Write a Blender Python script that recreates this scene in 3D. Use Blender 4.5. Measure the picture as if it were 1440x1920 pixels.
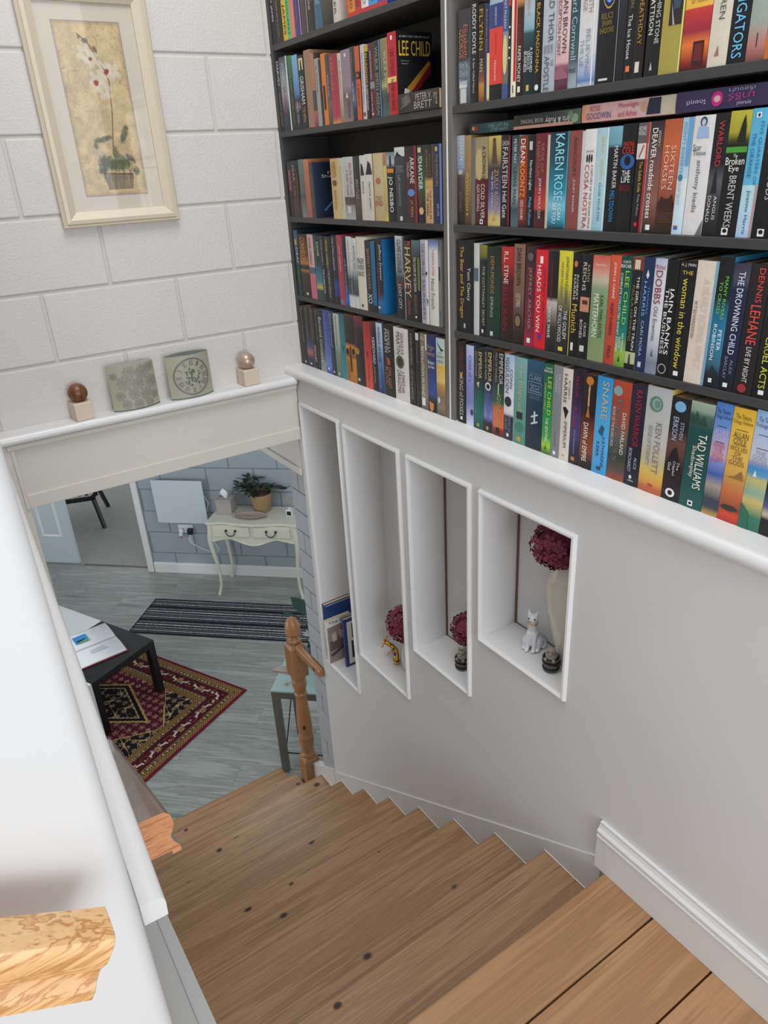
import bpy, bmesh, math, random
import numpy as np
from math import sin, cos, pi, radians
from mathutils import Vector, Matrix

for o in list(bpy.data.objects): bpy.data.objects.remove(o, do_unlink=True)
scene = bpy.context.scene
COL = scene.collection
random.seed(7)

# ---------------------------------------------------------------- camera, world, lights, exposure
cam_d = bpy.data.cameras.new('camera'); cam = bpy.data.objects.new('camera', cam_d); COL.objects.link(cam)
cam.location = (-1.3019, -2.6380, 3.4500)
cam.rotation_mode = 'XYZ'
cam.rotation_euler = (radians(64.4637), radians(2.9328), radians(-33.6758))
cam_d.sensor_fit = 'HORIZONTAL'; cam_d.sensor_width = 36.0; cam_d.lens = 1357.17/1440*36.0
cam_d.clip_start = .02; cam_d.clip_end = 60
scene.camera = cam

world = bpy.data.worlds.new('daylight'); scene.world = world; world.use_nodes = True
bg = world.node_tree.nodes['Background']; bg.inputs[0].default_value = (.90, .95, 1.0, 1); bg.inputs[1].default_value = 1.0

def area(name, loc, target, sx, sy, power, col):
    d = bpy.data.lights.new(name, 'AREA'); d.shape = 'RECTANGLE'; d.size = sx; d.size_y = sy
    d.energy = power; d.color = col
    o = bpy.data.objects.new(name, d); COL.objects.link(o); o.location = loc
    o.rotation_euler = (Vector(target)-Vector(loc)).to_track_quat('-Z', 'Y').to_euler()
    return o
area('rooflight', (-.62, -1.5, 5.7), (-.6, -1.0, 1.6), 1.1, 1.3, 42, (1, .995, .99))
area('landing_window', (-1.3, -6.6, 3.2), (-.7, 0, 2.3), 2.6, 2.2, 118, (.93, .97, 1.0))
area('lower_room_window', (-2.75, 1.6, 1.35), (.6, 2.0, .5), 1.6, 1.3, 21, (.92, .97, 1.0))
area('lower_room_fill', (.45, 1.5, 2.42), (.45, 1.5, 0), 1.2, 1.2, 13, (.92, .97, 1.0))  # unseen fill lamp added under the closed ceiling to brighten the lower floor
sp_d = bpy.data.lights.new('sun_glint', 'SPOT'); sp = bpy.data.objects.new('sun_glint', sp_d); COL.objects.link(sp)
sp_d.energy = 42; sp_d.spot_size = radians(7.0); sp_d.spot_blend = .8; sp_d.color = (.93, .98, 1); sp_d.shadow_soft_size = .03
sp.location = (-2.4, 1.7, 1.5)
sp.rotation_euler = (Vector((.36, 3.47, .04))-Vector(sp.location)).to_track_quat('-Z', 'Y').to_euler()

vs = scene.view_settings
vs.view_transform = 'Standard'; vs.look = 'None'; vs.exposure = 0.0; vs.gamma = 1.0; vs.use_curve_mapping = False

# ---------------------------------------------------------------- helpers
def lin(h):
    if isinstance(h, (tuple, list)): return tuple(h[:3])
    r = [int(h[i:i+2], 16)/255 for i in (0, 2, 4)]
    return tuple(c/12.92 if c <= .04045 else ((c+.055)/1.055)**2.4 for c in r)

MATS = {}
def nodes_of(m):
    m.use_nodes = True; nt = m.node_tree; return nt, nt.nodes['Principled BSDF']
def mat(name, col, rough=.55, var=.0, vscale=6., bump=0., bscale=80., metal=0., spec=.5, stretch=None, coat=0., bdist=.002):
    m = bpy.data.materials.new(name); MATS[name] = m
    nt, b = nodes_of(m); c = lin(col)
    b.inputs['Base Color'].default_value = (*c, 1); b.inputs['Roughness'].default_value = rough
    b.inputs['Metallic'].default_value = metal; b.inputs['Specular IOR Level'].default_value = spec
    b.inputs['Coat Weight'].default_value = coat
    tc = nt.nodes.new('ShaderNodeTexCoord'); src = tc.outputs['Object']
    if stretch:
        mp = nt.nodes.new('ShaderNodeMapping'); mp.inputs['Scale'].default_value = stretch
        nt.links.new(src, mp.inputs['Vector']); src = mp.outputs['Vector']
    if var > 0:
        n = nt.nodes.new('ShaderNodeTexNoise'); n.inputs['Scale'].default_value = vscale; n.inputs['Detail'].default_value = 5
        nt.links.new(src, n.inputs['Vector'])
        mx = nt.nodes.new('ShaderNodeMix'); mx.data_type = 'RGBA'
        mx.inputs['A'].default_value = (*[v*(1-var) for v in c], 1); mx.inputs['B'].default_value = (*[min(1, v*(1+var)) for v in c], 1)
        nt.links.new(n.outputs['Fac'], mx.inputs['Factor']); nt.links.new(mx.outputs['Result'], b.inputs['Base Color'])
    if bump > 0:
        n2 = nt.nodes.new('ShaderNodeTexNoise'); n2.inputs['Scale'].default_value = bscale; n2.inputs['Detail'].default_value = 4
        nt.links.new(src, n2.inputs['Vector'])
        bp = nt.nodes.new('ShaderNodeBump'); bp.inputs['Strength'].default_value = bump; bp.inputs['Distance'].default_value = bdist
        nt.links.new(n2.outputs['Fac'], bp.inputs['Height']); nt.links.new(bp.outputs['Normal'], b.inputs['Normal'])
    return m

def ramp(nt, stops):
    r = nt.nodes.new('ShaderNodeValToRGB'); e = r.color_ramp.elements
    while len(e) > 1: e.remove(e[-1])
    e[0].position = stops[0][0]; e[0].color = (*lin(stops[0][1]), 1)
    for p, c in stops[1:]:
        k = e.new(p); k.color = (*lin(c), 1)
    return r

def wood(name, stops, grain, fine, rough=.42, knots=None, rnd=.12, offset=13., coat=0., endgrain=None):
    # long-grain timber: grain / fine are mapping scales, knots = (scale, radius, stretch)
    m = bpy.data.materials.new(name); MATS[name] = m; nt, b = nodes_of(m)
    L = nt.links.new
    tc = nt.nodes.new('ShaderNodeTexCoord'); oi = nt.nodes.new('ShaderNodeObjectInfo')
    mul = nt.nodes.new('ShaderNodeMath'); mul.operation = 'MULTIPLY'; mul.inputs[1].default_value = offset
    L(oi.outputs['Random'], mul.inputs[0])
    add = nt.nodes.new('ShaderNodeVectorMath'); add.operation = 'ADD'; L(tc.outputs['Object'], add.inputs[0])
    cmb = nt.nodes.new('ShaderNodeCombineXYZ')
    for i in range(3): L(mul.outputs[0], cmb.inputs[i])
    L(cmb.outputs[0], add.inputs[1])
    def noise(scale, detail, dist=0.):
        mp = nt.nodes.new('ShaderNodeMapping'); mp.inputs['Scale'].default_value = scale; L(add.outputs[0], mp.inputs[0])
        n = nt.nodes.new('ShaderNodeTexNoise'); n.inputs['Scale'].default_value = 1; n.inputs['Detail'].default_value = detail
        n.inputs['Distortion'].default_value = dist; L(mp.outputs[0], n.inputs['Vector']); return n
    g = noise(grain, 3, .6); f = noise(fine, 5, .2)
    mix = nt.nodes.new('ShaderNodeMath'); mix.operation = 'MULTIPLY_ADD'; mix.inputs[1].default_value = .38
    L(f.outputs['Fac'], mix.inputs[0])
    m2 = nt.nodes.new('ShaderNodeMath'); m2.operation = 'MULTIPLY'; m2.inputs[1].default_value = .62; L(g.outputs['Fac'], m2.inputs[0])
    L(m2.outputs[0], mix.inputs[2])
    cr = ramp(nt, stops); L(mix.outputs[0], cr.inputs[0]); out = cr.outputs[0]
    if knots:
        mp = nt.nodes.new('ShaderNodeMapping'); mp.inputs['Scale'].default_value = knots[0]; L(add.outputs[0], mp.inputs[0])
        v = nt.nodes.new('ShaderNodeTexVoronoi'); v.inputs['Scale'].default_value = 1; v.feature = 'F1'; L(mp.outputs[0], v.inputs['Vector'])
        # only some cells carry a knot
        sep = nt.nodes.new('ShaderNodeSeparateColor'); L(v.outputs['Color'], sep.inputs[0])
        thr = nt.nodes.new('ShaderNodeMapRange'); thr.inputs['From Min'].default_value = knots[3]; thr.inputs['To Min'].default_value = 1e-4; thr.inputs['To Max'].default_value = knots[1]; L(sep.outputs[0], thr.inputs['Value'])
        lt = nt.nodes.new('ShaderNodeMapRange'); lt.interpolation_type = 'SMOOTHSTEP'
        dv = nt.nodes.new('ShaderNodeMath'); dv.operation = 'DIVIDE'; L(v.outputs['Distance'], dv.inputs[0]); L(thr.outputs[0], dv.inputs[1])
        L(dv.outputs[0], lt.inputs['Value']); lt.inputs['From Min'].default_value = .55; lt.inputs['From Max'].default_value = 1.25
        lt.inputs['To Min'].default_value = 1; lt.inputs['To Max'].default_value = 0
        km = nt.nodes.new('ShaderNodeMix'); km.data_type = 'RGBA'; km.inputs['B'].default_value = (*lin(knots[2]), 1)
        L(lt.outputs[0], km.inputs['Factor']); L(out, km.inputs['A']); out = km.outputs['Result']
    hsv = nt.nodes.new('ShaderNodeHueSaturation'); mr = nt.nodes.new('ShaderNodeMapRange')
    L(oi.outputs['Random'], mr.inputs['Value']); mr.inputs['To Min'].default_value = 1-rnd; mr.inputs['To Max'].default_value = 1+rnd
    L(mr.outputs[0], hsv.inputs['Value']); L(out, hsv.inputs['Color']); L(hsv.outputs[0], b.inputs['Base Color'])
    b.inputs['Roughness'].default_value = rough; b.inputs['Coat Weight'].default_value = coat
    bp = nt.nodes.new('ShaderNodeBump'); bp.inputs['Strength'].default_value = .12; bp.inputs['Distance'].default_value = .001
    L(f.outputs['Fac'], bp.inputs['Height']); L(bp.outputs[0], b.inputs['Normal'])
    return m

def print_mat(name, rough=.4, var=.0, vscale=300., spec=.5):
    m = bpy.data.materials.new(name); MATS[name] = m; nt, b = nodes_of(m)
    a = nt.nodes.new('ShaderNodeVertexColor'); a.layer_name = 'Col'; out = a.outputs[0]
    if var > 0:
        tc = nt.nodes.new('ShaderNodeTexCoord'); n = nt.nodes.new('ShaderNodeTexNoise'); n.inputs['Scale'].default_value = vscale; n.inputs['Detail'].default_value = 3
        nt.links.new(tc.outputs['Object'], n.inputs['Vector'])
        mr = nt.nodes.new('ShaderNodeMapRange'); mr.inputs['To Min'].default_value = 1-var; mr.inputs['To Max'].default_value = 1+var; nt.links.new(n.outputs['Fac'], mr.inputs['Value'])
        h = nt.nodes.new('ShaderNodeHueSaturation'); nt.links.new(out, h.inputs['Color']); nt.links.new(mr.outputs[0], h.inputs['Value']); out = h.outputs[0]
    nt.links.new(out, b.inputs['Base Color']); b.inputs['Roughness'].default_value = rough; b.inputs['Specular IOR Level'].default_value = spec
    return m

class MB:
    def __init__(s): s.v = []; s.f = []; s.c = []; s.col = None
    def add(s, vs, fs, col=None):
        o = len(s.v); s.v += [tuple(p) for p in vs]; s.f += [tuple(i+o for i in f) for f in fs]; s.c += [col if col is not None else s.col]*len(fs); return s
    def box(s, x0, x1, y0, y1, z0, z1, col=None):
        x0, x1 = min(x0, x1), max(x0, x1); y0, y1 = min(y0, y1), max(y0, y1); z0, z1 = min(z0, z1), max(z0, z1)
        return s.add([(x0,y0,z0),(x1,y0,z0),(x1,y1,z0),(x0,y1,z0),(x0,y0,z1),(x1,y0,z1),(x1,y1,z1),(x0,y1,z1)],
              [(0,3,2,1),(4,5,6,7),(0,1,5,4),(1,2,6,5),(2,3,7,6),(3,0,4,7)], col)
    def prism(s, poly, ax, a0, a1, col=None):
        # poly: 2-D points in the plane of the two other axes (x,y | x,z | y,z order)
        n = len(poly)
        def P(p, a): return {'z': (p[0], p[1], a), 'y': (p[0], a, p[1]), 'x': (a, p[0], p[1])}[ax]
        vs = [P(p, a0) for p in poly]+[P(p, a1) for p in poly]
        return s.add(vs, [tuple(range(n))[::-1], tuple(range(n, 2*n))]+[(i, (i+1) % n, n+(i+1) % n, n+i) for i in range(n)], col)
    def tube(s, pts, rad, n=8, caps=True, col=None, ell=None):
        pts = [Vector(p) for p in pts]; R = rad if isinstance(rad, (list, tuple)) else [rad]*len(pts)
        rings = []; up0 = None
        for i, p in enumerate(pts):
            t = (pts[min(i+1, len(pts)-1)]-pts[max(i-1, 0)]).normalized()
            if up0 is None:
                up0 = Vector((0, 0, 1)) if abs(t.z) < .9 else Vector((1, 0, 0))
            a = (up0-t*up0.dot(t)).normalized(); up0 = a; b = t.cross(a)
            e = ell or (1, 1)
            rings.append([p+a*R[i]*e[0]*cos(2*pi*k/n)+b*R[i]*e[1]*sin(2*pi*k/n) for k in range(n)])
        vs = [q for r in rings for q in r]; m = len(rings)
        fs = [(i*n+k, i*n+(k+1) % n, (i+1)*n+(k+1) % n, (i+1)*n+k) for i in range(m-1) for k in range(n)]
        if caps: fs += [tuple(range(n))[::-1], tuple(range((m-1)*n, m*n))]
        return s.add(vs, fs, col)
    def lathe(s, prof, n=20, c=(0, 0, 0), col=None, ell=(1, 1)):
        vs = [(c[0]+r*ell[0]*cos(2*pi*k/n), c[1]+r*ell[1]*sin(2*pi*k/n), c[2]+z) for r, z in prof for k in range(n)]
        m = len(prof)
        fs = [(i*n+k, i*n+(k+1) % n, (i+1)*n+(k+1) % n, (i+1)*n+k) for i in range(m-1) for k in range(n)]
        fs += [tuple(range(n))[::-1], tuple(range((m-1)*n, m*n))]
        return s.add(vs, fs, col)
    def ball(s, c, r, n=16, m=10, col=None):
        rr = r if isinstance(r, (tuple, list)) else (r, r, r)
        prof = [(sin(pi*i/m), -cos(pi*i/m)) for i in range(m+1)]; prof[0] = (1e-4, -1); prof[-1] = (1e-4, 1)
        vs = [(c[0]+rr[0]*a*cos(2*pi*k/n), c[1]+rr[1]*a*sin(2*pi*k/n), c[2]+rr[2]*z) for a, z in prof for k in range(n)]
        fs = [(i*n+k, i*n+(k+1) % n, (i+1)*n+(k+1) % n, (i+1)*n+k) for i in range(m) for k in range(n)]
        return s.add(vs, fs, col)
    def sweep(s, prof, p0, p1, side, up, col=None):
        # prof (a,b) a along side, b along up
        side = Vector(side); up = Vector(up); p0 = Vector(p0); p1 = Vector(p1); n = len(prof)
        vs = [p0+side*a+up*b for a, b in prof]+[p1+side*a+up*b for a, b in prof]
        return s.add(vs, [tuple(range(n))[::-1], tuple(range(n, 2*n))]+[(i, (i+1) % n, n+(i+1) % n, n+i) for i in range(n)], col)
    def mesh(s, name, smooth=False, fix=True):
        me = bpy.data.meshes.new(name); me.from_pydata(s.v, [], s.f)
        if any(c is not None for c in s.c):
            a = me.color_attributes.new('Col', 'FLOAT_COLOR', 'CORNER'); buf = []
            for p, c in zip(me.polygons, s.c):
                if c is None: c = (.5, .5, .5)
                if isinstance(c, list):        # one colour per corner
                    for q in c: buf += [*lin(q), 1]
                else: buf += [*lin(c), 1]*p.loop_total
            a.data.foreach_set('color', buf)
        if fix:
            bm = bmesh.new(); bm.from_mesh(me); bmesh.ops.recalc_face_normals(bm, faces=bm.faces); bm.to_mesh(me); bm.free()
        if smooth:
            me.polygons.foreach_set('use_smooth', [True]*len(me.polygons))
        me.update(); return me
    def build(s, name, m, parent=None, loc=(0, 0, 0), rotz=0, smooth=False, bevel=0, fix=True, seg=2):
        return link(name, s.mesh(name, smooth, fix), m, parent, loc, rotz, bevel, seg)
def link(name, me, m, parent=None, loc=(0, 0, 0), rotz=0, bevel=0, seg=2):
    if m is not None and not me.materials: me.materials.append(MATS[m] if isinstance(m, str) else m)
    o = bpy.data.objects.new(name, me); COL.objects.link(o); o.location = loc; o.rotation_euler = (0, 0, rotz)
    if parent: o.parent = parent
    if bevel:
        b = o.modifiers.new('bevel', 'BEVEL'); b.width = bevel; b.segments = seg; b.limit_method = 'ANGLE'; b.angle_limit = radians(40)
    return o
def smooth_angle(o, deg=40):
    me = o.data; me.polygons.foreach_set('use_smooth', [True]*len(me.polygons))
    bm = bmesh.new(); bm.from_mesh(me)
    for e in bm.edges:
        if len(e.link_faces) == 2 and e.calc_face_angle(0) > radians(deg): e.smooth = False
    bm.to_mesh(me); bm.free()
    return o
def empty(name, loc=(0, 0, 0), rotz=0):
    o = bpy.data.objects.new(name, None); COL.objects.link(o); o.location = loc; o.rotation_euler = (0, 0, rotz); o.empty_display_size = .05; return o
def tag(o, label, cat, group=None):
    o['label'] = label; o['category'] = cat
    if group: o['group'] = group
    return o
def struct(o, label=None):
    o['kind'] = 'structure'
    if label: o['label'] = label
    return o
def raster(name, nx, ny, fn, plane, m, parent=None, loc=(0, 0, 0), rotz=0):
    # plane(u, v) -> 3-D point for u,v in 0..1 ; fn(U, V) -> (ny,nx,3) sRGB 0..1 colours
    us = np.linspace(0, 1, nx+1); vs_ = np.linspace(0, 1, ny+1)
    V = [plane(u, v) for v in vs_ for u in us]
    w = nx+1
    F = [(j*w+i, j*w+i+1, (j+1)*w+i+1, (j+1)*w+i) for j in range(ny) for i in range(nx)]
    me = bpy.data.meshes.new(name); me.from_pydata(V, [], F)
    U, W = np.meshgrid((us[:-1]+us[1:])/2, (vs_[:-1]+vs_[1:])/2)
    c = np.clip(fn(U, W), 0, 1); c = np.where(c <= .04045, c/12.92, ((c+.055)/1.055)**2.4)
    c = np.concatenate([c.reshape(-1, 3), np.ones((nx*ny, 1))], 1)
    a = me.color_attributes.new('Col', 'FLOAT_COLOR', 'CORNER'); a.data.foreach_set('color', np.repeat(c, 4, 0).ravel().astype(np.float32))
    return link(name, me, m, parent, loc, rotz)
def hx(h): return np.array([int(h[i:i+2], 16)/255 for i in (0, 2, 4)])
def vnoise(x, y, seed=0):
    # smooth value noise on arrays
    xi = np.floor(x).astype(int); yi = np.floor(y).astype(int); fx = x-xi; fy = y-yi
    fx = fx*fx*(3-2*fx); fy = fy*fy*(3-2*fy)
    def h(a, b):
        n = (a*374761393+b*668265263+seed*982451653) & 0x7fffffff; n = (n ^ (n >> 13))*1274126177 & 0x7fffffff
        return ((n ^ (n >> 16)) & 0xffff)/65535.
    return (h(xi, yi)*(1-fx)+h(xi+1, yi)*fx)*(1-fy)+(h(xi, yi+1)*(1-fx)+h(xi+1, yi+1)*fx)*fy
_TX = {}
def glyphs(sx):
    if sx in _TX: return _TX[sx]
    cu = bpy.data.curves.new('t', 'FONT'); cu.body = sx; cu.resolution_u = 2
    ob = bpy.data.objects.new('t', cu); me = bpy.data.meshes.new_from_object(ob)
    v = np.array([p.co[:2] for p in me.vertices]); f = [tuple(p.vertices) for p in me.polygons]
    if len(v):
        mn = v.min(0); mx = v.max(0); v = (v-mn)/np.maximum(mx-mn, 1e-6)
    bpy.data.objects.remove(ob); bpy.data.curves.remove(cu); bpy.data.meshes.remove(me)
    _TX[sx] = (v, f); return _TX[sx]
def put_text(mb, sx, col, P):
    # P(a,b): a along reading direction 0..1, b up 0..1 -> 3-D
    v, f = glyphs(sx)
    if len(v): mb.add([P(a, b) for a, b in v], f, col)

# ---------------------------------------------------------------- materials
mat('white_paint', 'd4d3d2', .5, .03, 3, .12, 60, bdist=.001)
mat('white_gloss', 'dddcdb', .28, .015, 5, .04, 40)
mat('cream_paint', 'cfcac2', .45, .02, 5, .05, 60)
mat('block_paint', 'cdc9c5', .62, .035, 7, .55, 130, bdist=.003)
mat('mortar_paint', 'c6c1bc', .65, .03, 9, .4, 90)
mat('grey_block', '9aa3aa', .6, .06, 5, .5, 120, bdist=.003)
mat('grey_mortar', '7d878e', .7, .04, 8)
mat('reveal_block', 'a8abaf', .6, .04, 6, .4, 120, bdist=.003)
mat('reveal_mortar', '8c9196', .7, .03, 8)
mat('shelf_dark', '3f3e3e', .45, .10, 260, .1, 400, bdist=.0005)
mat('shelf_edge', '6f6a65', .5, .10, 3, .05, 200, stretch=(60, 60, 1.2))
mat('shelf_back', '3b3a39', .6, .05, 4)
mat('white_line', 'e9e7e4', .4)
mat('pages', 'cdb793', .8, .12, 2, .3, 30, stretch=(30, 700, 30))
print_mat('book_print', .38, .10, 90)
print_mat('flat_print', .5)
print_mat('rug_pile', .95, .16, 420, .2)
print_mat('paper_print', .7, .05, 60)
mat('black_plastic', '17181a', .4)
mat('black_lacquer', '16171a', .32, .05, 20)
mat('white_lacquer', 'dfe2e2', .3)
mat('furniture_cream', 'd2d1c2', .38, .03, 8)
mat('iron', '2a2a28', .45, metal=.7)
mat('brass', 'c9a75a', .28, metal=.9)
mat('gold', 'd0a24e', .25, metal=1.)
mat('steel_grey', '6b6862', .42, .05, 8, metal=.35)
mat('beige_block', 'd3c3b0', .5, .03, 30)
mat('pearl', 'b49f8c', .3, metal=.35, coat=.3)
mat('tin_olive', 'a3a18d', .5, .04, 60)
mat('tin_dark', '55605f', .5)
mat('picture_frame', 'cfc4ad', .42, .04, 30)
mat('mat_board', 'd3cbbb', .8, .02, 20)
mat('heater_white', 'c3ced2', .4)
mat('tissue_box', 'a29b97', .6, .06, 60)
mat('tissue', 'e6e8ea', .9)
mat('basket', 'a08560', .85, .5, 1, .9, 1, stretch=(70, 70, 320), bdist=.004)
mat('leaf_dark', '2f4036', .5, .35, 22)
mat('leaf_deep', '16352c', .45, .2, 20)
mat('petal_white', 'd9d9d2', .7)
mat('dish', 'a3928a', .5, .05, 40)
mat('red_plastic', 'b02a2a', .35)
mat('porcelain', 'd6d7da', .12, coat=.5)
mat('vase_cream', 'cfc9b8', .15, .02, 20, coat=.4)
mat('pewter', '5d5c5a', .4, .25, 60, metal=.25)
mat('figurine_fur', '8d857b', .55, .2, 70)
mat('eye_black', '15151a', .2)
mat('hydrangea', '7a2d45', .7, .4, 45)
mat('carpet_grey', '9c9a96', .95, .55, 140, .8, 300, bdist=.004)
mat('burgundy_cloth', '7c2a30', .6)
mat('glass_frost', '9fb9b6', .18, .03, 6, spec=.6)
mat('sealant', 'e4e2df', .4)
mat('gem_red', '8a1f3a', .1); mat('gem_green', '1f6a4a', .1); mat('gem_blue', '3c3f8a', .1)
mat('seam_brown', '6d5142', .7, .1, 30)
mat('door_white', 'b9c3c8', .4)
wood('tread_pine', [(.30, '7d5d43'), (.40, '9c7857'), (.46, '8c6b4e'), (.52, 'ab8762'), (.58, '987554'), (.66, 'b28e69'), (.76, '9a7858')], (1.0, 16, 16), (3, 120, 120), .36,
     ((11, 15, 15), .22, '2c1c12', .62), .06)
wood('landing_pine', [(.30, '8d6241'), (.42, 'a57a54'), (.5, '98704c'), (.58, 'ad835d'), (.74, '976c49')], (1.0, 9, 9), (3, 110, 110), .4, ((7, 10, 10), .22, '5a3824', .80), .05)
wood('newel_pine', [(.3, '7e5636'), (.5, '9f7249'), (.7, '8f643e')], (16, 16, 1.6), (90, 90, 5), .4, ((22, 22, 14), .25, '3a2212', .75), .05, coat=.15)
wood('rail_pine', [(.30, 'a86f3c'), (.36, 'dba970'), (.42, 'e0b27c'), (.45, 'b97f48'), (.48, 'e2b680'), (.54, 'e6bd88'), (.57, 'be844c'), (.60, 'dcaa72'), (.70, 'c48c54')], (2.2, 15, 15), (4, 120, 120), .3, None, .03, coat=.3)
wood('rail_dark', [(.3, '6a4a38'), (.5, '8f6c56'), (.7, '9d7d68')], (22, 2.0, 22), (140, 5, 140), .22, None, .03, coat=.5)
wood('rail_end', [(.38, '9a623a'), (.45, 'c48a5c'), (.5, 'a86e44'), (.55, 'c98f60'), (.62, 'b0744a')], (6, 6, 230), (20, 20, 300), .7, None, .03)
wood('laminate', [(.26, '5f625e'), (.36, '7f837e'), (.44, '9b9f9a'), (.50, '858984'), (.56, 'a6aaa5'), (.66, '92968f'), (.76, '777b76')], (1.1, 14, 14), (3, 80, 80), .36, None, .06)
wood('ball_wood', [(.3, '4c2c18'), (.5, '7a4c2c'), (.7, '8f5f38')], (20, 20, 3), (90, 90, 10), .35)
# picture glass: a clear pane with a faint mirror
m = bpy.data.materials.new('clear_glass'); MATS['clear_glass'] = m; nt, b = nodes_of(m)
tr = nt.nodes.new('ShaderNodeBsdfTransparent'); gl = nt.nodes.new('ShaderNodeBsdfGlossy'); gl.inputs['Roughness'].default_value = .02
mx = nt.nodes.new('ShaderNodeMixShader'); mx.inputs[0].default_value = .06
nt.links.new(tr.outputs[0], mx.inputs[1]); nt.links.new(gl.outputs[0], mx.inputs[2]); nt.links.new(mx.outputs[0], nt.nodes['Material Output'].inputs[0])
# ================================================================ the setting
# axes: +y runs down the stairs, x = -0.052 is the niche wall, y = 0 the far block wall, z = 0 the lower floor
ZL = 1.597; RISE = .1452; GOING = .235; NOSE0 = -1.75
def nose_z(y): return ZL-(y-NOSE0)*RISE/GOING

def block_course(parent, name, m, x0, x1, z0, h, off, depth, face, step=.45, gap=.010, bev=.004):
    # one course of blocks facing -y (local), clipped to x0..x1
    k = math.floor((x0-off)/step)
    while off+k*step < x1:
        a = max(off+k*step+gap/2, x0); b = min(off+(k+1)*step-gap/2, x1)
        if b-a > .03:
            key = (name, m, round(b-a, 4), h, depth)
            if key not in _BLK:
                _BLK[key] = MB().box(-(b-a)/2, (b-a)/2, 0, depth, 0, h).mesh(name); _BLK[key].materials.append(MATS[m])
            o = link(name, _BLK[key], m, parent, ((a+b)/2, face, z0), 0, bev)
        k += 1
_BLK = {}
# far wall above the opening (painted blocks)
wall_far = struct(MB().box(-1.75, .30, .005, .11, 2.45, 5.2).build('wall_far', 'mortar_paint'))
for k in range(-6, 6):
    z0 = 3.81-.225*(k+1)+.005
    if z0 > 5.1: continue
    zz = max(z0, 2.66); h = z0+.215-zz
    block_course(wall_far, 'block', 'block_paint', -1.75, .30, zz, round(h, 4), (0 if k % 2 == 1 else -.225), .06, 0.0)
# lintel casing under the far ledge, with a bead along its foot and a jamb on the left
o = struct(MB().box(-1.109, -.054, -.056, .0, 2.452, 2.68).build('trim_1', 'cream_paint', bevel=.002))
MB().box(-1.109, -.054, -.062, -.05, 2.450, 2.500).build('bead', 'cream_paint', o, bevel=.003)
MB().box(-1.13, -.056, -.070, -.05, 2.664, 2.682).build('scotia', 'cream_paint', o, bevel=.004)
o = struct(MB().box(-1.23, -1.109, -.062, .12, 0, 2.68).build('trim_2', 'cream_paint', bevel=.003))
MB().box(-1.121, -1.108, -.067, -.06, 2.45, 2.664).build('edge_bead', 'cream_paint', o, bevel=.002)
mbp = MB(); mbp.tube([(-1.152, -.0622, 2.428), (-1.152, -.0628, 2.428)], .004, 8); mbp.build('screw_hole', 'black_plastic', o)
# far ledge (narrow shelf across the opening)
def nose_prof(x0, x1, z0, z1, r, n=6):
    # section in (x,z): nose at x0
    pts = [(x1, z0), (x1, z1)]
    for i in range(n+1): a = pi/2+i*(pi/2)/n; pts.append((x0+r+r*cos(a), z1-r+r*sin(a)))
    for i in range(n+1): a = pi+i*(pi/2)/n; pts.append((x0+r+r*cos(a), z0+r+r*sin(a)))
    return pts
pr = nose_prof(-.086, .004, 2.684, 2.716, .0145)
o = MB(); o.prism(pr, 'x', -1.30, -.062); o = o.build('trim_3', 'white_gloss'); smooth_angle(o); struct(o)
# right ledge under the bookcase
pr = nose_prof(-.072, .23, 2.705, 2.745, .019)
o = MB(); o.prism([(a, b) for a, b in pr], 'y', -3.2, .0); o = o.build('trim_4', 'white_gloss'); smooth_angle(o); struct(o)

# niche wall
NI = [(-.071, -.386, 1.330, 2.611), (-.411, -.778, 1.562, 2.605), (-.816, -1.146, 1.822, 2.603), (-1.180, -1.553, 2.076, 2.601)]
T = .017; XW = -.052; XB = .090
ys = sorted({-3.2, -.030}|{y for n in NI for y in (n[0]-T, n[1]+T)}); zs = sorted({0., 2.706}|{z for n in NI for z in (n[2]+T, n[3]-T)})
mb = MB()
for i in range(len(ys)-1):
    for j in range(len(zs)-1):
        yc = (ys[i]+ys[i+1])/2; zc = (zs[j]+zs[j+1])/2
        if not any(n[1]+T < yc < n[0]-T and n[2]+T < zc < n[3]-T for n in NI):
            mb.add([(XW, ys[i], zs[j]), (XW, ys[i+1], zs[j]), (XW, ys[i+1], zs[j+1]), (XW, ys[i], zs[j+1])], [(0, 3, 2, 1)])
mb.add([(XW, -.03, 0), (.22, -.03, 0), (.22, -.03, 2.706), (XW, -.03, 2.706)], [(0, 1, 2, 3)])
mb.add([(.22, -.03, 0), (.22, -3.2, 0), (.22, -3.2, 2.706), (.22, -.03, 2.706)], [(0, 1, 2, 3)])
wall_right = struct(mb.build('wall_right', 'white_paint', fix=False))
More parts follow.
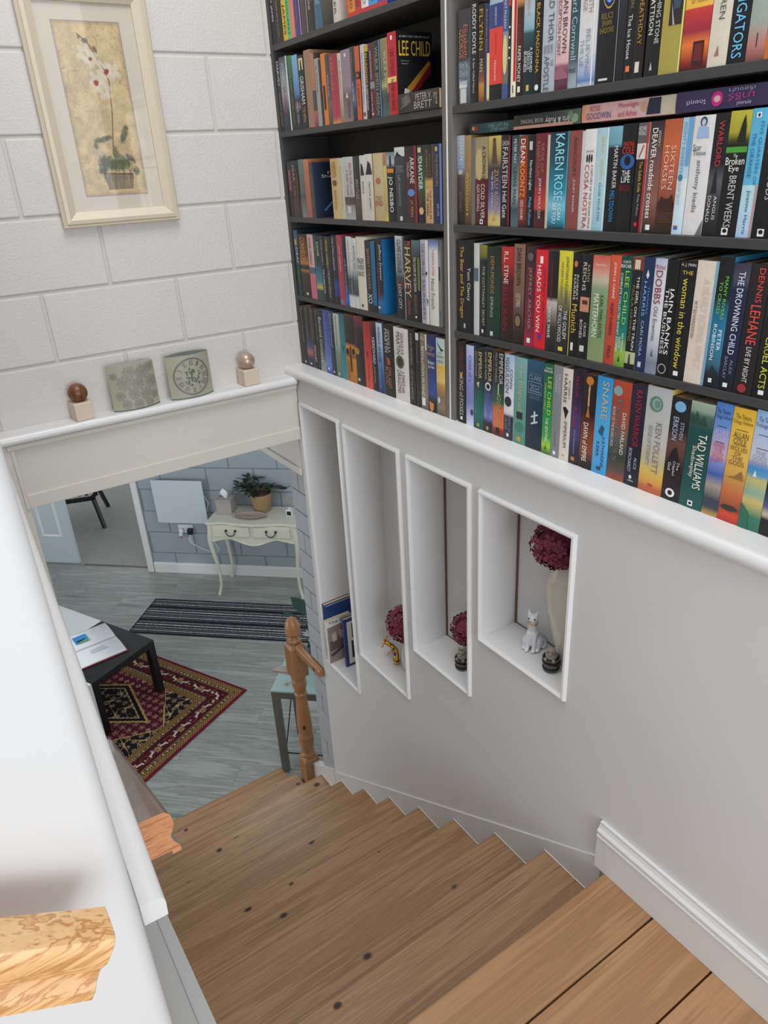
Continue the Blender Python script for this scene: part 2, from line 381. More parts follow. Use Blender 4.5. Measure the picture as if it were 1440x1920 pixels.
for n in NI:
    a0, a1, b0, b1 = n[0]-T, n[1]+T, n[2]+T, n[3]-T
    q = MB()
    q.add([(XW, a0, b0), (XB, a0, b0), (XB, a0, b1), (XW, a0, b1)], [(0, 1, 2, 3)])          # far side
    q.add([(XW, a1, b0), (XB, a1, b0), (XB, a1, b1), (XW, a1, b1)], [(3, 2, 1, 0)])          # near side
    q.add([(XW, a0, b0), (XB, a0, b0), (XB, a1, b0), (XW, a1, b0)], [(3, 2, 1, 0)])          # floor
    q.add([(XW, a0, b1), (XB, a0, b1), (XB, a1, b1), (XW, a1, b1)], [(0, 1, 2, 3)])          # head
    q.add([(XB, a0, b0), (XB, a1, b0), (XB, a1, b1), (XB, a0, b1)], [(0, 1, 2, 3)])          # back
    q.build('niche_lining', 'white_paint', wall_right, fix=False)
    # mitred moulding, four lengths
    oY0, oY1, oZ0, oZ1 = n; iY0, iY1, iZ0, iZ1 = a0, a1, b0, b1
    def mould(P, Q, Pi, Qi):
        w = MB(); A = [Vector((0, *p)) for p in (P, Q, Pi, Qi)]
        def at(p, x): return (XW+x, p.y, p.z)
        prof = [(0, .0), (.25, -.011), (.6, -.012), (1, -.005), (1, .0)]
        vs = []
        for e, (o_, i_) in enumerate(((A[0], A[2]), (A[1], A[3]))):
            for t_, x_ in prof: vs.append(at(o_.lerp(i_, t_), x_))
        k = len(prof); w.add(vs, [(i, i+1, k+i+1, k+i) for i in range(k-1)]+[tuple(range(k)), tuple(range(k, 2*k))])
        return w.build('niche_moulding', 'white_gloss', wall_right)
    mould((oY0, oZ1), (oY1, oZ1), (iY0, iZ1), (iY1, iZ1)); mould((oY0, oZ0), (oY1, oZ0), (iY0, iZ0), (iY1, iZ0))
    mould((oY0, oZ0), (oY0, oZ1), (iY0, iZ0), (iY0, iZ1)); mould((oY1, oZ0), (oY1, oZ1), (iY1, iZ0), (iY1, iZ1))
for n in NI[2:]:     # open joint in the corner of the two near niches
    MB().box(XB-.006, XB-.0005, n[0]-T-.006, n[0]-T-.0008, n[2]+T, n[3]-T).build('corner_gap', 'seam_brown', wall_right)
    MB().box(-.02, XB-.001, n[0]-T-.0022, n[0]-T-.0008, n[2]+T+.0003, n[2]+T+.002).build('corner_seal', 'sealant', wall_right)
    MB().box(XB-.003, XB-.0008, n[1]+T, n[0]-T, n[2]+T+.0003, n[2]+T+.003).build('floor_gap', 'seam_brown', wall_right)

# block reveal at the side of the opening
reveal = struct(MB().box(-.045, .34, -.028, .105, 0, 2.28).build('wall_reveal', 'reveal_mortar'))
z = .004; k = 0
while z < 2.24:
    h = min(.098, 2.272-z)
    cuts = [(-.029, .108)] if k % 3 else [(-.029, .035), (.041, .108)]
    for a, b_ in cuts:
        key = ('rb', round(b_-a, 4), round(h, 3))
        if key not in _BLK: _BLK[key] = MB().box(0, .37, a-(a+b_)/2, b_-(a+b_)/2, 0, h).mesh('block')
        link('block', _BLK[key], 'reveal_block', reveal, (-.050, (a+b_)/2, z), 0, .003)
    z += .1035; k += 1
o = struct(MB().box(-.056, .34, -.028, .42, 2.305, 2.48).build('trim_5', 'cream_paint'))
MB().box(-.064, -.05, -.028, .42, 2.275, 2.308).build('edge_strip', 'cream_paint', o, bevel=.003)

# stair wall on the left (its end face carries a handrail, its flank the dado)
c0 = Vector((-1.262, -2.020)); c1 = Vector((-1.172, -.060)); r = .020
poly = [(-2.9, -2.02)]
for i in range(7): a = -pi/2+i*(pi/2)/6; poly.append((c0.x-r+r*cos(a), c0.y+r+r*sin(a)))
poly += [(c1.x, c1.y), (c1.x, .0), (-2.9, .0)]
o = MB(); o.prism(poly, 'z', 0, 5.2); o = o.build('wall_left', 'white_paint'); smooth_angle(o, 30); struct(o)
sk = (c1-c0).normalized(); sn = Vector((sk.y, -sk.x))      # along the wall, and out of it
def LW(t, out, z): p = c0+sk*t+sn*out; return Vector((p.x, p.y, z))
Lw = (c1-c0).length
prof = [(0, 0), (.030, 0), (.031, .024)]+[(.031-.012+.012*cos(a), .024+.012*sin(a)) for a in (pi/6, pi/3, pi/2)]+[(.008, .037), (0, .033)]
o = MB(); o.sweep(prof, LW(.075, .0015, 2.598), LW(Lw+.0, .0015, 2.612), (sn.x, sn.y, 0), (0, 0, 1)); o = o.build('trim_6', 'white_gloss'); smooth_angle(o); struct(o)
# left stair string: a board with a lower fillet between it and the wall
def sloped(name, t0, t1, o0, o1, up, dn, m, parent=None):
    q = MB(); vs = []
    for t in (t0, t1):
        for ou in (o0, o1):
            p = LW(t, ou, 0); zt = nose_z(p.y)+up
            vs += [(p.x, p.y, zt-dn), (p.x, p.y, zt)]
    q.add(vs, [(0, 1, 3, 2), (4, 6, 7, 5), (0, 4, 5, 1), (2, 3, 7, 6), (1, 5, 7, 3), (0, 2, 6, 4)])
    return q.build(name, m, parent)

# staircase
stairs = empty('staircase', (-.6, -.6, 0)); tag(stairs, 'pine staircase with bare treads descending to the lower room', 'staircase')
def S(o): o.parent = stairs; o.location = Vector(o.location)-Vector((-.6, -.6, 0)); return o
for k in range(1, 11):
    y = NOSE0+k*GOING; z = ZL-k*RISE
    xl = -1.262+.0459*(y-.26+2.02)+.070 if k < 8 else -1.098
    pts = [(xl, y-GOING-.03), (-.0575, y-GOING-.03), (-.0575, y), (xl, y)]
    if k == 9: pts = [(xl, y-GOING-.03), (-.0575, y-GOING-.03), (-.0575, .226), (-.112, .226), (-.112, y), (xl, y)]
    if k == 10: pts = [(xl, y-GOING-.03), (-.115, y-GOING-.03), (-.115, y), (xl, y)]
    q = MB(); q.prism([(px-(-.6), py-y) for px, py in pts], 'z', -.030, 0)
    S(q.build('tread', 'tread_pine', None, (-.6, y, z), 0, bevel=.006, seg=3))
    S(MB().box(xl+.602, .542 if k < 9 else .48, -.022, -.006, -RISE, -.028).build('riser', 'white_paint', None, (-.6, y, z)))
# right-hand string: thin board against the wall, thicker where it runs free to the newel
def rstring(name, y0, y1, x0, x1, up, m='white_gloss'):
    q = MB(); vs = []
    for y in (y0, y1):
        for x in (x0, x1): vs += [(x, y, max(0, nose_z(y)-.34)), (x, y, nose_z(y)+up)]
    q.add(vs, [(0, 1, 3, 2), (4, 6, 7, 5), (0, 4, 5, 1), (2, 3, 7, 6), (1, 5, 7, 3), (0, 2, 6, 4)])
    return S(q.build(name, m, None, bevel=.001))
rstring('string_board', -1.73, -.031, -.0585, -.051, .046, 'white_paint')
rstring('string_board', -.028, .235, -.0585, -.020, .060)
S(sloped('string_board', .31, Lw+.42, .066, .102, .14, .46, 'white_gloss'))
S(sloped('string_fillet', .31, Lw+.0, .0, .0665, .132, .02, 'white_gloss'))
for k in range(1, 9):      # painted bead along each tread end
    y = NOSE0+k*GOING; z = ZL-k*RISE
    S(MB().box(-.0605, -.058, -GOING+.01, .0, 0, .004).build('tread_end_bead', 'sealant', None, (0, y, z)))

# landing boards
landing = struct(MB().box(-2.9, -.052, -4.2, NOSE0-.03, ZL-.20, ZL-.024).build('floor_landing', 'seam_brown'))
yb = [NOSE0, -1.918, -2.094, -2.268, -2.442, -2.616, -2.79, -2.964, -3.138, -3.31]
for i in range(len(yb)-1):
    L_ = MB().box(-1.42, 1.424, -(yb[i]-yb[i+1])/2+(.0025), (yb[i]-yb[i+1])/2-(0 if i == 0 else .0025), -.026, 0)
    link('floorboard', L_.mesh('floorboard'), 'landing_pine', landing, (-1.478, (yb[i]+yb[i+1])/2, ZL), 0, .007 if i == 0 else .0015, 3)
S(MB().box(-.60, .545, -.020, -.004, -RISE, -.028).build('riser', 'white_paint', None, (-.6, NOSE0, ZL)))
# moulded skirting on the landing
pf = [(0, 0), (-.018, 0), (-.018, .116), (-.0215, .120), (-.0215, .124), (-.0165, .128), (-.0165, .131), (-.021, .135), (-.021, .142), (-.014, .150), (-.0105, .160), (-.0105, .168), (0, .168)]
o = MB(); o.prism([(XW-.0005+a, ZL+.001+b) for a, b in pf], 'y', -3.2, -1.716); struct(o.build('baseboard_right', 'white_gloss'))

# -------- lower room, turned 43 degrees to the stairs
ROT = radians(-43.0); RA = Vector((.092, 3.798)); RU = Vector((cos(ROT), sin(ROT))); RN = Vector((-RU.y, RU.x))
def W(s, t, z=0): p = RA+RU*s+RN*t; return (p.x, p.y, z)
floor = empty('floor', W(0, 0, 0), ROT); struct(floor)
o = MB().box(-2.2, 4.6, -6.2, .07, -.05, -.006).build('subfloor', 'seam_brown', floor)
PW = .186; PLN = 1.285; row = 0; t = .066
while t > -5.3:
    off = (row*.437+.2) % PLN
    s = -1.6-PLN+off
    while s < 3.8:
        a = max(s, -1.6); b_ = min(s+PLN, 3.8)
        wx = W((a+b_)/2, t-PW/2)
        vis = b_-a > .05 and not (wx[0] > 1.6 and wx[1] < 1.6) and wx[1] > .0 and wx[0] > -2.2
        if vis:
            key = ('pl', round(b_-a, 3))
            if key not in _BLK:
                _BLK[key] = MB().box(-(b_-a)/2+.0006, (b_-a)/2-.0006, -PW/2+.0006, PW/2-.0006, -.008, 0).mesh('plank')
            link('plank', _BLK[key], 'laminate', floor, ((a+b_)/2, t-PW/2, 0), 0, .0008, 1)
        s += PLN
    t -= PW; row += 1
carpet = struct(MB().box(-3.0, .2, .072, 3.4, -.05, .004).build('floor_carpet', 'carpet_grey', None, W(0, 0, 0), ROT))
# back wall with its blocks, skirting and door lining
wall_back = empty('wall_back', W(0, 0, 0), ROT); struct(wall_back)
MB().box(0, 3.6, .005, .12, 0, 2.47).build('mortar_bed', 'grey_mortar', wall_back)
for k in range(11):
    z0 = -.006+.2215*k; z0c = max(z0, .0); h = round(min(z0+.2115, 2.46)-z0c, 4)
    block_course(wall_back, 'block', 'grey_block', .002, 2.7, z0c, h, .69 if k % 2 == 0 else .69-.225, .06, 0.0)
o = MB(); o.prism([(0, 0), (-.014, 0), (-.014, .088), (-.010, .104), (-.006, .108), (0, .108)], 'x', .004, 2.7)
o = o.build('baseboard_back', 'white_gloss', None, W(0, 0, 0), ROT); struct(o)
# lining / architrave of the doorway, closed leaf beside the opening
d1 = empty('door_1', W(-.86, .07, 0), ROT); struct(d1)
def D(o): o.parent = d1; o.location = Vector(o.location)-Vector((-.86, .07, 0)); return o
D(MB().box(-.066, -.004, -.018, .012, 0, 2.04).build('architrave', 'white_gloss', bevel=.005))
D(MB().box(-.040, .0, .012, .12, 0, 2.04).build('door_lining', 'white_gloss', bevel=.003))
D(MB().box(-1.7, .0, -.018, .10, 2.04, 2.12).build('door_head', 'white_gloss', bevel=.003))
leaf = D(MB().box(-1.62, -.852, .072, .108, .010, 2.02).build('door_leaf', 'door_white', bevel=.003))
for s0, s1 in ((-1.18, -.955), (-1.50, -1.275)):
    q = MB(); fr = [(s0, .30), (s1, .30), (s1, 1.86), (s0, 1.86)]
    for i in range(4):
        a, b_ = Vector(fr[i]), Vector(fr[(i+1) % 4]); c = Vector(((s0+s1)/2, 1.08))
        ai = a+Vector((.016 if a.x < c.x else -.016, .016 if a.y < c.y else -.016)); bi = b_+Vector((.016 if b_.x < c.x else -.016, .016 if b_.y < c.y else -.016))
        q.add([(a.x, .0716, a.y), (b_.x, .0716, b_.y), (bi.x, .064, bi.y), (ai.x, .064, ai.y)], [(0, 1, 2, 3)])
        am = a.lerp(ai, 2); bm_ = b_.lerp(bi, 2)
        q.add([(ai.x, .064, ai.y), (bi.x, .064, bi.y), (bm_.x, .0716, bm_.y), (am.x, .0716, am.y)], [(0, 1, 2, 3)])
    q.build('panel_moulding', 'white_gloss', leaf, (0, 0, 0))
struct(MB().box(-.80, -.066, .060, .080, .0, .007).build('trim_7', 'steel_grey', None, W(0, 0, 0), ROT))
struct(MB().box(-3.0, -1.62, .0, .12, 0, 2.47).build('wall_door', 'grey_block', None, W(0, 0, 0), ROT))
# ceiling of the lower room
struct(MB().box(-3.0, 4.2, .115, 7.2, 2.482, 2.6).build('ceiling', 'white_paint'))
struct(MB().box(-3.0, -2.85, .115, 4.6, 0, .7).build('wall_window_side', 'white_paint'))
ROWS=[
('R1',3.578,0.018,[
 (-1.0097, -1.0518, 0.1982, '0:3a3838 .5:3a3838 .62:6f7a84 1:4a4a4c', [('Elizabeth', 'b8755c', 0.16, 0.5, 0.52, 0.86), ('GEORGE', 'c07a5c', 0.2, 0.5, 0.12, 0.48), ('With No', 'a9b4bd', 0.54, 0.61, 0.1, 0.9, 'h'), ('One Is', 'a9b4bd', 0.63, 0.7, 0.14, 0.86, 'h'), ('Witness', 'a9b4bd', 0.72, 0.78, 0.08, 0.92, 'h')], [('R', 'cfcfcf', 0.1, 0.8, 0.745, 0.82), ('R', 'c9c9c9', 0.18, 0.74, 0.825, 0.985)]),
 (-1.0561, -1.0826, 0.2053, '1c1c1f', [('RODDY DOYLE', 'e8e4dc', 0.02, 0.5, 0.3, 0.78), ('A Star Called Henry', 'd5cfc5', 0.54, 0.9, 0.3, 0.62)], []),
 (-1.085, -1.1067, 0.198, '0:1f1a18 .6:3a2a1c .78:8a5a34 .82:c98a3a 1:7a4020', [('FLYNN', 'b8923c', 0.05, 0.46, 0.2, 0.8), ('MAN', 'c9b89a', 0.55, 0.68, 0.3, 0.8)], []),
 (-1.1071, -1.1236, 0.196, '0:22315e .5:22315e .5:d9cf9d .96:d9cf9d 1:a87a50', [('Best European Fiction', 'b8a45e', 0.06, 0.48, 0.35, 0.65)], [('R', '22315e', 0, 0.5, 0.5, 1)]),
 (-1.1241, -1.1683, 0.2, '0:9fb0c0 .05:9fb0c0 .05:33407a .28:33407a .28:dc4034 .84:dc4034 .84:17161a 1:17161a', [('NINETEEN EIGHTY', 'c8cce0', 0.08, 0.26, 0.44, 0.58), ('a selection of poems', '8a2018', 0.32, 0.54, 0.44, 0.58), ('PENGUIN', 'e8d8d0', 0.6, 0.8, 0.42, 0.56)], []),
 (-1.1694, -1.1878, 0.197, '0:3c5a86 .32:3c5a86 .34:8a8f92 .85:6f6a60 .85:3a5a8c 1:3a5a8c', [('ART McLEAN', 'c9d4e4', 0.02, 0.3, 0.3, 0.7)], [('E', 'd8c98a', 0.5, 0.56, 0.42, 0.2)]),
 (-1.1887, -1.1968, 0.198, '222025', [], [('E', 'e8e4d8', 0.5, 0.3, 0.3, 0.012), ('E', 'e8e4d8', 0.5, 0.4, 0.3, 0.012), ('E', 'e8e4d8', 0.5, 0.5, 0.3, 0.012), ('E', 'e8e4d8', 0.5, 0.6, 0.3, 0.012), ('R', 'c83030', 0, 1, 0.02, 0.1)]),
 (-1.1981, -1.2147, 0.199, 'efe6cd', [], [('R', 'c01522', 0.55, 1, 0.04, 0.84), ('R', '2a2a2a', 0.45, 0.62, 0.88, 0.96)]),
 (-1.216, -1.2367, 0.196, '0:d8a45c .07:c88a48 .14:3a1a14 .4:4a201a 1:1c1214', [('KEN', '7a3a2a', 0.3, 0.48, 0.3, 0.7), ('PAPER MONEY', 'e4dcd0', 0.5, 0.86, 0.25, 0.75)], [('R', 'e8e4dc', 0.3, 0.72, 0.9, 0.96)]),
 (-1.2375, -1.2701, 0.197, '0:9aa7a8 .2:a8bcc4 .36:7fa9b8 .4:2e4a50 .6:10242a 1:0f2a30', [('KILLING IT', 'd88a70', 0.0, 0.24, 0.35, 0.6), ('A DAMNED', 'dfe8e6', 0.54, 0.78, 0.7, 0.95), ('SERIOUS', 'dfe8e6', 0.57, 0.75, 0.42, 0.67), ('BUSINESS', 'dfe8e6', 0.57, 0.77, 0.12, 0.38)], [('R', 'd8b83a', 0.4, 0.66, 0.9, 0.96)]),
 (-1.2718, -1.2951, 0.198, '17171a', [('PETER MILLAR', 'd8d4cc', 0.03, 0.12, 0.1, 0.9, 'h'), ('BLACK MADONNA', 'cfa63c', 0.15, 0.8, 0.3, 0.72)], [('E', 'e4e4e4', 0.5, 0.94, 0.26, 0.03)]),
 (-1.2967, -1.3354, 0.2, '0:b8bfc6 1:a9b1b8', [('BRAD THOR', '4a5260', 0, 0.54, 0.45, 0.85), ('NEW YORK TIMES', '6a7078', 0.56, 0.64, 0.15, 0.85, 'h'), ('THE', '5a626c', 0.7, 0.76, 0.7, 0.9), ('APOSTLE', '4a5260', 0.66, 0.99, 0.2, 0.6)], []),
 (-1.337, -1.3743, 0.198, '0:d9b8b8 .5:e0c4bf .74:d8b0b0 .78:8a5a6a 1:4a2034', [('DAN BROWN', '2c1838', 0.13, 0.66, 0.5, 0.85), ('DECEPTION POINT', '4a3448', 0.14, 0.68, 0.12, 0.38)], [('P', '9a6070', [(0, 0.82), (0.5, 0.76), (1, 0.86), (1, 0.9), (0, 0.9)])]),
 (-1.3758, -1.3993, 0.199, '0:33474d .55:34505a .75:4a6068 .88:8a9aa0 1:9fb0b4', [('Bernard Cornwell', 'aebfc0', 0, 0.74, 0.25, 0.85), ('Heretic', '28363c', 0.8, 0.86, 0.08, 0.92, 'h')], []),
 (-1.4008, -1.4478, 0.201, '0:d8d5d0 .7:d4d4d4 .88:9fb0d0 .95:5a80b8 1:c8ccd4', [('ELIZABETH', 'a08078', 0.06, 0.36, 0.5, 0.75), ('GEORGE', 'a08078', 0.12, 0.34, 0.18, 0.42), ('BELIEVING', '8a98a8', 0.5, 0.9, 0.45, 0.68), ('THE LIE', '8a98a8', 0.58, 0.82, 0.12, 0.34)], [('R', 'e8e6e4', 0.8, 0.88, 0, 1)]),
 (-1.4506, -1.4975, 0.2, '0:e4e2e0 .12:1c1c20 1:161618', [('RELICS', '8a7a3a', 0.4, 0.45, 0.2, 0.8, 'h'), ('SPAWN', '8a7a3a', 0.46, 0.51, 0.24, 0.76, 'h'), ('SHADOWS', '8a7a3a', 0.52, 0.57, 0.12, 0.88, 'h')], [('E', 'b89a50', 0.55, 0.2, 0.38, 0.17), ('E', '16224a', 0.55, 0.2, 0.35, 0.155), ('E', '6f93d8', 0.55, 0.17, 0.27, 0.1), ('E', '6f93d8', 0.55, 0.26, 0.18, 0.06), ('E', '0e1838', 0.43, 0.19, 0.09, 0.035), ('E', '0e1838', 0.67, 0.19, 0.09, 0.035), ('P', '0e1838', [(0.51, 0.24), (0.59, 0.24), (0.55, 0.21)]), ('R', '0e1838', 0.42, 0.68, 0.275, 0.283), ('R', 'd8d0d0', 0.2, 0.7, 0.955, 0.975)]),
 (-1.4994, -1.5201, 0.198, '0:2a2c30 1:1a1b1e', [], [('R', '8a929a', 0.0, 0.08, 0, 1)]),
 (-1.5214, -1.5417, 0.196, '19191c', [('MINETTE WALTERS', '8a7a48', 0, 0.4, 0.4, 0.75), ('The Ice House', 'd8d4d4', 0.45, 0.82, 0.25, 0.7)], [('R', 'e07a50', 0.3, 0.75, 0.88, 0.93)]),
 (-1.5421, -1.5668, 0.199, '0:1b1612 1:211a14', [('HUTSON DEATHDAY', 'b08a2a', 0, 0.72, 0.35, 0.75)], [('R', 'd4cfc8', 0.3, 0.7, 0.86, 0.95)]),
 (-1.5712, -1.6029, 0.2, '18181b', [('WATER TOUCHING STONE', 'd0ccc4', 0, 0.74, 0.6, 0.9), ('ELIOT PATTISON', 'e4e0da', 0.15, 0.66, 0.15, 0.45)], [('P', 'b8b4b0', [(0.4, 0.95), (0.5, 0.88), (0.6, 0.95)])]),
 (-1.6038, -1.6497, 0.201, 'a89a48', [('SELECT', '6a6020', 0.0, 0.08, 0.3, 0.9, 'h'), ('LOGS', '6a6020', 0.09, 0.17, 0.25, 0.7, 'h')], [('R', '2a2420', 0.32, 0.9, 0.2, 0.62), ('P', 'c07050', [(0.32, 0.2), (0.7, 0.2), (0.55, 0.36), (0.36, 0.38)]), ('P', '3a4660', [(0.45, 0.34), (0.85, 0.3), (0.8, 0.5), (0.5, 0.5)]), ('P', 'b8b4b4', [(0.4, 0.45), (0.6, 0.62), (0.52, 0.62)]), ('R', 'e8dc8a', 0.94, 1, 0, 1)]),
 (-1.6508, -1.7059, 0.2, '0:e0c45a .52:e8b84a .53:c83a34 .7:9a2a3a .8:e87a34 .94:8a2420 1:3a1418', [('M', 'd05a40', 0.0, 0.09, 0.35, 0.6), ('THE', '6a5a30', 0.17, 0.22, 0.4, 0.62, 'h'), ('SUMMONS', '6a5a30', 0.235, 0.29, 0.2, 0.85, 'h'), ('THE KING', '7a5a30', 0.36, 0.42, 0.2, 0.78, 'h'), ('OF TORTS', '8a5a30', 0.43, 0.49, 0.22, 0.8, 'h')], [('R', '3a1418', 0.45, 0.85, 0.78, 0.97), ('R', '6a2420', 0.5, 0.8, 0.8, 0.93)]),
 (-1.7069, -1.7444, 0.2, 'd8cebc', [('THE BRETHREN', '4a5560', 0.05, 0.65, 0.4, 0.68)], [('P', 'a07068', [(0.35, 0.92), (0.52, 0.84), (0.6, 0.92)])]),
 (-1.7455, -1.7793, 0.2, '0:78bce0 .24:78bce0 .24:141a20 1:10161c', [('GRISHAM', '20303c', 0, 0.2, 0.2, 0.8), ('THE', '6fb8dc', 0.28, 0.38, 0.45, 0.7), ('LITIGATORS', '6fc0e4', 0.4, 0.96, 0.25, 0.8)], []),
 (-1.7803, -1.8133, 0.199, '0:94a398 .7:9aa79c .88:b87a74 1:7a4a44', [('THE FIRM', '5c6a64', 0.12, 0.48, 0.42, 0.66)], [('R', '3a3a34', 0.5, 0.56, 0.8, 0.9)]),
 (-1.8137, -1.8449, 0.199, '0:d8803c 1:c87030', [], [('R', '8a4018', 0.3, 0.4, 0.1, 0.8)]),
]),
('R2',3.298,0.024,[
 (-0.9932, -1.0248, 0.2125, '0:b0b8c4 .35:8a9ab8 .45:5a4a44 .8:3a3028 1:2a2420', [('SHARPES', 'e0dcd0', 0.04, 0.32, 0.4, 0.8), ('BERNARD', '7a6a5a', 0.62, 0.86, 0.3, 0.7)], [('E', 'b8b4a8', 0.5, 0.4, 0.3, 0.03)]),
 (-1.0252, -1.0513, 0.2112, '0:a08a58 .6:8a7040 1:4a3a24', [('Azincourt', 'c8b070', 0.4, 0.9, 0.3, 0.7)], []),
 (-1.052, -1.0663, 0.2044, '6f6c68', [], []),
 (-1.0667, -1.1158, 0.2045, '0:9a8a68 .45:a89868 .47:5c1420 1:4a101a', [('A CROWN for', '2a2420', 0.1, 0.5, 0.58, 0.86), ('COLD SILVER', 'e0d8cc', 0.52, 0.92, 0.5, 0.8), ('ALEX MARSHALL', 'd8ccc4', 0.52, 0.84, 0.18, 0.4)], [('E', 'c0aa78', 0.35, 0.3, 0.3, 0.18), ('R', 'f0f0f0', 0.42, 0.66, 0.93, 0.985), ('E', '101010', 0.54, 0.957, 0.07, 0.016)]),
 (-1.1171, -1.1636, 0.2044, '0:c8b464 .2:a89a58 .35:3a3640 .6:4a4a74 .8:8a86b0 .9:c8b878 1:d8c478', [('ZULU RISING', 'c89a3c', 0.36, 0.86, 0.55, 0.85), ('THE EPIC STORY', 'd8d0c4', 0.38, 0.78, 0.3, 0.45)], [('P', '5a4030', [(0.4, 0.06), (0.6, 0.06), (0.66, 0.16), (0.72, 0.3), (0.3, 0.3), (0.36, 0.16)]), ('E', '4a3424', 0.5, 0.05, 0.12, 0.03), ('R', 'c89a3c', 0.4, 0.6, 0.9, 0.94)]),
 (-1.1646, -1.1973, 0.2018, '0:2a1c20 .5:2a1a22 1:1a1216', [('LINDA', 'c8c0bc', 0.05, 0.1, 0.15, 0.9, 'h'), ('FAIRSTEIN', 'd0cac4', 0.12, 0.56, 0.2, 0.75), ('Hell Gate', 'e4e0dc', 0.6, 0.9, 0.25, 0.7)], [('R', '7a2030', 0.8, 1, 0, 1)]),
 (-1.2013, -1.2267, 0.2013, '0:2a3a40 .3:4a6068 .5:6a8288 .65:8aa0a4 .8:3a5058 1:5a7078', [('PETER MAY', 'd8dcd8', 0.04, 0.3, 0.35, 0.7), ('LEWIS MAN', '28383e', 0.34, 0.74, 0.3, 0.75)], []),
 (-1.2271, -1.2544, 0.1983, '0:7a2a20 .05:8a3424 .5:a83a24 .9:7a2a28 1:3a1a1c', [('DEAN', 'f0ece4', 0.03, 0.28, 0.25, 0.8), ('KOONTZ', 'f0b030', 0.29, 0.66, 0.25, 0.8), ('ODD HOURS', 'e8e0d8', 0.69, 0.91, 0.35, 0.7)], []),
 (-1.2548, -1.2799, 0.1978, '17161a', [('Northern Lights', 'e0dcd4', 0.26, 0.58, 0.3, 0.75), ('Philip Pullman', '7fb0dc', 0.66, 0.97, 0.3, 0.75)], [('R', 'c8c4c0', 0.3, 0.7, 0.06, 0.15)]),
 (-1.281, -1.3176, 0.2007, '0:6a2430 .5:7a2a34 .7:b83a34 .78:c04038 .82:3a1c20 1:5a2028', [('SIEGE OF', 'a87060', 0.1, 0.4, 0.55, 0.8), ('KHARTOUM', 'a87060', 0.08, 0.44, 0.2, 0.45), ('JOHN WILCOX', 'e4d8d0', 0.46, 0.9, 0.35, 0.65)], []),
 (-1.3184, -1.3263, 0.1964, 'c8bca8', [], []),
 (-1.3267, -1.3799, 0.2002, '0:16343e .3:1a5060 .6:2a8aa4 .75:7fc4d4 .9:3a9ab4 1:1a3a44', [('KAREN ROSE', '9fe0f0', 0.02, 0.7, 0.35, 0.85), ('I CAN', 'f0f4f4', 0.74, 0.9, 0.6, 0.8), ('SEE YOU', 'f0f4f4', 0.72, 0.94, 0.3, 0.52)], []),
 (-1.3853, -1.4204, 0.1998, '8a4a48', [('AGINCOURT', '5a2c2c', 0.06, 0.45, 0.4, 0.65), ('JULIET BARKER', 'e0ccc8', 0.48, 0.82, 0.45, 0.65)], []),
 (-1.4208, -1.4288, 0.1976, 'c4c8c8', [], []),
 (-1.4292, -1.4609, 0.2001, 'e2dedc', [('COSA NOSTRA', 'b02a28', 0.34, 0.98, 0.15, 0.55), ('A HISTORY OF THE SICILIAN MAFIA', '2a2626', 0.34, 0.98, 0.68, 0.88), ('JOHN DICKIE', '2a2626', 0.2, 0.23, 0.2, 0.85, 'h')], [('E', '2a2828', 0.3, 0.28, 0.08, 0.04), ('E', '2a2828', 0.5, 0.28, 0.08, 0.045), ('E', '2a2828', 0.7, 0.28, 0.08, 0.04)]),
 (-1.4613, -1.4939, 0.2005, '0:a8ccd4 .5:b4d4da 1:9cc8d4', [('NIKKI OWEN', 'd8c878', 0.08, 0.48, 0.45, 0.7), ('CLOSE YOUR EYES', '4a6068', 0.52, 0.9, 0.45, 0.65)], [('R', 'd8eef0', 0.9, 1, 0, 1)]),
 (-1.4945, -1.528, 0.201, '0:7ab0bc .16:6aa0b0 .2:181a1e 1:121316', [('MARTIN BAKER', 'e0dcdc', 0.18, 0.58, 0.5, 0.8), ('MELTDOWN', '3a8ac0', 0.6, 0.9, 0.4, 0.75)], []),
 (-1.5284, -1.5646, 0.2035, '151518', [('MARTINA', 'd03a2c', 0.16, 0.2, 0.15, 0.9, 'h'), ('COLE', 'd03a2c', 0.205, 0.27, 0.12, 0.92, 'h'), ('THE', 'f0f0f0', 0.42, 0.47, 0.2, 0.75, 'h'), ('LIFE', 'f0f0f0', 0.475, 0.53, 0.18, 0.78, 'h'), ('HE WOULD KILL', '8a2020', 0.55, 0.61, 0.1, 0.85, 'h')], [('E', '2a5a9a', 0.5, 0.34, 0.5, 0.07), ('E', '0a0a10', 0.5, 0.33, 0.22, 0.045)]),
 (-1.5668, -1.5932, 0.2028, '0:5a5a5a .18:5a5a5a .18:d8d0c8 .32:d8d0c8 .32:1c1a1c 1:1c1a1c', [('HIS DARK', 'd8d8d8', 0.03, 0.07, 0.1, 0.8, 'h'), ('MATERIALS', 'd8d8d8', 0.075, 0.11, 0.1, 0.8, 'h'), ('The Subtle Knife', 'c8a848', 0.34, 0.62, 0.4, 0.7), ('Philip Pullman', 'a8a8a8', 0.64, 0.84, 0.42, 0.66)], [('P', '9a4a34', [(0.25, 0.3), (0.62, 0.19), (0.7, 0.2), (0.3, 0.31)]), ('R', 'c82028', 0.86, 1, 0, 1), ('E', 'e02a3a', 0.5, 0.92, 0.14, 0.02)]),
 (-1.5966, -1.6268, 0.2036, '0:2a2424 .3:6a4a44 .7:8a5a4c 1:1c1a1a', [('JEFFERY', 'c8c4c0', 0.08, 0.22, 0.65, 0.85), ('DEAVER', 'f0f0f0', 0.06, 0.32, 0.2, 0.6), ('roadside crosses', 'f4f4f4', 0.34, 0.86, 0.2, 0.6)], [('R', 'e8e8e8', 0.3, 0.65, 0.92, 0.97)]),
